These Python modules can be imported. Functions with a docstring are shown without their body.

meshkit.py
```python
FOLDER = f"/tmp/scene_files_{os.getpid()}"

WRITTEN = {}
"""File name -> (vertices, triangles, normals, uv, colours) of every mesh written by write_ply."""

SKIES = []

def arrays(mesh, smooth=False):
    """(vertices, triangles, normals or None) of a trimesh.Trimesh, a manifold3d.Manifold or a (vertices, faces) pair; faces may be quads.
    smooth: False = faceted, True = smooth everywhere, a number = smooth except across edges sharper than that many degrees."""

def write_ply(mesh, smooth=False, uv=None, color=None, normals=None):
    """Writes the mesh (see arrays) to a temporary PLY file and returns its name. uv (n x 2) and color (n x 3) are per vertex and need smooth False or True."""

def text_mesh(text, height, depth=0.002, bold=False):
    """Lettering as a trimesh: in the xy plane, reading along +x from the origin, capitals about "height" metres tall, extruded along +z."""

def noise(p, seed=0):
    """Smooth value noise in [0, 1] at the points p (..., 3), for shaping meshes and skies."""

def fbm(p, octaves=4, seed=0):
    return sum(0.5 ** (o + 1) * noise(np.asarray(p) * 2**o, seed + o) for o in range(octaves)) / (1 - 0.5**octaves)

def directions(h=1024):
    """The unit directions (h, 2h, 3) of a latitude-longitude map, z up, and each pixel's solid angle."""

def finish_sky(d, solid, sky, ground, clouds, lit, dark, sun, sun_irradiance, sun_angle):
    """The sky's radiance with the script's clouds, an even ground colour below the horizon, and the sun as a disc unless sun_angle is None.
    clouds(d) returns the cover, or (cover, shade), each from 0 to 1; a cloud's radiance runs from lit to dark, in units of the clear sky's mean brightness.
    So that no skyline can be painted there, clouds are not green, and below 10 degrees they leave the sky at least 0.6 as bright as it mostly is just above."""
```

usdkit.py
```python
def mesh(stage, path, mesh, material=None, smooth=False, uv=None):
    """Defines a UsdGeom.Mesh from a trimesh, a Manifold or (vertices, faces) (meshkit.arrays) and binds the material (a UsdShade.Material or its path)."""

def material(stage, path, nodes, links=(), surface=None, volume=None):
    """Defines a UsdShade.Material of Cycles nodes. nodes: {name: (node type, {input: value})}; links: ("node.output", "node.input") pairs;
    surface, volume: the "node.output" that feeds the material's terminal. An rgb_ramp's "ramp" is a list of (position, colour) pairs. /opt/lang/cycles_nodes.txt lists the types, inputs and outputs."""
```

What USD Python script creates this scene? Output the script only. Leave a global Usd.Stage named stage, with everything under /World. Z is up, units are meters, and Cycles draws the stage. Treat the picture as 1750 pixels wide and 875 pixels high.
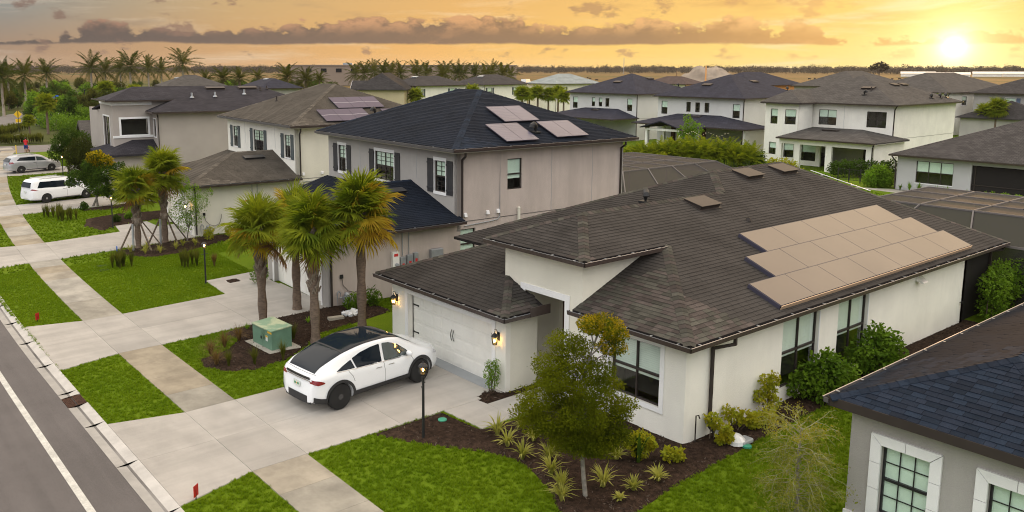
import math, random
import numpy as np
import trimesh
import manifold3d as m3
from shapely.geometry import Polygon, Point, box as sbox, LineString
from shapely.ops import triangulate, unary_union
from pxr import Usd, UsdGeom, UsdLux, UsdShade, Gf, Sdf, Vt
import usdkit, meshkit

stage = Usd.Stage.CreateInMemory()
UsdGeom.SetStageUpAxis(stage, 'Z')
UsdGeom.Xform.Define(stage, '/World')
UsdGeom.Scope.Define(stage, '/World/Looks')
rnd = random.Random(7)
rng = np.random.default_rng(7)

# ------------------------------------------------------------------ camera
EYE = np.array([0., 0., 10.])
def _rot(yaw, pitch, roll):
    f = np.array([math.cos(pitch)*math.cos(yaw), math.cos(pitch)*math.sin(yaw), -math.sin(pitch)])
    r = np.cross(f, [0, 0, 1]); r /= np.linalg.norm(r); u = np.cross(r, f)
    return f, r*math.cos(roll)+u*math.sin(roll), -r*math.sin(roll)+u*math.cos(roll)
FWD, RGT, UPV = _rot(0.90120, 0.15714, 0.00106)
cam = UsdGeom.Camera.Define(stage, '/World/camera')
cam.CreateHorizontalApertureAttr(36.0); cam.CreateVerticalApertureAttr(18.0)
cam.CreateFocalLengthAttr(29.4)
cam.CreateHorizontalApertureOffsetAttr(1.81); cam.CreateVerticalApertureOffsetAttr(-1.997)
cam.CreateClippingRangeAttr(Gf.Vec2f(0.1, 20000))
_m = Gf.Matrix4d(*RGT, 0, *UPV, 0, *(-FWD), 0, *EYE, 1)
cam.AddTransformOp().Set(_m)
CL_A, CL_B = (4.57, 3.47, 0.), (3.16, 5.27, .4)
cam.CreateExposureAttr(0.2)

# ------------------------------------------------------------------ node graphs
class Graph:
    def __init__(s): s.n = {}; s.l = []; s.k = 0
    def add(s, kind, out, **inp):
        s.k += 1; name = 'n%d' % s.k; vals = {}
        for k, v in inp.items():
            if isinstance(v, str) and '.' in v: s.l.append((v, name+'.'+k))
            else: vals[k] = v
        s.n[name] = (kind, vals)
        return name+'.'+out
    def m(s, t, a, b=0.5, c=0.0, clamp=False): return s.add('math', 'value', math_type=t, value1=a, value2=b, value3=c, use_clamp=clamp)
    def mix(s, f, a, b, t='mix'): return s.add('mix', 'color', mix_type=t, fac=f, color1=a, color2=b)
    def ss(s, v, a, b): return s.add('map_range', 'result', range_type='smoothstep', value=v, from_min=a, from_max=b, to_min=0., to_max=1., clamp=True)
    def lin(s, v, a, b, c=0., d=1.): return s.add('map_range', 'result', range_type='linear', value=v, from_min=a, from_max=b, to_min=c, to_max=d, clamp=True)
    def ramp(s, f, *stops): return s.add('rgb_ramp', 'color', fac=f, ramp=list(stops))
    def noise(s, vec, scale, detail=2., rough=0.5, out='fac', dist=0.): return s.add('noise_texture', out, vector=vec, scale=scale, detail=detail, roughness=rough, distortion=dist)
    def make(s, path, surface=None, volume=None): return usdkit.material(stage, '/World/Looks/'+path, s.n, s.l, surface, volume)

# ------------------------------------------------------------------ sky, sun
SUN_EL, SUN_AZ = math.radians(2.6), math.radians(21.5)      # azimuth from +x towards +y
SUN = np.array([math.cos(SUN_EL)*math.cos(SUN_AZ), math.cos(SUN_EL)*math.sin(SUN_AZ), math.sin(SUN_EL)])
GLOW_EL = math.radians(1.2)
def make_sky():
    g = Graph()
    d = g.add('texture_coordinate', 'generated')
    def sep(o):
        return g.add('separate_xyz', o, vector=d)
    x, y, z = sep('x'), sep('y'), sep('z')
    el = g.m('multiply', g.m('arcsine', z), 57.2958)
    hor = g.m('sqrt', g.m('add', g.m('multiply', x, x), g.m('multiply', y, y)))
    ca = g.m('divide', g.m('add', g.m('multiply', x, math.cos(SUN_AZ)), g.m('multiply', y, math.sin(SUN_AZ))), g.m('maximum', hor, 1e-4))
    t = g.m('divide', g.m('multiply', g.m('arccosine', g.m('minimum', g.m('maximum', ca, -1.), 1.)), 57.2958), 180.)
    A = lambda deg: deg/180.
    low = g.ramp(t, (0, (1.0, .80, .30)), (A(8), (1.0, .74, .22)), (A(20), (1.0, .63, .16)), (A(32), (.88, .48, .14)), (A(45), (.62, .35, .15)), (A(60), (.34, .225, .15)), (A(100), (.36, .30, .30)), (1, (.42, .40, .46)))
    up = g.ramp(t, (0, (1.0, .66, .17)), (A(12), (1.0, .62, .18)), (A(30), (.82, .47, .16)), (A(45), (.60, .40, .19)), (A(58), (.27, .29, .27)), (A(100), (.36, .38, .42)), (1, (.48, .48, .55)))
    base = g.mix(g.ss(el, .3, 4.6), low, up)
    # thin high streaks
    st = g.noise(g.add('mapping', 'vector', vector=d, scale=(1., 1., 9.)), 5.5, 5., .62, dist=.4)
    cream = g.ramp(t, (0, (1.0, .86, .50)), (A(25), (.98, .66, .33)), (A(50), (.66, .50, .34)), (A(70), (.50, .48, .46)), (1, (.55, .55, .6)))
    base = g.mix(g.m('multiply', g.ss(st, .50, .72), .75), base, cream)
    dim = g.ramp(t, (0, (.86, .50, .14)), (A(25), (.66, .37, .14)), (A(45), (.40, .28, .17)), (A(60), (.22, .19, .165)), (1, (.30, .30, .33)))
    st2 = g.noise(g.add('mapping', 'vector', vector=d, location=(3., 7., 1.), scale=(1., 1., 7.)), 7., 4., .55)
    base = g.mix(g.m('multiply', g.ss(st2, .52, .70), g.m('multiply', .6, g.ss(el, 1.2, 3.))), base, dim)
    # the sky above: even, lit, thinly clouded
    atm = g.add('sky_texture', 'color', sky_type='single_scattering', sun_disc=False, sun_elevation=SUN_EL, sun_rotation=math.atan2(SUN[0], SUN[1]), altitude=0., vector=d)
    veil = g.ramp(t, (0, (1.80, 1.36, .90)), (A(40), (1.55, 1.30, 1.04)), (A(90), (1.30, 1.27, 1.20)), (1, (1.28, 1.27, 1.25)))
    hi = g.mix(.10, veil, g.mix(1., atm, (.10, .10, .10), 'multiply'))
    puff = g.noise(g.add('mapping', 'vector', vector=d, location=(.4, .1, 0.), scale=(1., 1., 2.2)), 4., 5., .55)
    hi = g.mix(g.m('multiply', g.ss(puff, .42, .62), .6), hi, g.mix(1., hi, (.50, .48, .50), 'multiply'))
    base = g.mix(1., base, (.90, .90, .90), 'multiply'); base = g.mix(g.ss(el, 4.5, 30.), base, hi)
    # cloud bank: flat base, heaped tops
    dv = g.add('mapping', 'vector', vector=d, scale=(1., 1., 1.7))
    slow = g.noise(g.add('mapping', 'vector', vector=d, location=CL_A, scale=(1., 1., .2)), 4.2, 2., .5)
    fb = g.noise(dv, 34., 7., .58)
    lump = g.noise(g.add('mapping', 'vector', vector=d, location=CL_B, scale=(1., 1., 1.2)), 9., 3., .5)
    bse = g.m('add', 1.38, g.m('multiply', g.m('subtract', slow, .5), .9))
    top = g.m('add', bse, g.m('add', .16, g.m('multiply', g.m('power', g.lin(slow, .36, .64), 1.3), 1.5)))
    top = g.m('add', top, g.m('multiply', g.m('subtract', lump, .43), 3.8))
    hgt = g.m('subtract', g.m('add', top, g.m('multiply', g.m('subtract', fb, .5), 3.0)), el)
    alpha = g.m('multiply', g.ss(g.m('add', g.m('subtract', el, bse), g.m('multiply', g.m('subtract', fb, .5), .25)), -.04, .14), g.ss(hgt, -.02, .30))
    dark = g.ramp(t, (0, (.92, .47, .12)), (A(7), (.68, .36, .115)), (A(18), (.34, .20, .10)), (A(35), (.20, .132, .092)), (A(48), (.13, .098, .085)), (A(60), (.085, .073, .07)), (1, (.30, .30, .34)))
    lit = g.ramp(t, (0, (1.0, .70, .25)), (A(12), (.92, .52, .2)), (A(28), (.68, .36, .16)), (A(45), (.50, .27, .16)), (A(60), (.36, .20, .14)), (1, (.5, .48, .5)))
    litf = g.m('multiply', g.ss(g.m('subtract', el, bse), .35, 1.7), g.ss(fb, .40, .62))
    cc = g.mix(g.m('multiply', litf, .95), dark, lit)
    col = g.mix(g.m('multiply', alpha, .95), base, cc)
    # scattered small clouds, above and below the bank
    sc = g.noise(g.add('mapping', 'vector', vector=d, location=(5.3, 2.1, .7), scale=(1., 1., 2.1)), 20., 6., .6)
    win = g.m('multiply', g.ss(el, .35, .7), g.m('subtract', 1., g.ss(el, 5.5, 9.)))
    a2 = g.m('multiply', g.m('multiply', g.ss(sc, .565, .66), win), .8)
    col = g.mix(a2, col, g.mix(.35, dark, lit))
    # the sun's glare
    dot = g.m('add', g.m('add', g.m('multiply', x, math.cos(GLOW_EL)*math.cos(SUN_AZ)), g.m('multiply', y, math.cos(GLOW_EL)*math.sin(SUN_AZ))), g.m('multiply', z, math.sin(GLOW_EL)))
    th = g.m('multiply', g.m('arccosine', g.m('minimum', dot, 1.)), 57.2958)
    g1 = g.m('multiply', g.m('exponent', g.m('divide', th, -.40)), 2.2)
    g2 = g.m('multiply', g.m('exponent', g.m('divide', th, -1.5)), .85)
    g3 = g.m('multiply', g.m('exponent', g.m('divide', th, -5.)), .16)
    col = g.mix(1., col, g.mix(1., (1., .93, .75), g.add('combine_xyz', 'vector', x=g1, y=g1, z=g1), 'multiply'), 'add')
    col = g.mix(1., col, g.mix(1., (1., .86, .50), g.add('combine_xyz', 'vector', x=g2, y=g2, z=g2), 'multiply'), 'add')
    col = g.mix(1., col, g.mix(1., (1., .62, .22), g.add('combine_xyz', 'vector', x=g3, y=g3, z=g3), 'multiply'), 'add')
    grd = g.mix(g.ss(el, -.6, -.1), (.22, .16, .09), col)
    b = g.add('background_shader', 'background', color=g.mix(1., grd, (10., 10., 10.), 'multiply'), strength=.1)
    return g.make('sky_look', b)
sky = UsdLux.DomeLight.Define(stage, '/World/sky')
sky.CreateIntensityAttr(1.0)
UsdShade.MaterialBindingAPI.Apply(sky.GetPrim()).Bind(make_sky())
sun = UsdLux.DistantLight.Define(stage, '/World/sun')
sun.CreateIntensityAttr(0.3); sun.CreateAngleAttr(1.5); sun.CreateColorAttr(Gf.Vec3f(1.0, .56, .24))
sun.CreateNormalizeAttr(True)
_z = SUN; _x = np.cross([0, 0, 1], _z); _x /= np.linalg.norm(_x); _y = np.cross(_z, _x)
sun.AddTransformOp().Set(Gf.Matrix4d(*_x, 0, *_y, 0, *_z, 0, 0, 0, 300, 1))

# ------------------------------------------------------------------ scene tree helpers
_used = set(); LOC = {}
def numbered(path):
    p, k = path, 0
    while p in _used: k += 1; p = '%s_%03d' % (path, k)
    _used.add(p); return p
def say(prim, label=None, cat=None, group=None, kind=None):
    for k, v in (('label', label), ('category', cat), ('group', group), ('kind', kind)):
        if v: prim.SetCustomDataByKey(k, v)
def thing(name, label, cat, loc=(0, 0, 0), yaw=0., group=None, world=False, kind=None):
    """A thing's Xform. world: its parts are given in world metres and moved to the thing's base."""
    p = numbered('/World/'+name); x = UsdGeom.Xform.Define(stage, p)
    x.AddTranslateOp().Set(Gf.Vec3d(*map(float, loc)))
    if yaw: x.AddRotateZOp().Set(float(yaw))
    say(x.GetPrim(), label, cat, group, kind)
    LOC[p] = np.array(loc, float) if world else np.zeros(3)
    return p
def sub(parent, name, label=None, kind=None):
    p = numbered(parent+'/'+name); x = UsdGeom.Xform.Define(stage, p); LOC[p] = LOC[parent]; say(x.GetPrim(), label, None, None, kind); return p
def obj(name, mesh, mat, parent='/World', label=None, cat=None, group=None, kind=None, smooth=False):
    p = numbered(parent+'/'+name)
    v, f = mesh.arr() if isinstance(mesh, MB) else meshkit.arrays(mesh)[:2]
    if len(f) == 0: return None
    off = LOC.get(parent, np.zeros(3)); LOC[p] = off
    usdkit.mesh(stage, p, (v-off, f), mat, smooth=smooth)
    say(stage.GetPrimAtPath(p), label, cat, group, kind)
    return p
def copy_of(src, name, loc, yaw, label, cat, group=None, scale=1., tilt=None):
    p = numbered('/World/'+name); x = UsdGeom.Xform.Define(stage, p)
    x.AddTranslateOp().Set(Gf.Vec3d(*map(float, loc)))
    if yaw: x.AddRotateZOp().Set(float(yaw))
    if scale != 1.: x.AddScaleOp().Set(Gf.Vec3f(*([scale]*3 if np.ndim(scale) == 0 else scale)))
    x.GetPrim().GetReferences().AddInternalReference(src); x.GetPrim().SetInstanceable(True)
    say(x.GetPrim(), label, cat, group); return p

stage.CreateClassPrim('/Protos')
def proto(name):
    p = numbered('/Protos/'+name); stage.DefinePrim(p, 'Xform'); LOC[p] = np.zeros(3); return p

class MB:
    """Collects polygons, boxes, bars and tubes into one mesh."""
    def __init__(s): s.v = []; s.f = []; s.n = 0
    def add(s, v, f):
        v = np.asarray(v, float); f = np.asarray(f, int)
        if len(f) == 0: return s
        if f.shape[1] == 4: f = np.vstack([f[:, [0, 1, 2]], f[:, [0, 2, 3]]])
        s.v.append(v); s.f.append(f+s.n); s.n += len(v); return s
    def arr(s):
        if not s.v: return np.zeros((0, 3)), np.zeros((0, 3), int)
        return np.vstack(s.v), np.vstack(s.f)
    def tm(s, mesh, M=None):
        v = np.array(mesh.vertices)
        if M is not None: v = v@np.asarray(M)[:3, :3].T+np.asarray(M)[:3, 3]
        return s.add(v, mesh.faces)
    def poly(s, pts):
        pts = np.asarray(pts, float); n = len(pts)
        return s.add(pts, [[0, i, i+1] for i in range(1, n-1)])
    def prism(s, pts, vec):
        """Convex polygon pts pushed along vec, closed."""
        a = np.asarray(pts, float); b = a+np.asarray(vec, float); n = len(a)
        f = [[0, i+1, i] for i in range(1, n-1)]+[[n, n+i, n+i+1] for i in range(1, n-1)]
        for i in range(n):
            j = (i+1) % n; f += [[i, j, n+j], [i, n+j, n+i]]
        if np.dot(np.cross(a[1]-a[0], a[2]-a[0]), vec) < 0: f = [t[::-1] for t in f]
        return s.add(np.vstack([a, b]), f)
    def box(s, lo, hi):
        x0, y0, z0 = lo; x1, y1, z1 = hi
        return s.prism([(x0, y0, z0), (x1, y0, z0), (x1, y1, z0), (x0, y1, z0)], (0, 0, z1-z0))
    def bar(s, a, b, w, h=None, up=(0, 0, 1)):
        """Rectangular bar from a to b, w wide across, h tall along up."""
        a, b, up = (np.asarray(q, float) for q in (a, b, up)); h = h or w
        t = (b-a)/np.linalg.norm(b-a); c = np.cross(t, up)
        if np.linalg.norm(c) < 1e-6: c = np.cross(t, [1, 0, 0])
        c /= np.linalg.norm(c); u = np.cross(c, t)
        q = [a+c*w/2*i+u*h/2*j for i, j in ((-1, -1), (1, -1), (1, 1), (-1, 1))]
        return s.prism(q, b-a)
    def tube(s, pts, r, n=8, caps=True):
        p = np.asarray(pts, float); r = np.broadcast_to(np.asarray(r, float), (len(p),))
        t = np.gradient(p, axis=0); t /= np.linalg.norm(t, axis=1, keepdims=True)+1e-12
        ref = np.array([0, 0, 1.]) if abs(t[:, 2]).mean() < .8 else np.array([1., 0, 0])
        a = np.cross(t, ref); a /= np.linalg.norm(a, axis=1, keepdims=True)+1e-12; b = np.cross(t, a)
        ang = np.arange(n)*2*np.pi/n
        v = (p[:, None]+r[:, None, None]*(np.cos(ang)[None, :, None]*a[:, None]+np.sin(ang)[None, :, None]*b[:, None])).reshape(-1, 3)
        f = []
        for i in range(len(p)-1):
            for j in range(n):
                k = (j+1) % n; q = [i*n+j, (i+1)*n+j, (i+1)*n+k, i*n+k]
                f += [[q[0], q[2], q[1]], [q[0], q[3], q[2]]]
        if caps:
            e = (len(p)-1)*n
            f += [[0, j, j+1] for j in range(1, n-1)]+[[e, e+j+1, e+j] for j in range(1, n-1)]
        return s.add(v, np.array(f)[:, ::-1])
    def lathe(s, prof, c=(0, 0, 0), n=12):
        """Profile of (radius, z) turned about a vertical axis at c."""
        prof = np.asarray(prof, float); ang = np.arange(n)*2*np.pi/n; m = len(prof)
        v = np.stack([prof[:, None, 0]*np.cos(ang), prof[:, None, 0]*np.sin(ang), np.repeat(prof[:, 1:2], n, 1)], -1).reshape(-1, 3)+np.asarray(c, float)
        f = []
        for i in range(m-1):
            for j in range(n):
                k = (j+1) % n; f += [[i*n+j, i*n+k, (i+1)*n+k], [i*n+j, (i+1)*n+k, (i+1)*n+j]]
        f += [[0, j+1, j] for j in range(1, n-1)]+[[(m-1)*n, (m-1)*n+j, (m-1)*n+j+1] for j in range(1, n-1)]
        return s.add(v, f)
    def ball(s, c, r, sub_=1):
        m = trimesh.creation.icosphere(sub_, 1.0); return s.add(np.array(m.vertices)*np.asarray(r)+np.asarray(c, float), m.faces)
    def ext(s, poly, depth, fn):
        """shapely polygon (s, z) extruded by depth; fn maps arrays (s, z, d) to points."""
        for pg in getattr(poly, 'geoms', [poly]):
            if pg.area < 1e-6: continue
            m = trimesh.creation.extrude_polygon(pg, depth, engine='earcut')
            v = np.array(m.vertices); s.add(fn(v[:, 0], v[:, 1], v[:, 2]), m.faces)
        return s
def rotz(deg, loc=(0, 0, 0), sc=1.):
    a = math.radians(deg); M = np.eye(4); M[:3, :3] = np.array([[math.cos(a), -math.sin(a), 0], [math.sin(a), math.cos(a), 0], [0, 0, 1]])*sc; M[:3, 3] = loc; return M
def rounded(lo, hi, r=.03, seg=3):
    """A box with rounded edges."""
    lo, hi = np.asarray(lo, float), np.asarray(hi, float); sp = m3.Manifold.sphere(r, 4*seg)
    pts = [sp.translate([float(q) for q in c]) for c in [(x, y, z) for x in (lo[0]+r, hi[0]-r) for y in (lo[1]+r, hi[1]-r) for z in (lo[2]+r, hi[2]-r)]]
    return m3.Manifold.batch_hull(pts)

# ------------------------------------------------------------------ materials
MAT = {}
def mat(name, col, rough=.6, spec=.5, metal=0., var=.12, scale=2., bump=0., bscale=60., detail=4., emit=None, es=0., coat=0., stretch=None, rand=0., island=0., col2=None, cpos=(.35, .65), trans=0., fine=0., fscale=60., streak=None):
    """Principled surface whose colour wanders between two tones; optional grain, relief and per-object tone."""
    if name in MAT: return MAT[name]
    g = Graph(); pos = g.add('geometry', 'position')
    if stretch: pos = g.add('mapping', 'vector', vector=pos, scale=stretch)
    c = np.array(col, float)
    a = tuple(np.clip(c*(1-var), 0, 1)); b = tuple(np.clip(c*(1+var), 0, 1)) if col2 is None else tuple(col2)
    base = g.ramp(g.noise(pos, scale, detail, .6), (cpos[0], a), (cpos[1], b)) if (var or col2 is not None) else tuple(c)
    if fine:
        q = g.noise(pos, fscale, 2., .5); base = g.mix(1., base, g.ramp(q, (.3, (1-fine,)*3), (.7, (1+fine,)*3)), 'multiply')
    if streak:
        am, st_, sc_ = streak; q = g.noise(g.add('mapping', 'vector', vector=g.add('geometry', 'position'), scale=st_), sc_, 5., .65); base = g.mix(1., base, g.ramp(q, (.38, (1-am,)*3), (.58, (1., 1., 1.))), 'multiply')
    if rand:
        q = g.add('object_info', 'random'); base = g.mix(1., base, g.ramp(q, (0, (1-rand,)*3), (1, (1+rand,)*3)), 'multiply')
    if island:
        q = g.add('geometry', 'random_per_island'); base = g.mix(1., base, g.ramp(q, (0, (1-island,)*3), (1, (1+island,)*3)), 'multiply')
    kw = dict(base_color=base, roughness=rough, specular_ior_level=spec, metallic=metal)
    if coat: kw.update(coat_weight=coat, coat_roughness=.04)
    if emit: kw.update(emission_color=tuple(emit), emission_strength=es)
    if bump: kw['normal'] = g.add('bump', 'normal', height=g.noise(pos, bscale, 3., .6), strength=min(1., bump), distance=.02)
    out = g.add('principled_bsdf', 'BSDF', **kw)
    if trans:
        tr = g.add('translucent_bsdf', 'BSDF', color=g.mix(1., base, (1.5, 1.5, .7), 'multiply'))
        out = g.add('mix_closure', 'closure', fac=trans, closure1=out, closure2=tr)
    MAT[name] = g.make(name, out); return MAT[name]
def glass(name, tint=(.9, .95, .93), rough=.02, refl=(1, 1, 1), base=.0):
    if name in MAT: return MAT[name]
    g = Graph(); fr = g.add('layer_weight', 'facing', blend=.5)
    f2 = g.m('add', g.m('multiply', g.m('power', fr, 4.5), .9), base+.04, clamp=True)
    t = g.add('transparent_bsdf', 'BSDF', color=tint); r = g.add('glossy_bsdf', 'BSDF', color=refl, roughness=rough)
    MAT[name] = g.make(name, g.add('mix_closure', 'closure', fac=f2, closure1=t, closure2=r)); return MAT[name]
def screen(name, col=(.02, .02, .02), open_=.35):
    """Woven insect screen: partly see-through dark cloth."""
    if name in MAT: return MAT[name]
    g = Graph(); t = g.add('transparent_bsdf', 'BSDF'); d = g.add('principled_bsdf', 'BSDF', base_color=col, roughness=.7, specular_ior_level=.1)
    MAT[name] = g.make(name, g.add('mix_closure', 'closure', fac=1-open_, closure1=t, closure2=d)); return MAT[name]
def brickroof(name, c1, c2, mort, yaw=0.):
    """Shingle colouring for far roofs, where single shingles can no longer be told apart."""
    if name in MAT: return MAT[name]
    g = Graph(); pos = g.add('geometry', 'position'); n = g.add('geometry', 'normal')
    p = g.add('mapping', 'vector', vector=pos, rotation=(0, 0, -math.radians(yaw)))
    q = g.add('mapping', 'vector', vector=n, rotation=(0, 0, -math.radians(yaw)))
    def s(v, o): return g.add('separate_xyz', o, vector=v)
    side = g.m('greater_than', g.m('absolute', s(q, 'y')), g.m('absolute', s(q, 'x')))
    along = g.add('mix_float', 'result', fac=side, a=s(p, 'y'), b=s(p, 'x'))
    vec = g.add('combine_xyz', 'vector', x=along, y=g.m('multiply', s(p, 'z'), 2.7))
    br = g.add('brick_texture', 'color', vector=vec, color1=c1, color2=c2, mortar=mort, scale=1., mortar_size=.016, mortar_smooth=.4, brick_width=.34, row_height=.17, bias=-.1)
    br = g.mix(1., br, g.ramp(g.noise(pos, .9, 4.), (.3, (.85,)*3), (.7, (1.15,)*3)), 'multiply')
    MAT[name] = g.make(name, g.add('principled_bsdf', 'BSDF', base_color=br, roughness=.9, specular_ior_level=.1)); return MAT[name]
# ------------------------------------------------------------------ building helpers
class Wall:
    """A wall seen from outside: s runs left to right from p0 to p1, z up, d inwards."""
    def __init__(s, p0, p1):
        s.p0 = np.array([*p0, 0.]); d = np.array([*p1, 0.])-s.p0; s.L = np.linalg.norm(d); s.d = d/s.L; s.n = np.array([s.d[1], -s.d[0], 0]); s.holes = []
    def fn(s, a, z, d):
        a, z, d = np.broadcast_arrays(np.asarray(a, float), np.asarray(z, float), np.asarray(d, float))
        return s.p0+a[..., None]*s.d-d[..., None]*s.n+z[..., None]*np.array([0, 0, 1.])
    def bx(s, mb, a0, a1, z0, z1, d0, d1):
        c = [s.fn(a, z, d0) for a, z in ((a0, z0), (a1, z0), (a1, z1), (a0, z1))]
        return mb.prism(c, -s.n*(d1-d0))
    def build(s, parent, m, z0=0., z1=2.7, outline=None, th=.2, name='wall', inset=None):
        pg = Polygon(outline) if outline else sbox(0, z0, s.L, z1)
        if inset is None: inset = .2 if abs(s.d[0]) > .7 else 0.        # side walls butt against the walls that face the street
        if inset: pg = pg.intersection(sbox(inset, -9, s.L-inset, 99))
        for h in s.holes: pg = pg.difference(sbox(*h))
        return obj(name, MB().ext(pg, th, s.fn), m, parent)
def window(par, w, s0, s1, z0, z1, nl=1, blind='shade', drop=.5, rec=.08, frame='bronze', trim=None, munt=None, head=False, fixed=False, pane='pane_glass', name='window', tw=.11, bmat=None):
    """A sash window in wall w: frame with rails, panes, blinds, muntins, surround."""
    w.holes.append((s0, z0, s1, z1)); f = .045; mb = MB(); zm = (z0+z1)/2
    B = lambda a0, a1, b0, b1, d0=rec, d1=rec+.07: w.bx(mb, a0, a1, b0, b1, d0, d1)
    B(s0, s1, z0, z0+f); B(s0, s1, z1-f, z1); B(s0, s0+f, z0+f, z1-f); B(s1-f, s1, z0+f, z1-f)
    lw = (s1-s0-f)/nl
    for i in range(1, nl): B(s0+i*lw, s0+i*lw+f, z0+f, z1-f)
    if not fixed:
        for i in range(nl): B(s0+f+i*lw, s0+i*lw+lw, zm-.03, zm+.03, rec-.012, rec+.058)
    p = obj(name, mb, MATS[frame], par)
    for i in range(nl):
        a0, a1 = s0+f+i*lw, s0+i*lw+lw
        for b0, b1 in (((z0+f, z1-f),) if fixed else ((z0+f, zm-.03), (zm+.03, z1-f))):
            q = MB(); w.bx(q, a0, a1, b0, b1, rec+.03, rec+.036); obj('pane', q, MATS[pane], p)
            if munt and (munt[2] if len(munt) > 2 else True) and (b0 > z0+f or len(munt) < 4):
                q = MB()
                for c in range(1, munt[0]): x = a0+(a1-a0)*c/munt[0]; w.bx(q, x-.011, x+.011, b0, b1, rec+.012, rec+.028)
                for c in range(1, munt[1]): z = b0+(b1-b0)*c/munt[1]; w.bx(q, a0, a1, z-.011, z+.011, rec+.014, rec+.027)
                obj('muntin', q, MATS[frame], p)
        if blind == 'shade':
            q = MB(); w.bx(q, a0, a1, z1-f-(z1-z0)*drop, z1-f, rec+.05, rec+.056); obj('blind', q, bmat or MATS['shade'], p)
        elif blind == 'slats':
            q = MB(); k = max(3, int((z1-z0)*drop/.06)); zb = z1-f-(z1-z0)*drop
            for c in range(k):
                z = z1-f-.03-c*.06
                a = [w.fn(x, zz, d) for x, zz, d in ((a0+.01, z+.024, rec+.078), (a1-.01, z+.024, rec+.078), (a1-.01, z-.024, rec+.055), (a0+.01, z-.024, rec+.055))]
                q.poly(a)
            w.bx(q, a0+.01, a1-.01, zb-.09, zb-.005, rec+.055, rec+.075)
            obj('blind', q, bmat or MATS['slat'], p)
    if trim:
        q = MB(); t = tw
        if trim == 'full':
            w.bx(q, s0-t, s1+t, z1, z1+t, -.025, .0); w.bx(q, s0-t, s1+t, z0-t, z0, -.025, .0); w.bx(q, s0-t, s0, z0, z1, -.024, .0); w.bx(q, s1, s1+t, z0, z1, -.024, .0)
        elif trim == 'ends':
            w.bx(q, s0-.08, s1+.08, z1, z1+.16, -.03, .0); w.bx(q, s0-.08, s1+.08, z0-.14, z0, -.03, .0); w.bx(q, s0-.05, s0, z0, z1, -.02, .0); w.bx(q, s1, s1+.05, z0, z1, -.02, .0)
        elif trim == 'sill':
            w.bx(q, s0-.03, s1+.03, z0-.07, z0, -.03, .0)
        obj('trim', q, MATS['white_trim'], p)
    if not head:
        q = MB(); k = min(.3, (s1-s0)/3)                             # near-black board: shade of the unlit room put into its colour
        w.bx(q, s0-.02, s1+.02, z0-.02, z1+.02, .62, .64); obj('room_wall', q, MATS['room'], p)
    return p
def shutter(par, w, a0, a1, z0, z1, m):
    """Board and batten shutter: three boards and two battens."""
    mb = MB(); n = 3; bw = (a1-a0)/n
    p = None
    for i in range(n): w.bx(mb, a0+i*bw+.006, a0+(i+1)*bw-.006, z0, z1, -.03, -.003)
    for z in (z0+.16, z1-.24): w.bx(mb, a0-.01, a1+.01, z, z+.09, -.05, -.031)
    return obj('shutter', mb, m, par)
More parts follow.
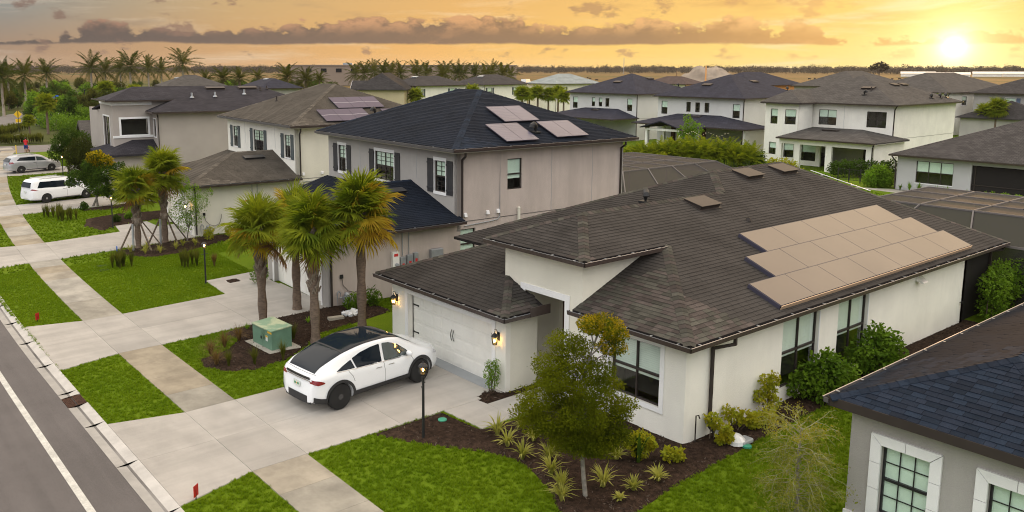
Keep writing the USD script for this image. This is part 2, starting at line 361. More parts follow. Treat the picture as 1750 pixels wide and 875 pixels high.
def hip(u0, u1, v0, v1, ez, pitch=.4, fas=.15, axis=None, far_gable=False):
    """Hip roof over the eave rectangle: planes [(polygon, eave a, eave b)], ridge ends and the closed mesh."""
    zt = ez+fas; du, dv = u1-u0, v1-v0; axis = axis or ('u' if du >= dv else 'v'); mb = MB()
    c = [np.array(q) for q in ((u0, v0, zt), (u1, v0, zt), (u1, v1, zt), (u0, v1, zt))]
    if axis == 'u':
        k = dv/2 if far_gable else min(dv/2, du/2); h = dv/2*pitch; ra = np.array([u0+k, (v0+v1)/2, zt+h]); rb = np.array([u1-(0 if far_gable else k), (v0+v1)/2, zt+h])
        planes = [([c[0], c[1], rb, ra]), ([c[1], c[2], rb]), ([c[2], c[3], ra, rb]), ([c[3], c[0], ra])]
    else:
        h = du/2*pitch; ra = np.array([(u0+u1)/2, v0+min(dv/2, du/2), zt+h]); rb = np.array([(u0+u1)/2, v1-min(dv/2, du/2), zt+h])
        planes = [([c[0], c[1], ra]), ([c[1], c[2], rb, ra]), ([c[2], c[3], rb]), ([c[3], c[0], ra, rb])]
    for p in planes: mb.poly(p)
    lo = [q-np.array([0, 0, fas]) for q in c]
    for i in range(4): mb.poly([lo[i], lo[(i+1) % 4], c[(i+1) % 4], c[i]])
    mb.poly(lo[::-1])
    return dict(planes=planes, ridge=(ra, rb), mb=mb, c=c, ez=ez, zt=zt, axis=axis)
def vent_box(par, at, e, s, size=(1.05, .62, .16), m=None, name='roof_vent'):
    """Low slant-back roof vent lying on a slope: e along the eave, s up the slope."""
    e, s = np.asarray(e, float), np.asarray(s, float); n = np.cross(e, s); at = np.asarray(at, float); L, D, H = size
    P = lambda a, b, c: at+e*a*L/2+s*b*D/2+n*c
    mb = MB()
    mb.prism([P(-1, -1, -.02), P(-1, 1, -.02), P(-1, 1, .05), P(-1, -.7, H), P(-1, -1, H*.8)], e*L)
    mb.prism([P(-1.05, -1.15, H*.95), P(-1.05, 1.05, .045), P(-1.05, 1.05, .075), P(-1.05, -1.15, H*1.13)], e*L*1.05)
    mb.prism([P(-1.1, -1.2, .0), P(1.1, -1.2, .0), P(1.1, 1.1, .0), P(-1.1, 1.1, .0)], n*.02)
    return obj(name, mb, m or MATS['bronze'], par)
def pipe_vent(par, at, h=.35, r=.05, m=None, name='vent_pipe'):
    mb = MB().tube([np.array(at)+[0, 0, -.05], np.array(at)+[0, 0, h]], r, 8); mb.lathe([(r*2.2, 0), (r*1.3, .12)], at, 8)
    return obj(name, mb, m or MATS['bronze'], par)
def gooseneck(par, at, e, m=None):
    """Hooded exhaust vent on a roof."""
    at = np.array(at, float); e = np.array(e, float); mb = MB()
    mb.tube([at+[0, 0, -.05], at+[0, 0, .25], at+[0, 0, .36]-e*.03, at+[0, 0, .42]-e*.12, at+[0, 0, .36]-e*.22, at+[0, 0, .25]-e*.25], [.11, .11, .12, .13, .13, .14], 10)
    mb.box(at-[.2, .2, .02], at+[.2, .2, .05]); return obj('exhaust_vent', mb, m or MATS['black'], par)
def gutter(par, a, b, out, m=None, clips=0, ez=None, name='gutter', lip=None):
    """Open box gutter from a to b on the fascia (a, b: fascia bottom line), out: outward normal."""
    a, b, o = np.asarray(a, float), np.asarray(b, float), np.asarray(out, float); mb = MB(); U = np.array([0, 0, 1.])
    d = b-a
    mb.prism([a+U*.0, a+o*.10, a+o*.10+U*.012, a+U*.012], d)
    mb.prism([a+o*.10, a+o*.115, a+o*.13+U*.125, a+o*.115+U*.125], d)
    mb.prism([a+U*.0, a+o*.115+U*.0, a+o*.13+U*.12, a+U*.12], d/np.linalg.norm(d)*.012); mb.prism([b+U*.0, b+o*.115+U*.0, b+o*.13+U*.12, b+U*.12], -d/np.linalg.norm(d)*.012)
    p = obj(name, mb, m or MATS['bronze_gutter'], par)
    if lip is not False and clips: q = a+o*.112+U*.126; obj('lip', MB().prism([q, q+o*.022, q+o*.022+U*.008, q+U*.008], d), MATS[lip or 'gutter_lip_dark'], p)  # added strip; its bright version carries a painted sky reflection
    for i in range(clips):
        q = a+d*(i+.5)/clips+U*.122; t = d/np.linalg.norm(d)
        obj('gutter_bracket', MB().prism([q-t*.018, q+t*.018, q+t*.018+o*.125, q-t*.018+o*.125], U*.012), MATS['galvanised'], p)
    return p
def downspout(par, pts, m=None, w=.085):
    mb = MB()
    for a, b in zip(pts[:-1], pts[1:]):
        a, b = np.asarray(a, float), np.asarray(b, float); t = (b-a)/np.linalg.norm(b-a); mb.bar(a-t*.02, b+t*.02, w, w*.8, up=(0, 0, 1) if abs(t[2]) < .9 else (1, 0, 0))
    return obj('downspout', mb, m or MATS['bronze'], par)
def basis(poly):
    p = np.asarray(poly, float); n = np.cross(p[1]-p[0], p[2]-p[0]); n /= np.linalg.norm(n)
    if n[2] < 0: n = -n
    e = np.cross([0, 0, 1.], n); e /= np.linalg.norm(e); s = np.cross(n, e)
    return e, s, n
def shingle_cells(polys, exposure=.15, width=.3, seed=1, jit=.35, limit=None):
    """Single shingles on convex roof planes: (corner points 4 x 3, normal) for each, with a raised butt edge."""
    r = np.random.default_rng(seed); cells = []
    for poly in polys:
        p = np.asarray(poly, float); e, s, n = basis(p); o = p[0]; q = np.stack([(p-o)@e, (p-o)@s], 1); pg = Polygon(q)
        t0, t1 = q[:, 1].min(), q[:, 1].max(); k = 0; t = t0
        def span(tt):
            xs = []
            for i in range(len(q)):
                a, b = q[i], q[(i+1) % len(q)]
                if abs(a[1]-b[1]) < 1e-9: continue
                f = (tt-a[1])/(b[1]-a[1])
                if -1e-6 <= f <= 1+1e-6: xs.append(a[0]+f*(b[0]-a[0]))
            return (min(xs), max(xs)) if len(xs) > 1 else None
        while t < t1-.02:
            tb = min(t+exposure, t1-1e-4); lo, hi_ = span(min(t+1e-4, t1)), span(tb)
            if lo and hi_:
                x = min(lo[0], hi_[0])-width*r.random(); xe = max(lo[1], hi_[1])
                while x < xe:
                    wd = width*(1+jit*(r.random()*2-1)); g = .004
                    a0, a1 = max(x+g, lo[0]), min(x+wd-g, lo[1]); b0, b1 = max(x+g, hi_[0]), min(x+wd-g, hi_[1])
                    if a1-a0 > .01 or b1-b0 > .01:
                        a0, a1, b0, b1 = (a0, max(a1, a0), b0, max(b1, b0))
                        lift = .012+.008*r.random()
                        if a1 > a0 or b1 > b0:
                            cells.append((np.array([o+e*a0+s*t+n*lift, o+e*a1+s*t+n*lift, o+e*b1+s*tb+n*.004, o+e*b0+s*tb+n*.004]), n))
                    x += wd
            t += exposure; k += 1
    return cells
def cell_mesh(cells):
    c = np.array([q[0] for q in cells]); n = np.array([q[1] for q in cells]); m = len(c)
    lo = c[:, :2]-n[:, None]*.03
    v = np.concatenate([c, lo], 1).reshape(-1, 3); b = np.arange(m)[:, None]*6
    f = np.concatenate([b+[0, 1, 2], b+[0, 2, 3], b+[4, 5, 1], b+[4, 1, 0], b+[5, 2, 1], b+[4, 0, 3]], 0)
    return v, f
def lay_shingles(roof, cells, mstuff, mtones, eye, singles=300, seed=3):
    """The shingles that show largest become parts of their own, the rest one part."""
    r = random.Random(seed); c = np.array([q[0].mean(0) for q in cells]); n = np.array([q[1] for q in cells]); d = eye-c; L = np.linalg.norm(d, axis=1)
    face = np.einsum('ij,ij->i', n, d)/L; size = face/L**2
    # only where the photograph's frame reaches
    rel = -d; k = rel@FWD; px = 1429.2*(rel@RGT)/k+787; py = 340.4-1429.2*(rel@UPV)/k
    size = np.where((px > 0) & (px < 1750) & (py > 0) & (py < 875) & (k > 0), size, -1)
    order = np.argsort(-size); first = set(order[:singles].tolist())
    for i in order[:singles]: obj('shingle', cell_mesh([cells[i]]), mtones[r.randrange(len(mtones))], roof)
    rest = [q for i, q in enumerate(cells) if i not in first and face[i] > -.2]
    if rest: obj('shingles', cell_mesh(rest), mstuff, roof, kind='stuff')
def ridge_caps(roof, lines, mtones, nl, nr, w=.17, step=.2, seed=5, name='ridge_cap'):
    """Bent cap shingles along hips and ridges; nl, nr: directions down the two slopes."""
    r = random.Random(seed)
    for (a, b), l, rr in zip(lines, nl, nr):
        a, b = np.asarray(a, float), np.asarray(b, float); L = np.linalg.norm(b-a); t = (b-a)/L; k = max(1, int(L/step))
        l, rr = np.asarray(l, float), np.asarray(rr, float); up = np.cross(t, l-rr); up /= np.linalg.norm(up)
        if up[2] < 0: up = -up
        for i in range(k):
            p, q = a+t*L*i/k, a+t*(L*(i+1)/k+.01); h0, h1 = up*.034, up*.022; mb = MB()
            w0 = w*(1+.06*(r.random()-.5))
            mb.add([p+l*w0+h0*.7, p+h0, p+rr*w0+h0*.7, q+l*w0+h1*.7, q+h1, q+rr*w0+h1*.7, p+l*w0-up*.01, p+rr*w0-up*.01, q+l*w0-up*.01, q+rr*w0-up*.01],
                   [[0, 1, 4, 3], [1, 2, 5, 4], [6, 7, 2, 0], [6, 0, 3, 8], [2, 7, 9, 5]]); obj(name, mb, mtones[r.randrange(len(mtones))], roof)
def slope_dir(along, plane_e, plane_s):
    """Direction in a roof plane square to a hip line, pointing down the slope."""
    d = np.asarray(along, float)/np.linalg.norm(along); n = np.cross(plane_e, plane_s); q = np.cross(n, d); q /= np.linalg.norm(q)
    return -q if q[2] > 0 else q
def on_slope(poly, x, y):
    p = np.asarray(poly, float); e, s, n = basis(p); return np.array([x, y, p[0][2]-(n[0]*(x-p[0][0])+n[1]*(y-p[0][1]))/n[2]])
# ------------------------------------------------------------------ looks
mat('stucco_white', (.84, .82, .75), .85, .2, var=.05, scale=.6, bump=.5, bscale=45., fine=.03, streak=(.035, (1., 1., .12), 1.6))
mat('stucco_cream', (.77, .74, .64), .85, .2, var=.05, scale=.6, bump=.5, bscale=45., fine=.03, streak=(.035, (1., 1., .12), 1.6))
mat('stucco_grey', (.40, .38, .36), .85, .2, var=.06, scale=.5, bump=.6, bscale=45., fine=.04, streak=(.05, (1., 1., .12), 1.3))
mat('stucco_greige', (.54, .465, .42), .85, .2, var=.06, scale=.5, bump=.5, bscale=45., fine=.03, streak=(.12, (1., 1., .15), 1.2))  # on the grey house side wall, sunset warmth is put into this colour
mat('stucco_taupe', (.40, .36, .33), .85, .2, var=.05, scale=.5, bump=.4)
mat('stucco_beige', (.50, .42, .28), .85, .2, var=.05, scale=.5)
mat('stucco_pale', (.62, .62, .60), .85, .2, var=.04, scale=.4)
mat('white_trim', (.82, .82, .82), .5, .4, var=.03, fine=.02)
mat('white_paint', (.80, .79, .75), .45, .4, var=.03)
mat('door_white', (.80, .79, .74), .5, .35, var=.03, scale=1.5, bump=.15, bscale=120.)
mat('bronze', (.030, .023, .020), .5, .35, var=.1)
mat('bronze_gutter', (.040, .029, .025), .35, .5, var=.15, scale=3.)
mat('grey_gutter', (.075, .07, .07), .4, .5, var=.1)
mat('gutter_lip', (.50, .44, .41), .35, .5, metal=.5, var=.1); mat('gutter_lip_dark', (.20, .21, .23), .35, .5, metal=.5, var=.1)  # pale lip tone is sky reflection painted along the gutter edge
mat('aluminium', (.72, .72, .72), .3, .6, metal=.8, var=.05)
mat('galvanised', (.36, .38, .40), .4, .5, metal=.6, var=.15)
mat('black', (.012, .012, .013), .4, .5, var=.1)
mat('black_matt', (.018, .018, .018), .7, .3, var=.1)
mat('room', (.05, .045, .04), .9, .1, var=.1)  # near-black tone standing in for shade inside the rooms
mat('shade', (.80, .90, .82), .8, .2, var=.05)
mat('shade_grey', (.30, .31, .29), .8, .2, var=.05)
mat('slat', (.82, .86, .82), .5, .3, var=.03)
mat('shutter_black', (.03, .03, .033), .5, .4, var=.1)
mat('shutter_slate', (.07, .085, .09), .5, .4, var=.1)
mat('shutter_blue', (.10, .14, .22), .5, .4, var=.1)
mat('grey_box', (.33, .35, .37), .4, .5, var=.06)
mat('red_label', (.55, .03, .03), .5, var=.05)
MATS = MAT
MAT['pane_glass'] = glass('pane_glass', (.955, .985, .965), .02, base=.0)
glass('clear_glass', (.93, .95, .95), .01)
glass('lamp_glass', (1.0, .93, .70), .05, base=.02)
screen('cage_screen', (.020, .018, .018), .22)
screen('lanai_screen', (.012, .011, .010), .16)
def roof_looks(name, c, spread=.32, tints=((1, 1, 1),)):
    c = np.array(c)
    mat('shingles_'+name, tuple(c), .92, .08, var=.18, scale=.8, island=spread, fine=.22, fscale=45.)
    for i, (k, t) in enumerate([(q, w) for q in (1-spread*.8, 1-spread*.35, 1., 1+spread*.4, 1+spread*.85) for w in tints]):
        mat('shingle_%s_%d' % (name, i), tuple(np.clip(c*k*np.array(t), 0, 1)), .92, .08, var=.10, scale=3., fine=.22, fscale=45.)
    return MAT['shingles_'+name], [MAT['shingle_%s_%d' % (name, i)] for i in range(5*len(tints))]
R_BROWN = roof_looks('brown', (.060, .0545, .0505), .32, ((1.06, .97, .95), (.97, 1.02, .92)))
R_NAVY = roof_looks('navy', (.0145, .020, .032), .30, ((1, 1, 1), (.95, 1.04, 1.06)))
R_DARK = roof_looks('dark', (.045, .045, .052), .26)
R_TAN = roof_looks('tan', (.105, .092, .077), .26)
mat('underlay', (.014, .012, .012), .9, .2, var=.1)
brickroof('roof_charcoal', (.040, .037, .038), (.062, .058, .058), (.02, .019, .02))
brickroof('roof_slate', (.066, .061, .058), (.092, .086, .080), (.035, .033, .032))
brickroof('roof_navyfar', (.026, .027, .040), (.038, .039, .055), (.015, .015, .022))
brickroof('roof_brownfar', (.085, .074, .066), (.115, .100, .09), (.045, .04, .036))
brickroof('roof_pale', (.24, .27, .27), (.30, .33, .33), (.15, .17, .17))
brickroof('roof_redbrown', (.075, .055, .05), (.10, .072, .066), (.04, .03, .03))

# ------------------------------------------------------------------ ground
def S(y): return max(0., y-28.)**2/660.            # how far the street bends away at y
def ground_look():
    g = Graph(); pos = g.add('geometry', 'position')
    d = g.add('vector_math', 'value', math_type='length', vector1=pos)
    dry = g.ramp(g.noise(g.add('mapping', 'vector', vector=pos, scale=(1., 1., 1.)), .012, 5., .65), (.3, (.15, .10, .04)), (.5, (.20, .13, .048)), (.7, (.13, .105, .04)))
    grn = g.ramp(g.noise(pos, .02, 5., .6), (.35, (.05, .07, .02)), (.65, (.12, .12, .035)))
    strips = g.noise(g.add('mapping', 'vector', vector=pos, rotation=(0, 0, .7), scale=(1., .12, 1.)), .011, 3.)
    f = g.m('maximum', g.m('multiply', g.ss(strips, .58, .66), .8), g.m('subtract', 1., g.ss(d, 160., 330.)))
    x = g.add('separate_xyz', 'x', vector=pos); y = g.add('separate_xyz', 'y', vector=pos)
    left = g.ss(g.m('divide', y, g.m('maximum', x, 1.)), 1.5, 2.6)          # the greener land behind the roundabout
    f = g.m('maximum', f, g.m('multiply', left, g.m('subtract', 1., g.ss(d, 420., 900.))))
    c = g.mix(f, dry, grn)
    c = g.mix(1., c, g.ramp(g.noise(pos, .25, 4., .6), (.3, (.8,)*3), (.7, (1.2,)*3)), 'multiply')
    MAT['field'] = g.make('field', g.add('principled_bsdf', 'BSDF', base_color=c, roughness=.95, specular_ior_level=.1))
ground_look()
def ring_sheet(z, radii, n=48):
    v = [(0, 0, z)]; f = []
    for r in radii:
        for i in range(n): a = 2*math.pi*i/n; v.append((r*math.cos(a), r*math.sin(a), z))
    f += [[0, 1+i, 1+(i+1) % n] for i in range(n)]
    for k in range(len(radii)-1):
        for i in range(n):
            a, b = 1+k*n+i, 1+k*n+(i+1) % n; f += [[a, a+n, b+n], [a, b+n, b]]
    return np.array(v), np.array(f)
obj('ground', ring_sheet(-.14, (60, 150, 300, 700, 1500, 3000, 6000, 9000)), MAT['field'], label='dry tan pasture and open ground reaching to the horizon', kind='structure')
mat('lawn_soil', (.115, .20, .007), .95, .1, var=.12, scale=.45, detail=4., fine=.25, fscale=30., col2=(.16, .23, .010), cpos=(.3, .75))
mat('asphalt', (.165, .150, .145), .85, .3, var=.10, scale=.35, detail=6., bump=.5, bscale=90., fine=.16, fscale=55., streak=(.14, (1.6, .10, 1.), .8))
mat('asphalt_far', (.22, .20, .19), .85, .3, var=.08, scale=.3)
mat('line_paint', (.66, .65, .60), .6, .3, var=.14, scale=3., fine=.12, fscale=25.)
for i, k in enumerate((.94, 1., 1.05, 1.0)):
    mat('concrete_%d' % i, (.50*k, .47*k, .43*k), .8, .25, var=.10, scale=.55+.2*i, detail=7., bump=.25, bscale=70., fine=.05, stretch=(1., .45, 1.), streak=(.12, (.22, 1.6, 1.), .9))
for i, c in enumerate(((.45, .40, .32), (.40, .37, .31), (.47, .44, .38), (.42, .36, .27))):
    mat('pavement_%d' % i, c, .85, .25, var=.16, scale=.8, detail=7., bump=.3, bscale=60., fine=.07, streak=(.25, (1., .7, 1.), .9))
mat('kerb_concrete', (.46, .44, .41), .8, .25, var=.14, scale=1.2, detail=6., fine=.06)
mat('gutter_stain', (.20, .19, .18), .85, .25, var=.5, scale=1.6, detail=7., stretch=(1., .25, 1.))
mat('mulch', (.036, .022, .015), .95, .1, var=.5, scale=9., detail=6., bump=1., bscale=28., fine=.4, fscale=50.)
for i, c in enumerate(((.045, .027, .018), (.07, .045, .031), (.028, .018, .013), (.11, .085, .065))): mat('mulch_chip_%d' % i, c, .9, .2, var=.2)
def sheet(name, pts, z, m, label=None, kind='structure', parent='/World', thick=0.):
    pg = Polygon(pts) if not hasattr(pts, 'exterior') else pts
    mb = MB().ext(pg, max(thick, .002), lambda s, t, d: np.stack([s, t, z-max(thick, .002)+d], -1))
    return obj(name, mb, m, parent, label, kind=kind)
def strip(xa, xb, y0, y1, n=40):
    ys = np.linspace(y0, y1, n); return [(xa+S(y), y) for y in ys]+[(xb+S(y), y) for y in ys[::-1]]
# neighbourhood turf sheet, with the street cut out
turf = Polygon([(6.05+S(y), y) for y in np.linspace(-30, 112, 60)]+[(60, 128), (120, 175), (185, 160), (185, 20), (150, -40), (30, -40)])
sheet('lawn', turf, -.03, MAT['lawn_soil'], 'green turf around the houses')
sheet('road', strip(-9., 5.5, -30, 113), -.06, MAT['asphalt'], 'grey asphalt road along the left edge')
sheet('road_line', strip(4.33, 4.50, -30, 112), -.056, MAT['line_paint'], 'white edge line painted on the road')
# valley gutter of the kerb, in cast lengths
kerb = thing('kerb', 'pale concrete kerb and valley gutter beside the road', None, (5.8, 20, 0), world=True, kind='structure')
yy = -12.
k = 0
while yy < 105:
    y1 = yy+3.0; a, b = yy+.006, y1-.006; mb = MB(); nn = 2
    prof = [(5.5, -.055), (5.72, -.075), (5.80, -.075), (6.0, -.012), (6.055, .0), (6.055, -.2), (5.5, -.2)]
    if True:
        if a < 25.75 < b or a < 26.62 < b or (25.75 <= a and b <= 26.62):
            segs = [(a, 25.75), (26.62, b)]
        else: segs = [(a, b)]
        for p, q in segs:
            if q-p < .05: continue
            A = [np.array([x+S(p), p, z]) for x, z in prof]; B = [np.array([x+S(q), q, z]) for x, z in prof]
            m = len(A); v = np.array(A+B); f = []
            for i in range(m-1): f += [[i, i+1, m+i+1], [i, m+i+1, m+i]]
            f += [[0, i+1, i] for i in range(1, m-1)]+[[m, m+i, m+i+1] for i in range(1, m-1)]
            mb.add(v, np.array(f)[:, ::-1])
        obj('kerb_length', mb, MAT['kerb_concrete'], kerb)
    yy = y1
obj('gutter_stain', MB().ext(Polygon(strip(5.74, 5.81, -12, 60, 80)), .001, lambda s, t, d: np.stack([s, t, -.0735+d], -1)), MAT['gutter_stain'], kerb)
# storm drain grate
dg = thing('drain_grate', 'rusty four-panel storm drain grate in the kerb gutter', 'drain', (5.8, 26.2, 0), world=True)
mat('rust', (.085, .042, .028), .85, .3, var=.35, scale=12.)
for i, (xa, xb) in enumerate(((5.52, 5.775), (5.795, 6.05))):
    for j, (ya, yb) in enumerate(((25.77, 26.175), (26.195, 26.60))):
        mb = MB(); z = -.055+(.035 if i else 0)
        mb.box((xa, ya, z-.03), (xb, ya+.02, z)); mb.box((xa, yb-.02, z-.03), (xb, yb, z)); mb.box((xa, ya+.02, z-.03), (xa+.02, yb-.02, z)); mb.box((xb-.02, ya+.02, z-.03), (xb, yb-.02, z))
        for t in np.linspace(ya+.05, yb-.05, 8): mb.box((xa+.02, t-.008, z-.03), (xb-.02, t+.008, z-.003))
        for t in np.linspace(xa+.06, xb-.06, 4): mb.box((t-.006, ya+.02, z-.028), (t+.006, yb-.02, z-.005))
        obj('grate', mb, MAT['rust'], dg)
obj('pit', MB().box((5.5, 25.75, -.5), (6.06, 26.62, -.14)), MAT['black_matt'], dg)
# concrete in cast panels
def slab(parent, pts, m, name='slab', z=0., gap=.006):
    pg = Polygon(pts).buffer(-gap, join_style=2); zz = z+rnd.uniform(-.002, .002)
    return obj(name, MB().ext(pg, .09, lambda s, t, d: np.stack([s, t, zz-.09+d], -1)), m, parent)
drives = [(18.6, 23.2), (29.68, 34.5), (46.75, 51.65), (62.7, 67.3), (85.5, 90.5)]
pav = thing('pavement', 'weathered concrete pavement slabs running along the lawns', None, (8.9, 20, 0), world=True, kind='structure')
edges = [-10]+[e for d in drives for e in d]+[112]
for a, b in zip(edges[::2], edges[1::2]):
    n = max(1, round((b-a)/1.52))
    for i in range(n):
        y0, y1 = a+(b-a)*i/n, a+(b-a)*(i+1)/n
        slab(pav, [(8.09+S(y0), y0), (9.62+S(y0), y0), (9.62+S(y1), y1), (8.09+S(y1), y1)], MAT['pavement_%d' % rnd.randrange(4)])
def drive(label, y0, y1, x_end, splits, sl=0., flare=.55):
    """A driveway from the kerb to a garage at x_end: apron, pavement crossing, panels."""
    d = thing('driveway', label, None, (12, (y0+y1)/2, 0), world=True, kind='structure')
    ym = (y0+y1)/2; s0, s1, sm = S(y0), S(y1), S(ym); C = lambda: MAT['concrete_%d' % rnd.randrange(4)]
    slab(d, [(6.06+S(y0-flare), y0-flare), (8.09+s0, y0), (8.09+sm, ym), (6.06+sm, ym)], C()); slab(d, [(6.06+sm, ym), (8.09+sm, ym), (8.09+s1, y1), (6.06+S(y1+flare), y1+flare)], C())
    slab(d, [(8.09+s0, y0), (9.62+s0, y0), (9.62+sm, ym), (8.09+sm, ym)], C()); slab(d, [(8.09+sm, ym), (9.62+sm, ym), (9.62+s1, y1), (8.09+s1, y1)], C())
    def T(x, y): return (x, y+sl*(x-9.62))
    xs = [None]+list(splits)+[x_end]
    for i in range(len(xs)-1):
        for (a, b) in ((y0, ym), (ym, y1)):
            p0 = (9.62+S(a), a) if i == 0 else T(xs[i], a); p3 = (9.62+S(b), b) if i == 0 else T(xs[i], b)
            slab(d, [p0, T(xs[i+1], a), T(xs[i+1], b), p3], C())
    return d, T
d1, _ = drive('concrete driveway under the white electric car', 18.6, 23.2, 16.72, (12.6,))
slab(d1, [(14.1, 18.6), (14.2, 16.95), (15.45, 17.0), (15.45, 18.2), (15.4, 18.6)], MAT['concrete_1'], 'path_slab')
slab(d1, [(15.45, 17.0), (18.0, 17.05), (18.0, 18.2), (15.45, 18.2)], MAT['concrete_2'], 'path_slab')
slab(d1, [(18.0, 17.3), (24.0, 17.3), (24.0, 19.0), (18.0, 19.0)], MAT['concrete_0'], 'porch_slab')
d2, T2 = drive('concrete driveway behind the palms of the grey house', 29.68, 34.5, 17.0, (13.4,), .07)
slab(d2, [(14.2, 34.75), (16.9, 34.9), (16.9, 37.9), (14.4, 37.6)], MAT['concrete_2'], 'path_slab')
slab(d2, [(16.9, 36.0), (22.0, 36.2), (22.0, 38.6), (16.9, 37.9)], MAT['concrete_1'], 'porch_slab')
d3, T3 = drive('concrete driveway left of the two braced palms', 46.75, 51.65, 18.4, (14.6,), .14)
slab(d3, [(14.8, 51.95), (17.3, 52.2), (17.3, 54.9), (15.2, 54.5)], MAT['concrete_2'], 'path_slab')
d4, T4 = drive('concrete driveway under the white minivan', 62.7, 67.3, 20.5, (15.8,), .05)
d5, T5 = drive('concrete driveway under the silver estate car', 85.5, 90.5, 24.5, (19.5,), .05)
# mulch beds: low mounds
def bed(pts, label, seed=1, h=.07):
    pg = Polygon(pts).buffer(.25).buffer(-.25); bx = pg.bounds; st = .12
    P = []
    for r_ in [pg.exterior]:
        L = r_.length; P += [tuple(r_.interpolate(t).coords[0]) for t in np.arange(0, L, .12)]
    nb = len(P)
    xs, ys = np.arange(bx[0], bx[2], st), np.arange(bx[1], bx[3], st); rr = np.random.default_rng(seed)
    inner = pg.buffer(-.07)
    import shapely
    gx, gy = np.meshgrid(xs, ys); q = np.stack([gx.ravel(), gy.ravel()], 1)+rr.uniform(-.03, .03, (gx.size, 2))
    q = q[shapely.contains_xy(inner, q[:, 0], q[:, 1])]
    pts2 = np.vstack([np.array(P), q]); from scipy.spatial import Delaunay
    tri = Delaunay(pts2).simplices; cen = pts2[tri].mean(1); tri = tri[shapely.contains_xy(pg, cen[:, 0], cen[:, 1])]
    dist = shapely.distance(shapely.points(pts2), pg.exterior)
    z = -.025+np.minimum(dist/.3, 1)*h*(.7+.6*meshkit.fbm(np.c_[pts2*1.3, np.zeros(len(pts2))], 3, seed))+.025*meshkit.noise(np.c_[pts2*9, np.zeros(len(pts2))], seed)*np.minimum(dist/.1, 1)
    a = pts2[tri]; fl = np.cross(a[:, 1]-a[:, 0], a[:, 2]-a[:, 0]) < 0; tri[fl] = tri[fl][:, ::-1]
    obj('mulch_bed', (np.c_[pts2, z], tri), MAT['mulch'], label=label, kind='structure', smooth=True); BEDS.append((pg, h)); return pg
BEDS = []
mb1 = bed([(11.6, 18.55), (14.0, 18.58), (14.15, 16.9), (17.9, 16.95), (17.9, 12.9), (36, 12.9), (36, 11.9), (22.9, 11.85), (18.2, 11.7), (15.5, 11.55), (13.9, 11.35), (12.6, 11.9), (12.75, 12.5), (13.2, 13.2), (13.6, 14.2), (13.7, 15.1), (13.3, 15.9), (12.7, 16.7), (12.1, 17.6)], 'dark brown mulch bed in front of the white house', 1)
mb2 = bed([(15.42, 18.55), (15.46, 18.22), (17.9, 18.25), (17.9, 18.5), (16.4, 18.55), (16.4, 19.0), (15.9, 19.05), (15.42, 18.9)], 'small mulch patch beside the garage corner', 2, .03)
mb3 = bed([(10.1, 27.3), (9.98, 26.5), (10.3, 25.7), (11.2, 25.2), (12.6, 25.5), (13.6, 26.2), (14.6, 27.2), (16.4, 27.6), (18.6, 28.1), (18.6, 29.9), (16.9, 30.25), (13.9, 30.15), (11.9, 29.55), (12.1, 28.6), (11.3, 27.7)], 'mulch bed under the three cabbage palms', 3)
mb4 = bed([(13.1, 46.9), (12.7, 45.9), (14.0, 44.2), (15.6, 44.2), (17.6, 45.2), (19.6, 46.3), (19.6, 47.7), (17.2, 47.8), (15.0, 47.3)], 'mulch bed around the two braced palms', 4)
mb5 = bed([(13.6, 55.6), (14.2, 53.3), (15.2, 54.6), (17.2, 55.0), (19.5, 56), (19.5, 58.5), (16.5, 59.0), (14.4, 58.2)], 'mulch bed around the left lamp post', 5)
mb6 = bed([(15.0, 62.1), (16.2, 61.2), (18.6, 61.6), (20.5, 62.2), (20.5, 63.3), (16, 62.9)], 'mulch strip under the twin-trunked tree', 6, .05)
bed([(14.95, 36.3), (15.1, 37.2), (15.9, 37.3), (15.8, 36.4)], 'dark square planting bed in the path', 7, .04)
# ------------------------------------------------------------------ the white single-storey house
OFF = (17.7, 12.8)
h1 = thing('white_house', 'white single-storey house with brown shingle roof and eighteen bronze solar panels', 'house', (OFF[0], OFF[1], 0), world=True)
Wm, Cm = MAT['stucco_white'], MAT['stucco_cream']
GX, GY0, GY1 = 16.42, 18.5, 24.75                       # garage block
MX, MY = 17.7, 12.8                                     # right wing corner
gf = Wall((GX, GY1), (GX, GY0)); door = (1.0, .0, 5.62, 2.06)
gf.holes.append((door[0], -.1, door[2], door[3])); gf.build(h1, Wm, 0, 2.5)
q = MB(); gf.bx(q, door[0]-.16, door[2]+.16, door[3], door[3]+.14, -.03, -.002); gf.bx(q, door[0]-.16, door[0], 0, door[3], -.028, -.002); gf.bx(q, door[2], door[2]+.16, 0, door[3], -.028, -.002); obj('door_trim', q, MAT['white_trim'], h1)
gd = sub(h1, 'garage_door')
rows, cols = 4, 8
for r_ in range(rows):
    z0, z1 = door[3]*r_/rows, door[3]*(r_+1)/rows
    for c in range(cols):
        a0, a1 = door[0]+(door[2]-door[0])*c/cols, door[0]+(door[2]-door[0])*(c+1)/cols; mb = MB()
        gf.bx(mb, a0, a1, z0+.004, z1-.004, .24, .28)
        for (b0, b1, e0, e1) in ((.04, .05, .06, .07),):
            P = lambda a, z, d: gf.fn(a, z, d)
            o = [(a0+.05, z0+.07), (a1-.05, z0+.07), (a1-.05, z1-.07), (a0+.05, z1-.07)]; i_ = [(a0+.09, z0+.11), (a1-.09, z0+.11), (a1-.09, z1-.11), (a0+.09, z1-.11)]
            vo = [P(*t, .2395) for t in o]; vi = [P(*t, .226) for t in i_]
            mb.add(np.array(vo+vi), [[0, 1, 5], [0, 5, 4], [1, 2, 6], [1, 6, 5], [2, 3, 7], [2, 7, 6], [3, 0, 4], [3, 4, 7], [4, 5, 6], [4, 6, 7]])
        obj('door_panel', mb, MAT['door_white'], gd)
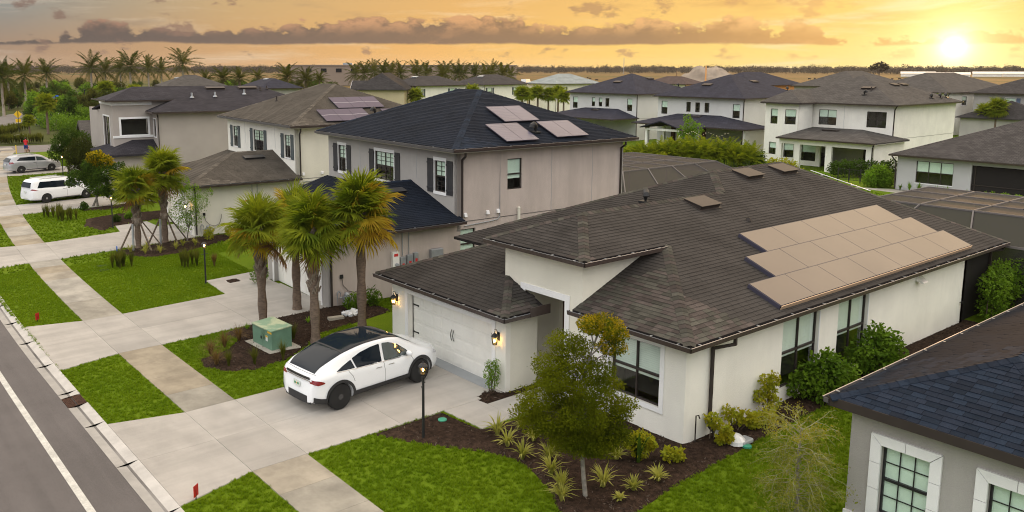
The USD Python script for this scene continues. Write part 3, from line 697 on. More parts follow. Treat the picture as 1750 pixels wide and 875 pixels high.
for a, z in ((door[0]+.02, .62), (door[0]+.02, 1.62), (door[2]-.32, 1.62), (door[2]-.32, .62)):
    mb = MB(); gf.bx(mb, a, a+.3, z-.025, z+.025, .222, .238); gf.bx(mb, a+.27, a+.32, z-.035, z+.035, .220, .2375); obj('strap_hinge', mb, MAT['black'], gd)
for a in ((door[0]+door[2])/2-.06, (door[0]+door[2])/2+.06):
    obj('pull_handle', MB().tube([gf.fn(a, .86, .225), gf.fn(a+.02, .9, .19), gf.fn(a-.015, 1.05, .18), gf.fn(a+.02, 1.2, .19), gf.fn(a, 1.24, .225)], .012, 6), MAT['black'], gd)
q = MB(); gf.bx(q, door[0], door[2], -.02, .012, -.25, .28); obj('door_apron', q, MAT['grey_box'], h1)
gr = Wall((GX, GY0), (17.95, GY0)); gr.build(h1, Cm, 0, 2.62)
gl = Wall((30., GY1), (GX, GY1)); gl.build(h1, Wm, 0, 2.5)
# entry tower
EX, EY0, EY1 = 17.75, 16.6, 20.05
ef = Wall((EX, EY1), (EX, EY0)); ef.holes.append((.98, -.1, 2.75, 2.98)); ef.build(h1, Cm, 0, 4.42)
q = MB(); ef.bx(q, .78, 2.95, 2.98, 3.18, -.03, -.002); ef.bx(q, .78, .98, 0, 2.98, -.028, -.002); ef.bx(q, 2.75, 2.95, 0, 2.98, -.028, -.002); obj('entry_trim', q, MAT['white_trim'], h1)
Wall((EX, EY0), (27., EY0)).build(h1, Cm, 0, 4.42); Wall((27., EY1), (EX, EY1)).build(h1, Cm, 0, 4.42)
ed = Wall((19.3, EY1-.2), (19.3, EY0+.2)); ed.build(h1, Cm, 0, 3.6)
obj('porch_wall', MB().box((EX+.2, 19.08, 0), (19.3, 19.25, 3.3)), Cm, h1)
mb = MB()
for a0, a1 in ((1.0, 1.95),): ed.bx(mb, a0, a1, .02, 2.4, -.06, -.002)
mat('door_brown', (.07, .035, .022), .4, .5, var=.2, stretch=(6, 6, 1)); obj('front_door', mb, MAT['door_brown'], h1)
obj('porch_ceiling', MB().box((EX+.2, EY0+.2, 3.3), (19.3, EY1-.2, 3.36)), Cm, h1)
# right wing
wf = Wall((MX, EY0), (MX, MY))
pw = window(h1, wf, 1.24, 2.97, .80, 2.52, 2, 'slats', .5, trim='full', tw=.14, rec=.07, munt=(1, 1, False))
wf.build(h1, Wm, 0, 2.86)
ws = Wall((MX, MY), (35.72, MY))
def u_of(x): return x-MX
for x0, x1 in ((22.35, 24.40), (25.60, 27.55)):
    window(h1, ws, u_of(x0), u_of(x1), .42, 2.56, 2, 'slats', .5, rec=.09, munt=(1, 1, False))
    q = MB(); ws.bx(q, u_of(x1), u_of(x1)+.05, .42, 2.56, -.03, -.001); obj('window_edge', q, MAT['white_trim'], h1)
ws.build(h1, Wm, 0, 2.86)
Wall((35.52, MY), (35.52, 27)).build(h1, Wm, 0, 2.86)
Wall((35.7, 26.9), (30, 26.9)).build(h1, Wm, 0, 2.86)
obj('lanai_post', MB().box((38.0, 12.85, 0), (38.14, 12.99, 2.8)), MAT['white_paint'], h1)
obj('lanai_screen', MB().box((35.56, 12.86, 0), (38.0, 12.87, 2.76)), MAT['lanai_screen'], h1)
q = MB(); q.prism([(31.05, MY, 2.38), (31.05, MY-.26, 2.33), (31.05, MY-.30, 2.36), (31.05, MY, 2.62)], (.34, 0, 0)); obj('wall_vent', q, MAT['aluminium'], h1)
q = MB(); q.tube([(35.2, MY, .85), (35.2, MY-.12, .85), (35.2, MY-.12, .78)], .02, 6); q.ball((35.2, MY-.07, .9), .035); obj('hose_tap', q, MAT['black'], h1)
# roof planes
PT = .4
R = h1_roof = sub(h1, 'roof'); cells = []
def zr(y): return 2.93+PT*(y-12.46)
e0, e1, ey = 17.36, 38.5, 12.46
A, B = np.array([28.6, 19.85, zr(19.85)]), np.array([33.6, 19.85, zr(19.85)])
cor = np.array([e0, ey, 2.93]); hipT = np.array([e0+3.78, ey+3.78, 2.93+PT*3.78])
ecor = np.array([17.42, 16.24, zr(16.24)]); eap = np.array([17.42+2.21, 18.45, zr(18.45)]); erd = np.array([27.2, 18.45, zr(18.45)])
far = np.array([e1, ey, 2.93])
f_at = lambda y: B+(far-B)*((B[1]-y)/(B[1]-ey))
right = [[cor, far, f_at(16.24), hipT], [ecor, f_at(16.24), f_at(18.45), eap], [erd, f_at(18.45), B, A]]
front = [np.array([e0, EY0+.02, 2.93]), cor, hipT, np.array([e0+3.78+.36, EY0+.02, 2.93+PT*(3.78+.36)])]
el_ = np.array([17.42, 20.66, ecor[2]])
efront = [el_, ecor, eap]
eleft = [np.array([25.6, 20.66, ecor[2]]), el_, eap, erd]
mfront = [np.array([21.21, 27.24, 2.93]), np.array([21.21, 12.46, 2.93]), A]
mleft = [np.array([38.5, 27.24, 2.93]), np.array([21.21, 27.24, 2.93]), A, B]
mback = [np.array([38.5, 12.46, 2.93]), np.array([38.5, 27.24, 2.93]), B]
ub = MB()
for p in right+[front, efront, eleft, mleft, mback]: ub.prism(p, (0, 0, -.10))
ub.prism(mfront, (0, 0, -.10))
gh = hip(16.07, 26.0, 18.16, 25.3, 2.41, .4)
gp = lambda x, y, pl: on_slope(gh['planes'][pl], x, y)
g0, g3, (gra, grb) = gh['c'][0], gh['c'][3], gh['ridge']
ub.prism([g3, g0, gra], (0, 0, -.14)); ub.prism([g0, gp(17.80, 18.16, 0), gp(17.80, 19.9, 0)], (0, 0, -.14)); ub.prism([gp(17.9, 20.06, 0), gp(26, 20.06, 0), grb, gra], (0, 0, -.1)); ub.prism(gh['planes'][2], (0, 0, -.14))
obj('roof_deck', ub, MAT['underlay'], R)
C_ = shingle_cells(right+[front, efront, mfront, eleft], .152, .30, 11)+shingle_cells([gh['planes'][3], gh['planes'][0]], .152, .30, 12)
# cells of the hip face that lie under the entry roof are left out
def hidden(c):
    m = c[0].mean(0)
    if abs(c[1][0]) > .3 and m[0] > 21.0 and m[1] < 18.45 and m[2] < zr(m[1])-.03: return True      # main hip face below the right slope
    if abs(c[1][0]) > .3 and m[0] > 21.0 and m[1] >= 18.45 and m[1] < 20.66 and m[2] < ecor[2]+PT*(20.66-m[1])-.03: return True
    if m[0] > 17.74 and m[0] < 27 and 16.6 < m[1] < 20.2 and m[2] < 4.2: return True
    return False
C_ = [c for c in C_ if not hidden(c)]
lay_shingles(R, C_, R_BROWN[0], R_BROWN[1], EYE, 300)
eR, sR, nR = basis(right[0]); eF, sF, nF = basis(front); gF = basis(gh['planes'][3]); gR = basis(gh['planes'][0]); gL = basis(gh['planes'][2])
def caps_on(roof, a, b, B1, B2, tones, **k):
    d = np.asarray(b, float)-np.asarray(a, float); ridge_caps(roof, [(a, b)], tones, [slope_dir(d, B1[0], B1[1])], [slope_dir(d, B2[0], B2[1])], **k)
mL = basis(mleft)
for a, b, X_, Y_ in ((cor, hipT, basis(front), basis(right[0])), (ecor, eap, basis(efront), basis(right[1])), (eap, erd, basis(eleft), basis(right[1])), (erd, A, basis(mfront), basis(right[2])), (A, B, mL, basis(right[2])), (el_, eap, basis(efront), basis(eleft)), (np.array([21.21+1.5, 27.24-1.5, 3.53]), A, basis(mfront), mL), (far, B, basis(mback), basis(right[0]))):
    caps_on(R, a, b, X_, Y_, R_BROWN[1])
gc0, gc3 = gh['c'][0], gh['c'][3]; ra, rb = gh['ridge']
caps_on(R, gc0, gc0+(ra-gc0)*.62, gF, gR, R_BROWN[1], w=.14); caps_on(R, gc3, ra, gF, gL, R_BROWN[1]); caps_on(R, ra, rb, gR, gL, R_BROWN[1])
# soffits
sf = MB()
sf.prism([(17.36, 12.46, 2.80), (38.5, 12.46, 2.80), (38.5, 12.9, 2.80), (17.36, 12.9, 2.80)], (0, 0, .03)); sf.prism([(17.36, 12.9, 2.80), (17.8, 12.9, 2.80), (17.8, 16.6, 2.80), (17.36, 16.6, 2.80)], (0, 0, .03))
sf.prism([(17.42, 16.24, 4.32), (21., 16.24, 4.32), (21., 16.7, 4.32), (17.42, 16.7, 4.32)], (0, 0, .03)); sf.prism([(17.42, 16.7, 4.32), (17.9, 16.7, 4.32), (17.9, 20.66, 4.32), (17.42, 20.66, 4.32)], (0, 0, .03))
obj('soffit', sf, MAT['stucco_cream'], h1)
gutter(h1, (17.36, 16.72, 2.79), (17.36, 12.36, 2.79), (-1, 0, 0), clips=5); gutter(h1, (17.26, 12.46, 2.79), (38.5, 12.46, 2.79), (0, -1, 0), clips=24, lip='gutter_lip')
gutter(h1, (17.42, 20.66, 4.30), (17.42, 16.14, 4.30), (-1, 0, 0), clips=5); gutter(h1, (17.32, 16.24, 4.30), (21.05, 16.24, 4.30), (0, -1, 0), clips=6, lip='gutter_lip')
gutter(h1, (16.07, 25.3, 2.42), (16.07, 18.06, 2.42), (-1, 0, 0), clips=9); gutter(h1, (15.97, 18.16, 2.42), (17.85, 18.16, 2.42), (0, -1, 0), clips=2)
q = MB(); q.box((17.0, 18.02, 2.42), (17.85, 18.05, 2.72)); obj('splash_guard', q, MAT['bronze_gutter'], h1)
downspout(h1, [(19.25, 12.38, 2.80), (19.25, 12.38, 2.62), (18.75, 12.72, 2.52), (18.75, 12.72, .30), (18.75, 12.45, .12)])
downspout(h1, [(38.25, 12.40, 2.80), (38.25, 12.5, 2.62), (37.9, 12.8, 2.55), (37.9, 12.8, .2)])
# roof fittings
for x, y in ((25.3, 17.95), (30.2, 19.3), (32.8, 19.3)):
    vent_box(h1, on_slope(right[2], x, y), eR, sR, (1.15, .75, .17))
p_ = on_slope(mfront, 25.8, 20.9); gooseneck(h1, p_, (.7, .7, 0))
pipe_vent(h1, on_slope(right[1], 26.2, 16.6), .12, .05)
q = MB(); q.tube([on_slope(right[2], 37.0-1.2, 16.9)+[0, 0, .05], on_slope(right[2], 34.4, 18.9)+[0, 0, .05]], .022, 6)
for t in (.3, .8): q.box(on_slope(right[2], 35.8-1.4*t, 16.9+2*t)-[.05, .05, .0], on_slope(right[2], 35.8-1.4*t, 16.9+2*t)+[.05, .05, .05])
obj('conduit', q, MAT['aluminium'], h1)
# solar panels: three rows, each panel framed
def cells_look(name, c1, c2, line, rough, spec, coat=1.):
    g = Graph(); pos = g.add('geometry', 'position')
    base = g.ramp(g.noise(pos, .5, 2.), (.3, c1), (.7, c2))
    MAT[name] = g.make(name, g.add('principled_bsdf', 'BSDF', base_color=base, roughness=rough, specular_ior_level=spec, ior=1.6, specular_tint=line, coat_weight=coat, coat_roughness=.06, coat_ior=1.55))
cells_look('pv_bronze', (.045, .037, .034), (.058, .047, .041), (1., .93, .85), .30, .4, .36)
cells_look('pv_violet', (.030, .024, .045), (.040, .030, .055), (.9, .85, 1.), .4, .25, .08)
cells_look('pv_white', (.030, .030, .055), (.045, .045, .075), (1., .95, 1.), .3, .4, .45)
mat('pv_frame', (.035, .033, .05), .35, .6, var=.05); mat('pv_skirt', (.55, .40, .27), .35, .5, metal=.5, var=.06); mat('pv_line', (.6, .58, .62), .4, .5, var=.05); mat('pv_dot', (.45, .44, .46), .5, .4, var=.05)  # skirt tan is reflected sky put into its colour
def panel(par, o, e, s, n, w, d, face, dots=None, midline=False, skirt=None, left=False):
    """Solar panel: o lower left corner, w along e, d along s, standing off the roof."""
    P = lambda a, b, c: o+e*a+s*b+n*c; g_ = .012
    mb = MB(); mb.prism([P(g_, g_, .135), P(w-g_, g_, .135), P(w-g_, d-g_, .135), P(g_, d-g_, .135)], n*.006)
    p = obj('solar_panel', mb, face, par)
    fr = MB()
    for a0, a1, b0, b1 in ((0, w, 0, g_), (0, w, d-g_, d), (0, g_, g_, d-g_), (w-g_, w, g_, d-g_)):
        a0 += .004; a1 -= .004; b0 += .003; b1 -= .003
        if a1-a0 > .001 and b1-b0 > .001: fr.prism([P(a0, b0, .098), P(a1, b0, .098), P(a1, b1, .098), P(a0, b1, .098)], n*.045)
    obj('frame', fr, MAT['pv_frame'], p)
    if midline: obj('cell_line', MB().prism([P(g_, d/2-.012, .1415), P(w-g_, d/2-.012, .1415), P(w-g_, d/2+.012, .1415), P(g_, d/2+.012, .1415)], n*.0015), MAT['pv_line'], p)
    if dots:
        q = MB(); na, nb = dots
        for i in range(1, na):
            for j in range(1, nb):
                a, b = w*i/na, d*j/nb; q.poly([P(a-.022, b, .1425), P(a, b-.022, .1425), P(a+.022, b, .1425), P(a, b+.022, .1425)])
        for i in range(1, na): a = w*i/na; q.poly([P(a-.002, g_, .142), P(a+.002, g_, .142), P(a+.002, d-g_, .142), P(a-.002, d-g_, .142)])
        for j in range(1, nb): b = d*j/nb; q.poly([P(g_, b-.002, .142), P(w-g_, b-.002, .142), P(w-g_, b+.002, .142), P(g_, b+.002, .142)])
        obj('cell_grid', q, MAT['pv_dot'], p)
    return p
pw_, pd_ = 1.93, 1.163
for row, (x0, n_) in enumerate(((21.9, 7), (23.35, 6), (24.6, 5))):
    b0 = on_slope(right[0], x0, 12.70)+sR*pd_*row
    for i in range(n_): panel(h1, b0+eR*pw_*i*(1 if eR[0] > 0 else -1), eR if eR[0] > 0 else -eR, sR, nR, pw_, pd_, MAT['pv_bronze'])
    E_ = eR if eR[0] > 0 else -eR
    q = MB(); q.prism([b0-E_*.03+nR*.0, b0-E_*.03+sR*pd_+nR*.0, b0-E_*.03+sR*pd_+nR*.13, b0-E_*.03+nR*.13], E_*.02); obj('array_skirt', q, MAT['pv_frame'], h1)
    if row == 0:
        q = MB(); q.prism([b0-sR*.035+nR*.0, b0-sR*.035+E_*pw_*n_, b0-sR*.035+E_*pw_*n_+nR*.13, b0-sR*.035+nR*.13], sR*.02); obj('array_skirt', q, MAT['pv_skirt'], h1)
# wall lanterns beside the garage door
mat('bulb', (1., .7, .3), .5, emit=(1., .58, .18), es=55.); mat('bulb_dim', (1., .7, .3), .5, emit=(1., .50, .14), es=25.)
def lantern(mbf, mbg, c, h=.30, r=.085):
    """Six-sided lantern body at c (bottom): frame into mbf, glass into mbg."""
    c = np.array(c, float); n = 6; A_ = lambda rr, z: [c+[rr*math.cos(2*math.pi*i/n), rr*math.sin(2*math.pi*i/n), z] for i in range(n)]
    lo, hi_ = A_(r*.72, .03), A_(r, h*.66)
    for i in range(n): mbf.bar(lo[i], hi_[i], .013)
    for i in range(n): j = (i+1) % n; mbg.poly([lo[i], lo[j], hi_[j], hi_[i]])
    mbf.lathe([(.02, 0), (r*.78, .012), (r*.78, .032), (.02, .036)], c, 6)
    mbf.lathe([(r*1.08, h*.66), (r*1.18, h*.69), (r*1.0, h*.78), (r*.55, h*.90), (r*.2, h*.95), (.012, h*1.0), (.02, h*1.05), (.006, h*1.1)], c, 10)
for i, (y, lab) in enumerate(((24.42, 'lit black wall lantern on the left of the garage door'), (18.82, 'lit black wall lantern on the right of the garage door'))):
    t = thing('wall_lantern', lab, 'lantern', (GX, y, 1.62), world=True, group='lit wall lanterns of the white house')
    f_, g_ = MB(), MB(); c = (GX-.17, y, 1.50); lantern(f_, g_, c, .40, .10)
    f_.tube([(GX-.02, y, 1.78), (GX-.10, y, 1.98), (GX-.17, y, 2.0), (GX-.185, y, 1.96), (GX-.17, y, 1.90)], .012, 6); f_.prism([(GX-.003, y-.05, 1.62), (GX-.003, y+.05, 1.62), (GX-.003, y+.05, 1.88), (GX-.003, y-.05, 1.88)], (-.03, 0, 0))
    obj('frame', f_, MAT['black'], t); obj('pane', g_, MAT['lamp_glass'], t); obj('bulb', MB().ball((c[0], c[1], c[2]+.13), (.035, .035, .055)), MAT['bulb'], t)
# ------------------------------------------------------------------ the other houses
def simple_roof(par, hr, m, name='roof', caps=None):
    return obj(name, hr['mb'], m, par)
def tiled_roof(par, hr, faces, tones, singles, exposure=.16, width=.33, seed=2, eye=None, caps=()):
    """A hip roof with real shingles on the slopes that face the street or the camera."""
    r = sub(par, 'roof'); obj('roof_deck', hr['mb'], MAT['underlay'], r); loc, yaw = PLACE[par]
    a = math.radians(-yaw); d = EYE-loc; le = np.array([d[0]*math.cos(a)-d[1]*math.sin(a), d[0]*math.sin(a)+d[1]*math.cos(a), d[2]])
    cells = shingle_cells([hr['planes'][i] for i in faces], exposure, width, seed)
    global FWD, RGT, UPV
    keep = FWD, RGT, UPV; Ri = np.array([[math.cos(a), -math.sin(a), 0], [math.sin(a), math.cos(a), 0], [0, 0, 1]])
    FWD, RGT, UPV = Ri@FWD, Ri@RGT, Ri@UPV
    lay_shingles(r, cells, tones[0], tones[1], le, singles); FWD, RGT, UPV = keep
    for i, j, p, q in caps: caps_on(r, p, q, basis(hr['planes'][i]), basis(hr['planes'][j]), tones[1], w=.16, step=.3)
    return r
PLACE = {}
def house(name, label, o, yaw, group=None):
    p = thing(name, label, 'house', (o[0], o[1], 0), yaw, group); PLACE[p] = (np.array([o[0], o[1], 0.]), yaw); return p
def plan_a(p, wm, side, roofs, shm, head, win_far, grey):
    """Two-storey house with a garage in front: garage block u 0..6.6, upper floor behind it."""
    U2 = 6.6
    w = Wall((0, 0), (17.4, 0)); ol = [(0, 0), (17.4, 0), (17.4, 6.3), (U2, 6.3), (U2, 3.05), (0, 3.05)]
    window(p, w, 9.55, 10.45, 4.2, 5.68, 1, 'shade', .62, bmat=MAT['shade'], frame='bronze'); window(p, w, 6.79, 7.65, 1.15, 2.58, 1, 'shade', .95)
    w.build(p, side, outline=ol)
    f = Wall((U2, 12.7), (U2, 0)); s = lambda v: 12.7-v
    for (a, b, nl, c) in ((11.5, 10.62, 1, 0), (7.39, 5.50, 2, 1), (1.82, .92, 1, 2)):
        window(p, f, s(a), s(b), 4.2, 5.66, nl, 'shade' if c != 3 else None, .5, munt=(2 if nl == 1 else 2, 3), trim=head, rec=.06)
        for e0, e1 in ((s(a)-.60, s(a)-.10), (s(b)+.10, s(b)+.60)): shutter(p, f, e0, e1, 4.12, 5.72, shm)
    f.build(p, wm, 2.5, 6.3); Wall((17.4, 0), (17.4, 12.7)).build(p, wm, 0, 6.3); Wall((17.4, 12.7), (U2, 12.7)).build(p, wm, 0, 6.3)
    gw = Wall((0, 6.3), (0, 0)); gw.holes.append((.75, -.1, 5.6, 2.1)); gw.build(p, wm, 0, 3.05)
    q = MB(); gw.bx(q, .6, 5.75, 2.1, 2.25, -.03, -.002); gw.bx(q, .6, .75, 0, 2.1, -.028, -.002); gw.bx(q, 5.6, 5.75, 0, 2.1, -.028, -.002); obj('door_trim', q, MAT['white_trim'], p)
    gd = sub(p, 'garage_door')
    for r_ in range(4):
        for c in range(8):
            mb = MB(); gw.bx(mb, .75+4.85*c/8+.004, .75+4.85*(c+1)/8-.004, 2.1*r_/4+.004, 2.1*(r_+1)/4-.004, .2, .24); gw.bx(mb, .75+4.85*c/8+.06, .75+4.85*(c+1)/8-.06, 2.1*r_/4+.07, 2.1*(r_+1)/4-.07, .19, .2); obj('door_panel', mb, MAT['door_white'], gd)
    Wall((6.6, 6.3), (.2, 6.3)).build(p, wm, 0, 3.05)
    pb = Wall((6.4, 12.7), (6.4, 6.5)); window(p, pb, 3.4, 5.0, .6, 2.2, 2, 'shade', .4); pb.build(p, wm, 0, 3.2)
    obj('front_door', MB().box((6.33, 10.4, 0), (6.398, 11.4, 2.3)), MAT['door_brown'], p)
    for v in (12.5, 9.4): obj('porch_post', MB().box((4.35, v-.14, 0), (4.63, v+.14, 2.9)), wm, p)
    # roofs
    hi_ = hip(6.1, 17.9, -.5, 13.2, 6.22, .41); lo = hip(-.5, 6.75, -.45, 8.25, 2.92, .325, axis='u', far_gable=True)
    c = hi_['c']; ra, rb = hi_['ridge']; tr = tiled_roof(p, hi_, (3, 0), roofs, 40, seed=4, caps=((3, 0, c[0], ra if hi_['axis'] == 'u' else ra), (3, 2, c[3], rb)))
    c2 = lo['c']; la, lb = lo['ridge']; t2 = tiled_roof(p, lo, (3, 0), roofs, 40, seed=6, caps=((3, 0, c2[0], la), (0, 2, la, lb)))
    sh = MB(); pz = 2.92+.15
    pr = [np.array([4.1, 12.75, pz]), np.array([4.1, 6.2, pz]), np.array([6.62, 6.2, pz+.70]), np.array([6.62, 13.0, pz+.70])]
    t3 = sub(p, 'porch_roof'); obj('roof_deck', MB().prism(pr, (0, 0, -.14)), MAT['underlay'], t3)
    cl = [q for q in shingle_cells([pr], .16, .33, 9)]; obj('shingles', cell_mesh(cl), roofs[0], t3, kind='stuff')
    g_ = MAT['grey_gutter'] if grey else MAT['bronze_gutter']
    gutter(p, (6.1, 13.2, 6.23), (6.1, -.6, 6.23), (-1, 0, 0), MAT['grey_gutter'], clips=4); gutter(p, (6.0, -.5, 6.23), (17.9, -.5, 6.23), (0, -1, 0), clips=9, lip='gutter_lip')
    gutter(p, (-.5, 6.2, 2.93), (-.5, -.55, 2.93), (-1, 0, 0), clips=4); gutter(p, (-.6, -.45, 2.93), (6.75, -.45, 2.93), (0, -1, 0), clips=4); gutter(p, (4.1, 12.75, 2.93), (4.1, 8.3, 2.93), (-1, 0, 0), clips=2)
    obj('soffit', MB().box((6.1, -.5, 6.17), (6.6, 13.2, 6.2)).box((6.6, -.5, 6.17), (17.9, 0, 6.2)), MAT['stucco_cream'], p)
    downspout(p, [(6.75, -.45, 6.22), (6.75, -.45, 6.0), (6.85, -.06, 5.8), (6.85, -.06, 3.15)]); downspout(p, [(17.1, -.45, 6.22), (17.1, -.45, 6.0), (17.2, -.06, 5.8), (17.2, -.06, 3.1)])
    downspout(p, [(.12, -.06, 2.85), (.12, -.06, .1)])
    obj('belt_joint', MB().box((6.7, -.012, 2.93), (17.4, -.001, 2.955)), MAT['grey_gutter'], p)
    for u in (12.35, 15.15): obj('wall_joint', MB().box((u, -.008, 2.98), (u+.018, -.001, 6.1)), MAT['grey_box'], p)
    for v in (3.4, 9.0): obj('wall_joint', MB().box((6.592, v, 4.6), (6.599, v+.018, 6.1)), MAT['grey_box'], p)
    for u in (6.98, 8.28, 8.9): obj('wall_vent', MB().prism([(u, 0, 3.16), (u, -.10, 3.16), (u, -.07, 3.30), (u, 0, 3.34)], (.15, 0, 0)), MAT['white_trim'], p)
    obj('vent_duct', MB().tube([(10.22, -.07, 1.6), (10.22, -.07, 3.25)], .075, 8).ball((10.22, -.07, 3.27), .085), MAT['stucco_cream'], p)
    obj('conduit', MB().tube([(9.07, -.04, 6.1), (9.07, -.04, 3.0), (8.95, -.04, 2.86), (8.6, -.04, 2.82), (7.0, -.04, 2.74)], .022, 6), MAT['galvanised'], p)
    for u in (3.62, 3.95): obj('conduit', MB().tube([(u, -.04, 1.8), (u, -.04, 2.9)], .022, 6), MAT['galvanised'], p)
    # meters on the garage side
    q = MB(); q.tm(trimesh.creation.box((.34, .16, 1.15)), rotz(0, (3.22, -.08, 1.45))); q.lathe([(.11, 0), (.11, .02)], (0, 0, 0), 3) if False else None; obj('meter_box', q, MAT['white_paint'], p)
    obj('meter_dial', MB().tube([(3.25, -.16, 1.45), (3.25, -.26, 1.45)], [.085, .07], 12), MAT['grey_box'], p); obj('warning_label', MB().box((3.12, -.166, 1.82), (3.32, -.161, 1.94)), MAT['red_label'], p)
    for u, wd, z, hh in ((3.6, .26, 1.44, .62), (3.96, .3, 1.5, .6), (4.28, .22, 1.58, .55)):
        b = obj('switch_box', rounded((u-wd/2, -.15, z-hh/2), (u+wd/2, -.0, z+hh/2), .015, 2), MAT['galvanised'], p); obj('warning_label', MB().box((u-.06, -.156, z-.16), (u+.06, -.151, z+.02)), MAT['red_label'], b)
    obj('inverter_box', rounded((5.05, -.22, 1.42), (5.7, 0, 1.9), .03, 2), MAT['galvanised'], p)
    q = MB(); q.box((.54, -.06, 1.2), (.68, 0, 1.36)); q.tube([(.62, -.05, 1.2), (.66, -.05, .9), (.9, -.05, .62), (1.2, -.05, .52), (1.5, -.05, .62), (1.62, -.05, .95), (1.64, -.05, 1.2)], .014, 5); obj('cable', q, MAT['black_matt'], p)
    q = MB(); q.tube([(.35, -.12, 0), (.35, -.12, .62), (.42, -.12, .7), (.5, -.12, .62), (.5, -.12, .4)], .03, 8); q.tube([(.45, -.12, .4), (1.2, -.12, .4)], .03, 8); q.tm(trimesh.creation.box((.3, .2, .34)), rotz(0, (.75, -.2, .3))); q.ball((.75, -.2, .52), .12); obj('gas_meter', q, MAT['galvanised'], p)
    return hi_, lo
h2 = house('grey_house', 'grey two-storey house with navy shingle roof and black shutters beside the palms', (16.70, 29.97), -2.5)
hi2, lo2 = plan_a(h2, MAT['stucco_grey'], MAT['stucco_greige'], R_NAVY, MAT['shutter_black'], 'ends', 0, True)  # side wall tone is the front grey with warm sunlight painted in
h3 = house('cream_house', 'white two-storey house with tan roof, slate shutters and violet solar panels', (17.91, 48.12), -4.)
hi3, lo3 = plan_a(h3, MAT['stucco_white'], MAT['stucco_cream'], R_TAN, MAT['shutter_slate'], 'sill', 0, False)
def pv_group(par, hr, lst, face, **k):
    pl = hr['planes'][0]; e, s, n = basis(pl)
    if e[0] < 0: e = -e
    for (u, v, cnt, w, d) in lst:
        o = on_slope(pl, u, v)
        for i in range(cnt): panel(par, o+e*w*i, e, s, n, w, d, face, **k)
pv_group(h2, hi2, ((10.6, 1.55, 2, 1.12, 1.75), (9.2, -.33, 2, 1.0, 1.85), (12.45, -.22, 2, 1.08, 1.75)), MAT['pv_white'], dots=(6, 10))
pv_group(h3, hi3, ((10.3, 1.42, 3, 1.16, 1.72), (8.6, -.32, 3, 1.13, 1.74), (13.25, -.25, 3, 1.1, 1.5)), MAT['pv_violet'], midline=True)
pl = hi2['planes'][0]; gooseneck(h2, on_slope(pl, 11.75, .55), (1, 0, 0)); pl3 = hi3['planes'][0]; gooseneck(h3, on_slope(pl3, 12.6, .6), (1, 0, 0))
for hh, lo_ in ((h2, lo2), (h3, lo3)):
    e, s, n = basis(lo_['planes'][0]); vent_box(hh, on_slope(lo_['planes'][0], 4.9, 2.9), e, s, (1.3, .5, .12), MAT['black'])
fp = hi3['planes'][3]
pipe_vent(h3, on_slope(fp, 8.9, 8.6), .4, .05)
# yellow-brown far wall of H3: entry lamp is built with the lamps

# --- house with the corner tower, further up the street
h4 = house('tower_house', 'grey two-storey house with dark roof and a windowed corner tower', (15.24, 70.09), -6.)
G4 = MAT['stucco_taupe']
w = Wall((7.9, -.6), (22, -.6)); w.build(h4, G4, 0, 6.3)
obj('wall_joint', MB().box((15.1, -.61, 3.6), (15.12, -.601, 6.2)), MAT['grey_box'], h4)
f = Wall((7.9, 1.6), (7.9, -.6)); window(h4, f, .45, 1.25, 4.25, 5.7, 1, None, fixed=True, trim='full', tw=.09); f.build(h4, G4, 0, 6.3)
w = Wall((4.8, 1.6), (10.6, 1.6)); window(h4, w, .62, 2.72, 4.42, 5.72, 1, None, fixed=True, trim='full', tw=.16, frame='black'); w.build(h4, G4, 0, 7.2)
f = Wall((4.8, 7.2), (4.8, 1.6)); window(h4, f, 1.3, 4.1, 3.1, 5.85, 3, None, fixed=True, trim='full', tw=.12); f.build(h4, G4, 0, 7.2)
q = MB(); q.box((4.74, 1.54, 4.18), (7.9, 1.6, 4.36)); q.box((4.74, 1.6, 2.75), (4.8, 7.2, 2.95)); q.box((4.74, 1.54, 6.85), (7.9, 1.6, 7.18)); q.box((4.735, 1.6, 6.85), (4.8, 7.2, 7.18)); obj('wall_band', q, MAT['white_trim'], h4)
Wall((22, 13), (4.8, 13)).build(h4, G4, 0, 6.3); Wall((4.8, 13), (4.8, 7.2)).build(h4, G4, 0, 6.3); Wall((22, -.6), (22, 13)).build(h4, G4, 0, 6.3)
q = MB(); c = [np.array(t) for t in ((7.4, -1.1, 6.37), (22.5, -1.1, 6.37), (22.5, 13.4, 6.37), (4.35, 13.4, 6.37))]
zu = 6.37+.4*2.3; rz = 8.30; vr = -1.1+(rz-6.37)/.4
tu = np.array([4.35, 1.2, zu]); tj = np.array([7.4+2.3, 1.2, zu]); ap = np.array([4.35+(vr-1.2), vr, rz]); apf = np.array([4.35, 2*vr-1.2, zu]); rb_ = np.array([22.5-(vr+1.1), vr, rz])
pm = [[c[0], c[1], rb_, tj], [tu, tj, rb_, ap], [apf, tu, ap], [np.array([22.5, 2*vr+1.1, 6.37]), np.array([4.35, 2*vr+1.1, 6.37]), ap, rb_], [c[1], np.array([22.5, 2*vr+1.1, 6.37]), rb_]]
for t in pm: q.prism(t, (0, 0, -.15))
obj('roof', q, MAT['roof_navy4'] if 'roof_navy4' in MAT else brickroof('roof_navy4', (.030, .028, .034), (.046, .043, .050), (.016, .015, .018), -6.), h4)
gutter(h4, (7.4, -1.1, 6.23), (22.5, -1.1, 6.23), (0, -1, 0), clips=6); gutter(h4, (4.35, 1.2, zu-.15), (9.6, 1.2, zu-.15), (0, -1, 0), clips=2); gutter(h4, (4.35, 8, zu-.15), (4.35, 1.1, zu-.15), (-1, 0, 0), clips=2); gutter(h4, (7.4, 1.2, 6.23), (7.4, -1.2, 6.23), (-1, 0, 0))
downspout(h4, [(7.75, -.9, 6.2), (7.85, -.66, 5.9), (7.85, -.66, .2)])
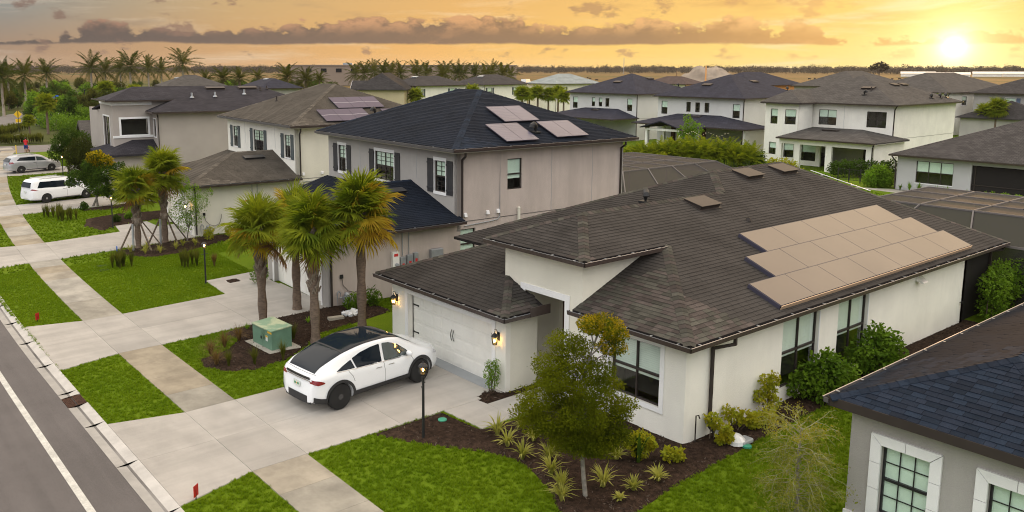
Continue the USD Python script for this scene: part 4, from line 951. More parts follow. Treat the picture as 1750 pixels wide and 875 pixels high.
pl = hip(3.6, 7.9, -1.0, 6.0, 2.9, .36, axis='u', far_gable=True); obj('lower_roof', pl['mb'], MAT['roof_navy4'], h4); Wall((4.3, 5.5), (4.3, -.5)).build(h4, G4, 0, 2.95); Wall((4.3, -.5), (7.9, -.5)).build(h4, G4, 0, 2.95)
obj('roof_return', MB().prism([(7.4, 1.6, 6.37), (7.4, -1.1, 6.37), (9.7, 1.2, zu), (10.1, 1.6, zu+.16)], (0, 0, -.15)), MAT['roof_navy4'], h4)
e, s, n = basis(pm[0])
for u in (13.7, 16.6): vent_box(h4, on_slope(pm[0], u, 3.2), e, s, (1.6, .5, .14), MAT['bronze'])
for u, v in ((11.2, 1.4), (13.2, 1.5), (15.9, 1.9)): pipe_vent(h4, on_slope(pm[0], u, v), .42, .09, MAT['galvanised'])
for u, v in ((17.6, 2.6), (18.3, 2.9)): pipe_vent(h4, on_slope(pm[0], u, v), .3, .06)
obj('vent_duct', MB().tube([(15.8, -.67, 2.0), (15.8, -.67, 3.3)], .08, 8), MAT['stucco_cream'], h4)
# --- garage wing beyond it, and the roofs behind
h5 = house('garage_house', 'low grey garage with charcoal gable roof at the left of the tower house', (22.6, 88.6), -9.)
G5 = MAT['stucco_grey']
f = Wall((0, 6.6), (0, 0)); f.holes.append((1.0, -.1, 5.4, 2.1)); f.build(h5, G5, 0, 2.75, outline=[(0, 0), (6.6, 0), (6.6, 2.75), (3.3, 4.25), (0, 2.75)])
q = MB(); f.bx(q, .85, 5.55, 2.1, 2.3, -.03, -.002); f.bx(q, .85, 1.0, 0, 2.1, -.028, -.002); f.bx(q, 5.4, 5.55, 0, 2.1, -.028, -.002); obj('door_trim', q, MAT['white_trim'], h5)
gd = sub(h5, 'garage_door')
for r_ in range(4):
    mb = MB(); f.bx(mb, 1.0, 5.4, 2.1*r_/4+.006, 2.1*(r_+1)/4-.006, .15, .2); obj('door_panel', mb, MAT['stucco_greige'], gd)
Wall((0, 0), (13, 0)).build(h5, G5, 0, 2.75); Wall((13, 6.6), (0, 6.6)).build(h5, G5, 0, 2.75); Wall((13, 0), (13, 6.6)).build(h5, G5, 0, 2.75)
q = MB()
q.prism([(-.5, -.45, 2.72), (13.4, -.45, 2.72), (13.4, 3.3, 4.38), (-.5, 3.3, 4.38)], (0, 0, .13)); q.prism([(13.4, 7.05, 2.72), (-.5, 7.05, 2.72), (-.5, 3.3, 4.38), (13.4, 3.3, 4.38)], (0, 0, .13)); obj('roof', q, MAT['roof_slate'], h5)
q = MB()
for a, b in (((-.52, -.45, 2.64), (-.52, 3.3, 4.30)), ((-.52, 7.05, 2.64), (-.52, 3.3, 4.30))): q.bar(a, b, .05, .2, (0, 0, 1))
obj('bargeboard', q, MAT['bronze'], h5)
gutter(h5, (-.5, -.45, 2.62), (13.4, -.45, 2.62), (0, -1, 0)); downspout(h5, [(.2, -.4, 2.6), (.35, -.06, 2.35), (.35, -.06, .1)])
# --- the low grey house whose roof corner fills the lower right
h19 = house('near_house', 'grey single-storey house with navy shingle roof and white framed windows, cut by the frame', (17.36, 8.21), 0.)
f = Wall((0, 0), (0, -8.2))
for s0 in (.68+.0, 2.72):
    window(h19, f, s0, s0+.98, .55, 2.1, 1, 'shade', .98, rec=.10, munt=(3, 2), frame='black')
    t = .22; P = lambda a, z, d: f.fn(a, z, d); s1 = s0+.98; z0, z1 = .55, 2.1; w19 = []
    def cast(poly):
        mb = MB(); v = [P(a, z, -.002) for a, z in poly]; mb.prism(v, (-.055, 0, 0)); obj('cast_surround', mb, MAT['white_trim'], h19)
    g_ = .006; m = (s0+s1)/2
    cast([(s0-t+g_, z1+t), (m-g_, z1+t), (m-g_, z1), (s0+g_, z1)]); cast([(m+g_, z1+t), (s1+t-g_, z1+t), (s1-g_, z1), (m+g_, z1)])
    for a0, a1, sg in ((s0-t, s0, -1), (s1, s1+t, 1)):
        zs = [z1, z1-.42, z1-1.0, z0-t]
        for i in range(3):
            zt0, zt1 = zs[i], zs[i+1]
            if i == 0:
                top_ = [(a0, z1+t-g_*2), (a1, z1-g_*2)] if sg < 0 else [(a0, z1-g_*2), (a1, z1+t-g_*2)]
            else: top_ = [(a0, zt0-g_), (a1, zt0-g_)]
            cast([top_[0], top_[1], (a1, zt1+g_), (a0, zt1+g_)])
f.build(h19, MAT['stucco_grey'], 0, 2.86); Wall((22, 0), (.2, 0)).build(h19, MAT['stucco_grey'], 0, 2.86); Wall((.2, -8.2), (22, -8.2)).build(h19, MAT['stucco_grey'], 0, 2.86)
q = MB(); q.box((-.06, -8.2, .24), (-.001, .02, .36)); obj('plinth_band', q, MAT['white_trim'], h19)
def L19(x, y, z): return np.array([x-17.36, y-8.21, z])
rz = 2.93+.4*2.62; yv = 8.56-2.62
pf = [L19(17.01, 2*yv-8.56, 2.93), L19(17.01, 8.56, 2.93), L19(19.63, yv, rz)]
pls = [L19(41, 8.56, 2.93), L19(17.01, 8.56, 2.93), L19(19.63, yv, rz), L19(41, yv, rz)]
prs = [L19(17.01, 2*yv-8.56, 2.93), L19(24, 2*yv-8.56, 2.93), L19(24, yv, rz), L19(19.63, yv, rz)]
r19 = sub(h19, 'roof'); q = MB()
for t in (pf, pls, prs): q.prism(t, (0, 0, -.1))
obj('roof_deck', q, MAT['underlay'], r19)
lay_shingles(r19, shingle_cells([pf, pls, prs], .152, .30, 21), R_NAVY[0], R_NAVY[1], EYE-np.array([17.36, 8.21, 0]), 300)
caps_on(r19, pf[1], pf[2], basis(pf), basis(pls), R_NAVY[1], w=.16); caps_on(r19, pf[2], L19(26, yv, rz), basis(pls), basis(prs), R_NAVY[1], w=.16); caps_on(r19, pf[0], pf[2], basis(pf), basis(prs), R_NAVY[1], w=.16)
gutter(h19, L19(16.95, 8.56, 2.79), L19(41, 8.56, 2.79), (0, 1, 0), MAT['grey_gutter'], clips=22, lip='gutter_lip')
q = MB(); q.box(L19(16.99, 0, 2.74), L19(17.03, 8.60, 2.94)); obj('fascia', q, MAT['bronze'], h19); obj('soffit', MB().box(L19(17.03, 0, 2.76), L19(17.4, 8.56, 2.785)), MAT['stucco_cream'], h19)
# --- the second street, seen from behind
def back_house(name, label, X, y0, y1, depth, wm, roofm, wins, porch=None, base_label=None, ez=6.22, vents=(), group=None, lean=None):
    p = house(name, label, (X, y0), 0., group); L = y1-y0
    w = Wall((0, L), (0, 0))
    for (a, b, z0, z1, nl, bl) in wins: window(p, w, y1-a, y1-b, z0, z1, nl, bl, .5, rec=.05)
    w.build(p, wm, 0, ez+.08); Wall((0, 0), (depth, 0)).build(p, wm, 0, ez+.08); Wall((depth, L), (0, L)).build(p, wm, 0, ez+.08); Wall((depth, 0), (depth, L)).build(p, wm, 0, ez+.08)
    r = hip(-.5, depth+.5, -.5, L+.5, ez, .4); obj('roof', r['mb'], roofm, p)
    gutter(p, (-.5, L+.5, ez), (-.5, -.6, ez), (-1, 0, 0)); gutter(p, (-.6, -.5, ez), (depth+.5, -.5, ez), (0, -1, 0))
    downspout(p, [(-.3, -.4, ez), (.06, -.06, ez-.35), (.06, -.06, .2)])
    obj('belt_joint', MB().box((.0, -.012, 2.95), (depth, -.001, 2.975)), MAT['grey_gutter'], p)
    obj('wall_joint', MB().box((-.008, L*.38, 3.2), (-.001, L*.38+.02, ez-.1)), MAT['grey_box'], p)
    for (k, u, v) in vents:
        e, s, n = basis(r['planes'][k]); at_ = on_slope(r['planes'][k], u, v)
        vent_box(p, at_, e, s, (1.25, .6, .15), MAT['bronze'])
    return p, r
h12, r12 = back_house('white_back_house', 'large white two-storey house with grey-brown roof and back porch', 84., 38., 50.9, 14.3, MAT['stucco_white'], MAT['roof_slate'],
    ((45.63, 43.73, 4.07, 5.64, 2, 'shade'), (40.6, 38.66, 4.05, 5.62, 2, None)), vents=((3, 3.2, 4.2), (0, 8.2, 3.9), (0, 10.2, 3.9)))
def R12(x, y, z): return (x-84., y-38., z)
bay = [(84.0, 46.25), (81.0, 46.25), (80.6, 47.7), (81.2, 50.1), (82.6, 50.9), (84., 50.9)]
for i, (a, b) in enumerate(zip(bay[1:], bay[2:])):
    w = Wall((b[0]-84, b[1]-38), (a[0]-84, a[1]-38)); c = w.L/2
    if i == 0: window(h12, w, w.L/2-.55, w.L/2+.55, 4.13, 5.66, 1, 'shade', .5); window(h12, w, w.L/2-.5, w.L/2+.5, .7, 2.15, 1, 'shade', .5)
    if i == 1: window(h12, w, c-.5, c+.5, 4.1, 5.66, 1, 'shade', .5); window(h12, w, c-.5, c+.5, .87, 2.15, 1, 'shade', .5)
    if i == 2: window(h12, w, c-.45, c+.45, 4.1, 5.66, 1, 'shade', .5)
    w.build(h12, MAT['stucco_white'], 0, 6.3, inset=0)
Wall((-3.0, 8.25), (0, 8.25)).build(h12, MAT['stucco_white'], 0, 6.3)
q = MB(); be = [np.array(R12(x, y, 6.37)) for x, y in ((84.2, 45.75), (80.6, 45.75), (80.1, 47.7), (80.8, 50.5), (82.4, 51.4), (84.2, 51.4))]; bp = np.array(R12(83.0, 48.4, 7.65)); bk = np.array(R12(88, 48.4, 7.65))
for a, b in zip(be[1:-1], be[2:]): q.prism([b, a, bp], (0, 0, -.15))
q.prism([be[1], be[0], bk, bp], (0, 0, -.15)); obj('bay_roof', q, MAT['roof_slate'], h12)
q = MB()
for a, b in zip(be[:-1], be[1:]): q.bar(a-np.array([0, 0, .08]), b-np.array([0, 0, .08]), .05, .17)
obj('fascia', q, MAT['bronze'], h12)
# back porch
q = MB(); po = [np.array(R12(x, y, z)) for x, y, z in ((76.9, 46.1, 3.1), (76.9, 36.3, 3.1), (84.02, 46.2, 3.1), (84.02, 36.3, 3.1))]
t1, t2 = np.array(R12(84.02, 46.2, 3.78)), np.array(R12(84.02, 40.9, 3.78))
q.prism([po[0], po[1], t2, t1], (0, 0, -.15)); q.prism([po[1], po[3], t2], (0, 0, -.15)); obj('porch_roof', q, MAT['roof_slate'], h12)
e, s, n = basis([po[0], po[1], t2, t1]); vent_box(h12, np.array(R12(82.2, 43.3, 3.62)), e, s, (1.5, .6, .12), MAT['bronze'])
pw = Wall(R12(77.3, 46., 0)[:2], R12(77.3, 36.7, 0)[:2])
for a, b in ((46.-45.72, 46.-44.3), (46.-43.75, 46.-41.1), (46.-40.5, 46.-37.2)): pw.holes.append((a, -.1, b, 2.46))
pw.build(h12, MAT['stucco_white'], 0, 2.95, th=.3)
Wall(R12(77.6, 36.7, 0)[:2], R12(84, 36.7, 0)[:2]).build(h12, MAT['stucco_white'], 0, 2.95)
w = Wall(R12(81.0, 46, 0)[:2], R12(81.0, 43.6, 0)[:2]); window(h12, w, .35, 1.9, .5, 2.2, 1, 'shade', .5); w.build(h12, MAT['stucco_white'], 0, 2.95)
w = Wall(R12(83.9, 43.6, 0)[:2], R12(83.9, 36.8, 0)[:2]); w.build(h12, MAT['stucco_cream'], 0, 2.95)
q = MB(); 
for v in (37.3, 38.4, 39.5, 40.4): q.box(R12(83.6, v, 0), R12(83.7, v+.08, 2.4))
obj('sliding_door', q, MAT['bronze'], h12); obj('pane', MB().box(R12(83.72, 37.3, 0), R12(83.74, 40.4, 2.35)), MAT['lanai_screen'], h12)
downspout(h12, [R12(77.2, 36.5, 2.9), R12(77.35, 36.64, 2.6), R12(77.35, 36.64, .1)])
gutter(h12, R12(76.9, 46.1, 2.96), R12(76.9, 36.2, 2.96), (-1, 0, 0)); obj('soffit', MB().box(R12(76.9, 36.3, 2.93), R12(84, 46.1, 2.95)), MAT['stucco_cream'], h12)
s_ = lambda u, v, h=.35: gooseneck(h12, on_slope(r12['planes'][0], u, v), (1, 0, 0))
for u in (9.5, 11.6, 13.0): s_(u, .55)
pipe_vent(h12, on_slope(r12['planes'][0], 9.0, .5), .3, .05); gooseneck(h12, on_slope(r12['planes'][3], 1.6, 3.8), (0, 1, 0)); pipe_vent(h12, on_slope(r12['planes'][3], 2.6, 3.6), .4, .06)
def porch(p, X, y0, pr, z=3.0, roofm=None, tops=None):
    a, b, front = pr; q = MB(); loc = lambda x, y, zz: np.array([x-X, y-y0, zz]); zt = z+.12; dz = tops[2]
    P0, P1, P2, P3 = loc(front, b, zt), loc(front, a, zt), loc(X, a, zt), loc(X, b, zt); T1, T2 = loc(X, tops[0], dz), loc(X, tops[1], dz)
    q.prism([P0, P1, T1, T2], (0, 0, -.14)); q.prism([P1, P2, T1], (0, 0, -.14)); q.prism([P3, P0, T2], (0, 0, -.14)); obj('porch_roof', q, roofm, p)
    gutter(p, loc(front, b, z-.02), loc(front, a-.1, z-.02), (-1, 0, 0)); gutter(p, loc(front-.1, a, z-.02), loc(X, a, z-.02), (0, -1, 0))
    e, s, n = basis([P0, P1, T1, T2]); vent_box(p, (T1+T2)/2*.8+(P0+P1)/2*.2+np.array([0, 0, .0]), e, s, (1.2, .6, .12), MAT['bronze'])
h11, r11 = back_house('pale_back_house', 'pale two-storey house with navy roof behind the areca palms, right one of two alike', 87.5, 56.95, 69.4, 13., MAT['stucco_pale'], MAT['roof_navyfar'],
    ((68.84, 67.9, 4.05, 5.7, 1, 'shade'), (65., 64.34, 4.46, 5.68, 1, None), (63.66, 62.99, 4.46, 5.67, 1, None), (62.3, 61.63, 4.46, 5.66, 1, None), (58.33, 57.35, 4.0, 5.64, 1, 'shade')), vents=((3, 3.0, 7.2), (0, 8.2, 4.0)))
porch(h11, 87.5, 56.95, (53.0, 69.5, 82.5), 3.0, MAT['roof_navyfar'], (59.96, 66.25, 4.18)); gooseneck(h11, on_slope(r11['planes'][0], 11.5, 1.2), (1, 0, 0))
q = MB(); q.box((-4.6, -3.4, 0), (-.01, -3.2, 2.95)); obj('porch_wall', q, MAT['stucco_pale'], h11)
for v in (2.2, 6.5, 10.5): obj('porch_post', MB().box((-4.6, v-.2, 0), (-4.2, v+.2, 2.95)), MAT['rust'], h11)
h10, r10 = back_house('pale_back_house', 'pale two-storey house with navy roof in the middle distance, left one of two alike', 90., 75.05, 87.6, 12.5, MAT['stucco_pale'], MAT['roof_navyfar'],
    ((87.0, 86.06, 4.04, 5.67, 1, 'shade'), (83.26, 82.65, 4.43, 5.66, 1, 'shade'), (81.92, 81.3, 4.43, 5.65, 1, 'shade'), (80.66, 79.99, 4.43, 5.64, 1, None), (76.7, 75.8, 4.0, 5.66, 1, 'shade')), vents=((3, 3.2, 6.2), (0, 8., 4.4)))
porch(h10, 90., 75.05, (74.6, 88.5, 84.5), 3.0, MAT['roof_navyfar'], (78.26, 84.47, 4.2)); gooseneck(h10, on_slope(r10['planes'][0], 11.0, 1.5), (1, 0, 0))
# string-lit patio roof beside the right one
pg = thing('patio_pergola', 'low navy gabled patio roof with white beam beside the areca palms', 'pergola', (79, 60.5, 0), world=True)
q = MB(); q.prism([(78.2, 64.6, 2.9), (82.6, 64.6, 2.9), (82.6, 61.6, 3.75), (78.2, 61.6, 3.75)], (0, 0, .12)); q.prism([(82.6, 58.6, 2.9), (78.2, 58.6, 2.9), (78.2, 61.6, 3.75), (82.6, 61.6, 3.75)], (0, 0, .12)); obj('roof', q, MAT['roof_navyfar'], pg)
for y in (59.2, 64.0):
    for x in (78.8, 82.0): obj('post', MB().box((x-.15, y-.15, 0), (x+.15, y+.15, 2.9)), MAT['white_paint'], pg)
obj('beam', MB().box((78.7, 59., 2.65), (78.95, 64.2, 2.9)), MAT['white_paint'], pg)
sl = MB()
for i in range(22): t = i/21; sl.ball((78.3-.8*math.sin(t*3.1), 58.6-6.*t, 2.95-.35*math.sin(t*9.4)**2), .028)
mat('warm_dot', (.9, .8, .6), .5, emit=(1., .8, .5), es=.8); obj('string_lights', sl, MAT['warm_dot'], pg, kind='stuff')
# --- grey single-storey house at the right edge
h13 = house('grey_low_house', 'grey single-storey house with charcoal roof and triple window at the right edge', (71., 8.), 0.)
w = Wall((0, 23.5), (0, 0)); window(h13, w, 31.5-29.98, 31.5-27.18, .72, 2.5, 3, 'shade', .48, rec=.06, trim='sill', bmat=MAT['shade']); w.holes.append((31.5-25.88, -.1, 23., 2.5)); w.build(h13, MAT['stucco_pale'] if False else MAT['stucco_lowgrey'] if 'stucco_lowgrey' in MAT else mat('stucco_lowgrey', (.46, .46, .46), .85, .2, var=.05, scale=.5), 0, 2.95)
Wall((16, 23.5), (0, 23.5)).build(h13, MAT['stucco_lowgrey'], 0, 2.95); Wall((3.5, 17.9), (3.5, 0)).build(h13, MAT['stucco_lowgrey'], 0, 2.9); Wall((3.5, 17.9), (0.2, 17.9)).build(h13, MAT['stucco_lowgrey'], 0, 2.9)
obj('lanai_screen', MB().box((.12, .5, 0), (.13, 17.86, 2.5)), MAT['lanai_screen'], h13)
q = MB()
for v in (17.6, 13.2, 9., 4.8): q.box((.08, v, 0), (.16, v+.07, 2.5))
q.box((.08, .5, .95), (.16, 17.86, 1.0)); obj('screen_frame', q, MAT['bronze'], h13)
q = MB(); q.box((3.1, 9., 0), (3.4, 12., 2.3)); obj('sliding_door', q, MAT['bronze'], h13)
r13 = hip(-.5, 17, -.5, 24., 2.78, .4); obj('roof', r13['mb'], MAT['roof_charcoal2'] if 'roof_charcoal2' in MAT else brickroof('roof_charcoal2', (.048, .045, .045), (.078, .072, .070), (.022, .02, .02)), h13); gutter(h13, (-.5, 24., 2.79), (-.5, -.5, 2.79), (-1, 0, 0)); downspout(h13, [(-.4, 23.8, 2.75), (-.06, 23.6, 2.3), (-.06, 23.55, .1)])
# --- farther houses
def far_house(name, label, c, L, depth, wm, roofm, wins=(), yaw=0., ez=6.22, pitch=.4, shut=None, axis=None, vents=(), group=None):
    p = house(name, label, c, yaw, group); w = Wall((0, L), (0, 0)); s = Wall((0, 0), (depth, 0))
    for (k, a, b, z0, z1) in wins:
        ww = w if k == 'f' else s; window(p, ww, a, b, z0, z1, 1, 'shade', .5, rec=.05, trim='full', tw=.12 if shut is None else .05)
        if shut: shutter(p, ww, a-.62, a-.12, z0, z1, shut); shutter(p, ww, b+.12, b+.62, z0, z1, shut)
    w.build(p, wm, 0, ez+.08); s.build(p, wm, 0, ez+.08); Wall((depth, L), (0, L)).build(p, wm, 0, ez+.08); Wall((depth, 0), (depth, L)).build(p, wm, 0, ez+.08)
    r = hip(-.5, depth+.5, -.5, L+.5, ez, pitch, axis=axis); obj('roof', r['mb'], roofm, p)
    gutter(p, (-.5, L+.5, ez), (-.5, -.6, ez), (-1, 0, 0)); gutter(p, (-.6, -.5, ez), (depth+.5, -.5, ez), (0, -1, 0))
    downspout(p, [(-.3, -.4, ez), (.06, -.06, ez-.35), (.06, -.06, .2)])
    for (k, u, v) in vents:
        e, s_, n = basis(r['planes'][k]); vent_box(p, on_slope(r['planes'][k], u, v), e, s_, (1.3, .7, .16), MAT['galvanised'])
    return p, r
far_house('far_house', 'distant white house with charcoal roof and green shutters, left one of the two', (94., 132.8), 8., 14., MAT['stucco_white'], MAT['roof_charcoal'], (('s', .7, 2., 4.1, 5.7), ('s', 9.6, 10.9, 4.1, 5.7)), yaw=8., shut=MAT['shutter_slate'], vents=((3, 3.5, 3.8),))
far_house('far_house', 'distant white house with charcoal roof and dark shutters, right one of the two', (111.2, 132.8), 9., 14., MAT['stucco_white'], MAT['roof_charcoal'], (('s', 1.2, 2.5, 4.1, 5.7), ('s', 9.6, 10.9, 4.1, 5.7), ('f', 4., 5.2, 4.1, 5.7)), yaw=8., shut=MAT['shutter_slate'], vents=((3, 3.5, 4.),))
far_house('pale_roof_house', 'distant cream house with pale blue-grey roof', (129.4, 130.3), 9.5, 13., MAT['stucco_cream'], MAT['roof_pale'], (('s', 1.2, 2.7, 4.1, 5.7),), yaw=-4., shut=MAT['shutter_slate'])
b6 = house('gabled_beige_house', 'distant beige house with grey gabled roof and twin windows', (80., 132.), -42.)
wf = Wall((0, 13), (0, 0))
bg = Wall((-1.0, 7.0), (-1.0, 3.2)); window(b6, bg, .9, 2.9, 3.7, 5.2, 2, 'shade', .5, munt=(2, 2), trim='full', tw=.22); bg.build(b6, MAT['stucco_beige'], 0, 5.8, outline=[(0, 0), (3.8, 0), (3.8, 5.9), (1.9, 7.2), (0, 5.9)])
Wall((-1., 3.2), (0, 3.2)).build(b6, MAT['stucco_beige'], 0, 5.9); Wall((0, 7.), (-1., 7.)).build(b6, MAT['stucco_beige'], 0, 5.9)
window(b6, wf, 10.7, 11.7, 3.7, 5.3, 1, 'shade', .5, munt=(2, 2), trim='full', tw=.22); wf.build(b6, MAT['stucco_beige'], 0, 5.95); Wall((0, 0), (9, 0)).build(b6, MAT['stucco_beige'], 0, 5.95); lw = Wall((9, 13), (0, 13)); lw.build(b6, MAT['stucco_beige'], 0, 5.95, outline=[(0, 0), (9, 0), (9, 5.95), (4.5, 8.6), (0, 5.95)]); Wall((9, 0), (9, 13)).build(b6, MAT['stucco_beige'], 0, 5.95)
q = MB(); q.prism([(-.5, 13.5, 5.75), (-.5, -.5, 5.75), (4.5, 2.5, 8.7), (4.5, 13.5, 8.7)], (0, 0, .15)); q.prism([(9.5, -.5, 5.75), (9.5, 13.5, 5.75), (4.5, 13.5, 8.7), (4.5, 2.5, 8.7)], (0, 0, .15)); q.prism([(-.5, -.5, 5.75), (9.5, -.5, 5.75), (4.5, 2.5, 8.7)], (0, 0, .15))
q.prism([(-1.4, 7.5, 5.75), (-1.4, 5.1, 7.28), (3., 5.1, 7.28), (3., 7.5, 5.75)], (0, 0, .15)); q.prism([(-1.4, 2.7, 5.75), (3., 2.7, 5.75), (3., 5.1, 7.28), (-1.4, 5.1, 7.28)], (0, 0, .15)); obj('roof', q, MAT['roof_charcoal'], b6)
q = MB()
for a, b in (((-1.42, 7.5, 5.72), (-1.42, 5.1, 7.24)), ((-1.42, 2.7, 5.72), (-1.42, 5.1, 7.24))): q.bar(a, b, .05, .28)
obj('bargeboard', q, MAT['white_trim'], b6)
far_house('back_roof_house', 'house with grey-brown roof showing behind the tower house', (54.6, 158.), 9., 11., MAT['stucco_grey'], MAT['roof_slate'], yaw=-10., vents=((3, 3., 5.),))
far_house('back_roof_house', 'house with blue-black roof showing behind the tower house', (62., 133.), 13., 7., MAT['stucco_grey'], MAT['roof_navyfar'], yaw=-10., vents=((3, 3., 7.),))
far_house('brown_roof_house', 'small distant house with red-brown roof beside the sand heap', (150., 112.), 11., 7., MAT['stucco_cream'], MAT['roof_redbrown'], yaw=0.)
mat('stucco_orange', (.72, .36, .13), .85, .2, var=.05)  # low evening sun is put into this orange, on wall and pole
far_house('orange_wall_house', 'distant house with dark roof and walls coloured orange as if sunlit', (149.5, 96.4), 12., 18., MAT['stucco_orange'], MAT['roof_navyfar'], yaw=-4.)
far_house('grey_roof_house', 'distant house with stepped grey roof behind the large white house, left one', (156.4, 77.), 13.5, 20., MAT['stucco_grey'], MAT['roof_slate'], (('s', 2., 3.6, 4.4, 5.8),), yaw=0.)
far_house('grey_roof_house', 'distant house with long grey roof behind the large white house, right one', (131.9, 52.2), 13., 22., MAT['stucco_white'], MAT['roof_slate'], (('s', 4.5, 6., 4.4, 5.7),), yaw=-3., vents=())
h18, r18 = far_house('blue_shutter_house', 'grey two-storey house with blue shutters at the right edge', (134.8, 36.), 13.8, 13., MAT['stucco_grey'], MAT['roof_charcoal'], (('f', 4.1, 5.4, 4.0, 5.7), ('f', 9.2, 10.5, 4.0, 5.7)), shut=MAT['shutter_blue'], vents=((3, 3.5, 6.),))
lo = hip(129.5-134.8, .1, 2., 14., 2.9, .4, axis='u', far_gable=False); obj('lower_roof', lo['mb'], MAT['roof_charcoal'], h18); obj('wall', MB().box((-4.8, 2.5, 0), (0, 13.5, 2.95)), MAT['stucco_grey'], h18)
# --- screened pool cages
def cage(label, P, hgt, frame, groups):
    pass
def cage_box(label, x0, x1, y0, y1, ze, zt, ins, nx, ny, loc):
    """Mansard screen cage: walls to ze, sloped shoulders, flat top at zt."""
    t = thing('pool_cage', label, 'pool cage', loc, world=True)
    bot = [(x0, y0), (x1, y0), (x1, y1), (x0, y1)]; top = [(x0+ins, y0+ins), (x1-ins, y0+ins), (x1-ins, y1-ins), (x0+ins, y1-ins)]
    for i in range(4):
        j = (i+1) % 4; a, b, c, d = (*bot[i], ze), (*bot[j], ze), (*top[j], zt), (*top[i], zt)
        obj('screen_panel', MB().poly([(*bot[i], 0.), (*bot[j], 0.), b, a]), MAT['cage_screen'], t); obj('screen_panel', MB().poly([a, b, c, d]), MAT['cage_screen'], t)
    obj('screen_panel', MB().poly([(*q_, zt) for q_ in top]), MAT['cage_screen'], t)
    def bar(a, b, w_=.06): obj('beam', MB().bar(a, b, w_, w_*1.6), MAT['bronze_alu'], t)
    for i in range(4):
        j = (i+1) % 4; n_ = nx if i % 2 == 0 else ny
        bar((*bot[i], ze), (*bot[j], ze)); bar((*top[i], zt), (*top[j], zt)); bar((*bot[i], ze), (*top[i], zt)); bar((*bot[i], 0), (*bot[i], ze))
        for k in range(1, n_):
            f = k/n_; A_ = np.array([*bot[i], 0.])*(1-f)+np.array([*bot[j], 0.])*f; B_ = np.array([*top[i], 0.])*(1-f)+np.array([*top[j], 0.])*f
            bar(A_, A_+[0, 0, ze]); bar(A_+[0, 0, ze], B_+[0, 0, zt])
            if i < 2:
                C2 = np.array([*top[(i+3) % 4], 0.])*(1-f)+np.array([*top[(i+2) % 4], 0.])*f; bar(B_+[0, 0, zt], C2+[0, 0, zt])
    return t
mat('bronze_alu', (.15, .135, .13), .7, .3, metal=.0, var=.05)
cage_box('dark screened pool cage behind the white house', 38.6, 48., 10.6, 20.5, 2.7, 3.75, 1.6, 3, 3, (43, 15, 0))
cage_box('dark screened pool cage behind the grey house', 38., 51., 32.3, 43., 2.6, 3.6, 1.7, 4, 3, (44, 37, 0))
# ------------------------------------------------------------------ plants
mat('palm_leaf', (.20, .30, .018), .65, .12, var=.3, scale=1.2, trans=.35, island=.25, col2=(.42, .46, .03))
mat('palm_leaf_gold', (.62, .36, .03), .65, .12, var=.3, scale=1.5, trans=.35, island=.3, col2=(.66, .52, .04))  # frond gold: old yellow leaves, plus sunset light put into the colour
mat('palm_dead', (.20, .115, .055), .8, .2, var=.3, trans=.2)
mat('palm_trunk', (.17, .125, .095), .9, .2, var=.25, scale=7., bump=.8, bscale=25., stretch=(1, 1, 2.5))
mat('palm_boot', (.25, .205, .165), .9, .2, var=.3, scale=6., bump=.6, bscale=40.)
mat('royal_trunk', (.36, .31, .26), .85, .2, var=.15, scale=2.)
mat('crownshaft', (.12, .17, .04), .5, .4, var=.15)
mat('bark', (.13, .10, .075), .9, .2, var=.3, scale=9., bump=.8, bscale=40.)
mat('bark_wispy', (.30, .29, .17), .9, .1, var=.2)
mat('bark_grey', (.22, .20, .17), .9, .2, var=.25, scale=9., bump=.5, bscale=50.)
mat('leaf_tree', (.17, .225, .006), .65, .10, var=.3, scale=.9, trans=.42, island=.35, col2=(.30, .33, .010))
mat('leaf_gold', (.50, .38, .010), .65, .12, var=.3, scale=1.2, trans=.35, island=.3)
mat('leaf_dark', (.08, .15, .016), .65, .12, var=.3, scale=.8, trans=.25, island=.35)
mat('leaf_clusia', (.13, .27, .018), .65, .12, var=.25, scale=1.5, trans=.25, island=.35, col2=(.25, .42, .03))
mat('leaf_young', (.22, .38, .035), .65, .12, var=.3, scale=1.5, trans=.4, island=.3)
mat('leaf_yellow', (.80, .70, .03), .65, .12, var=.3, scale=3., trans=.35, island=.35, col2=(.52, .60, .05))
mat('leaf_wispy', (.38, .46, .06), .65, .12, var=.3, scale=1., trans=.35, island=.35, col2=(.48, .46, .08))
mat('blade_lily', (.42, .46, .08), .65, .12, var=.25, scale=2., trans=.35, island=.3, col2=(.62, .60, .16))
mat('blade_grass', (.13, .17, .025), .65, .12, var=.3, scale=2., trans=.35, island=.35, col2=(.22, .22, .04))
mat('blade_dry', (.33, .20, .07), .65, .12, var=.3, scale=2., trans=.3, island=.35, col2=(.30, .20, .09))
mat('lawn_blade', (.165, .275, .006), .65, .12, var=.1, scale=.4, detail=3., trans=.35, island=.12, col2=(.205, .30, .008), cpos=(.3, .7))
mat('leaf_far', (.085, .125, .018), .65, .12, var=.35, scale=.12, trans=.2, island=.35, col2=(.15, .15, .025))
mat('leaf_treeline', (.085, .070, .045), .65, .12, var=.3, scale=.01, island=.25)
mat('leaf_red', (.20, .03, .015), .65, .12, var=.3, trans=.3, island=.3)
def V3(*a): return np.array(a, float)
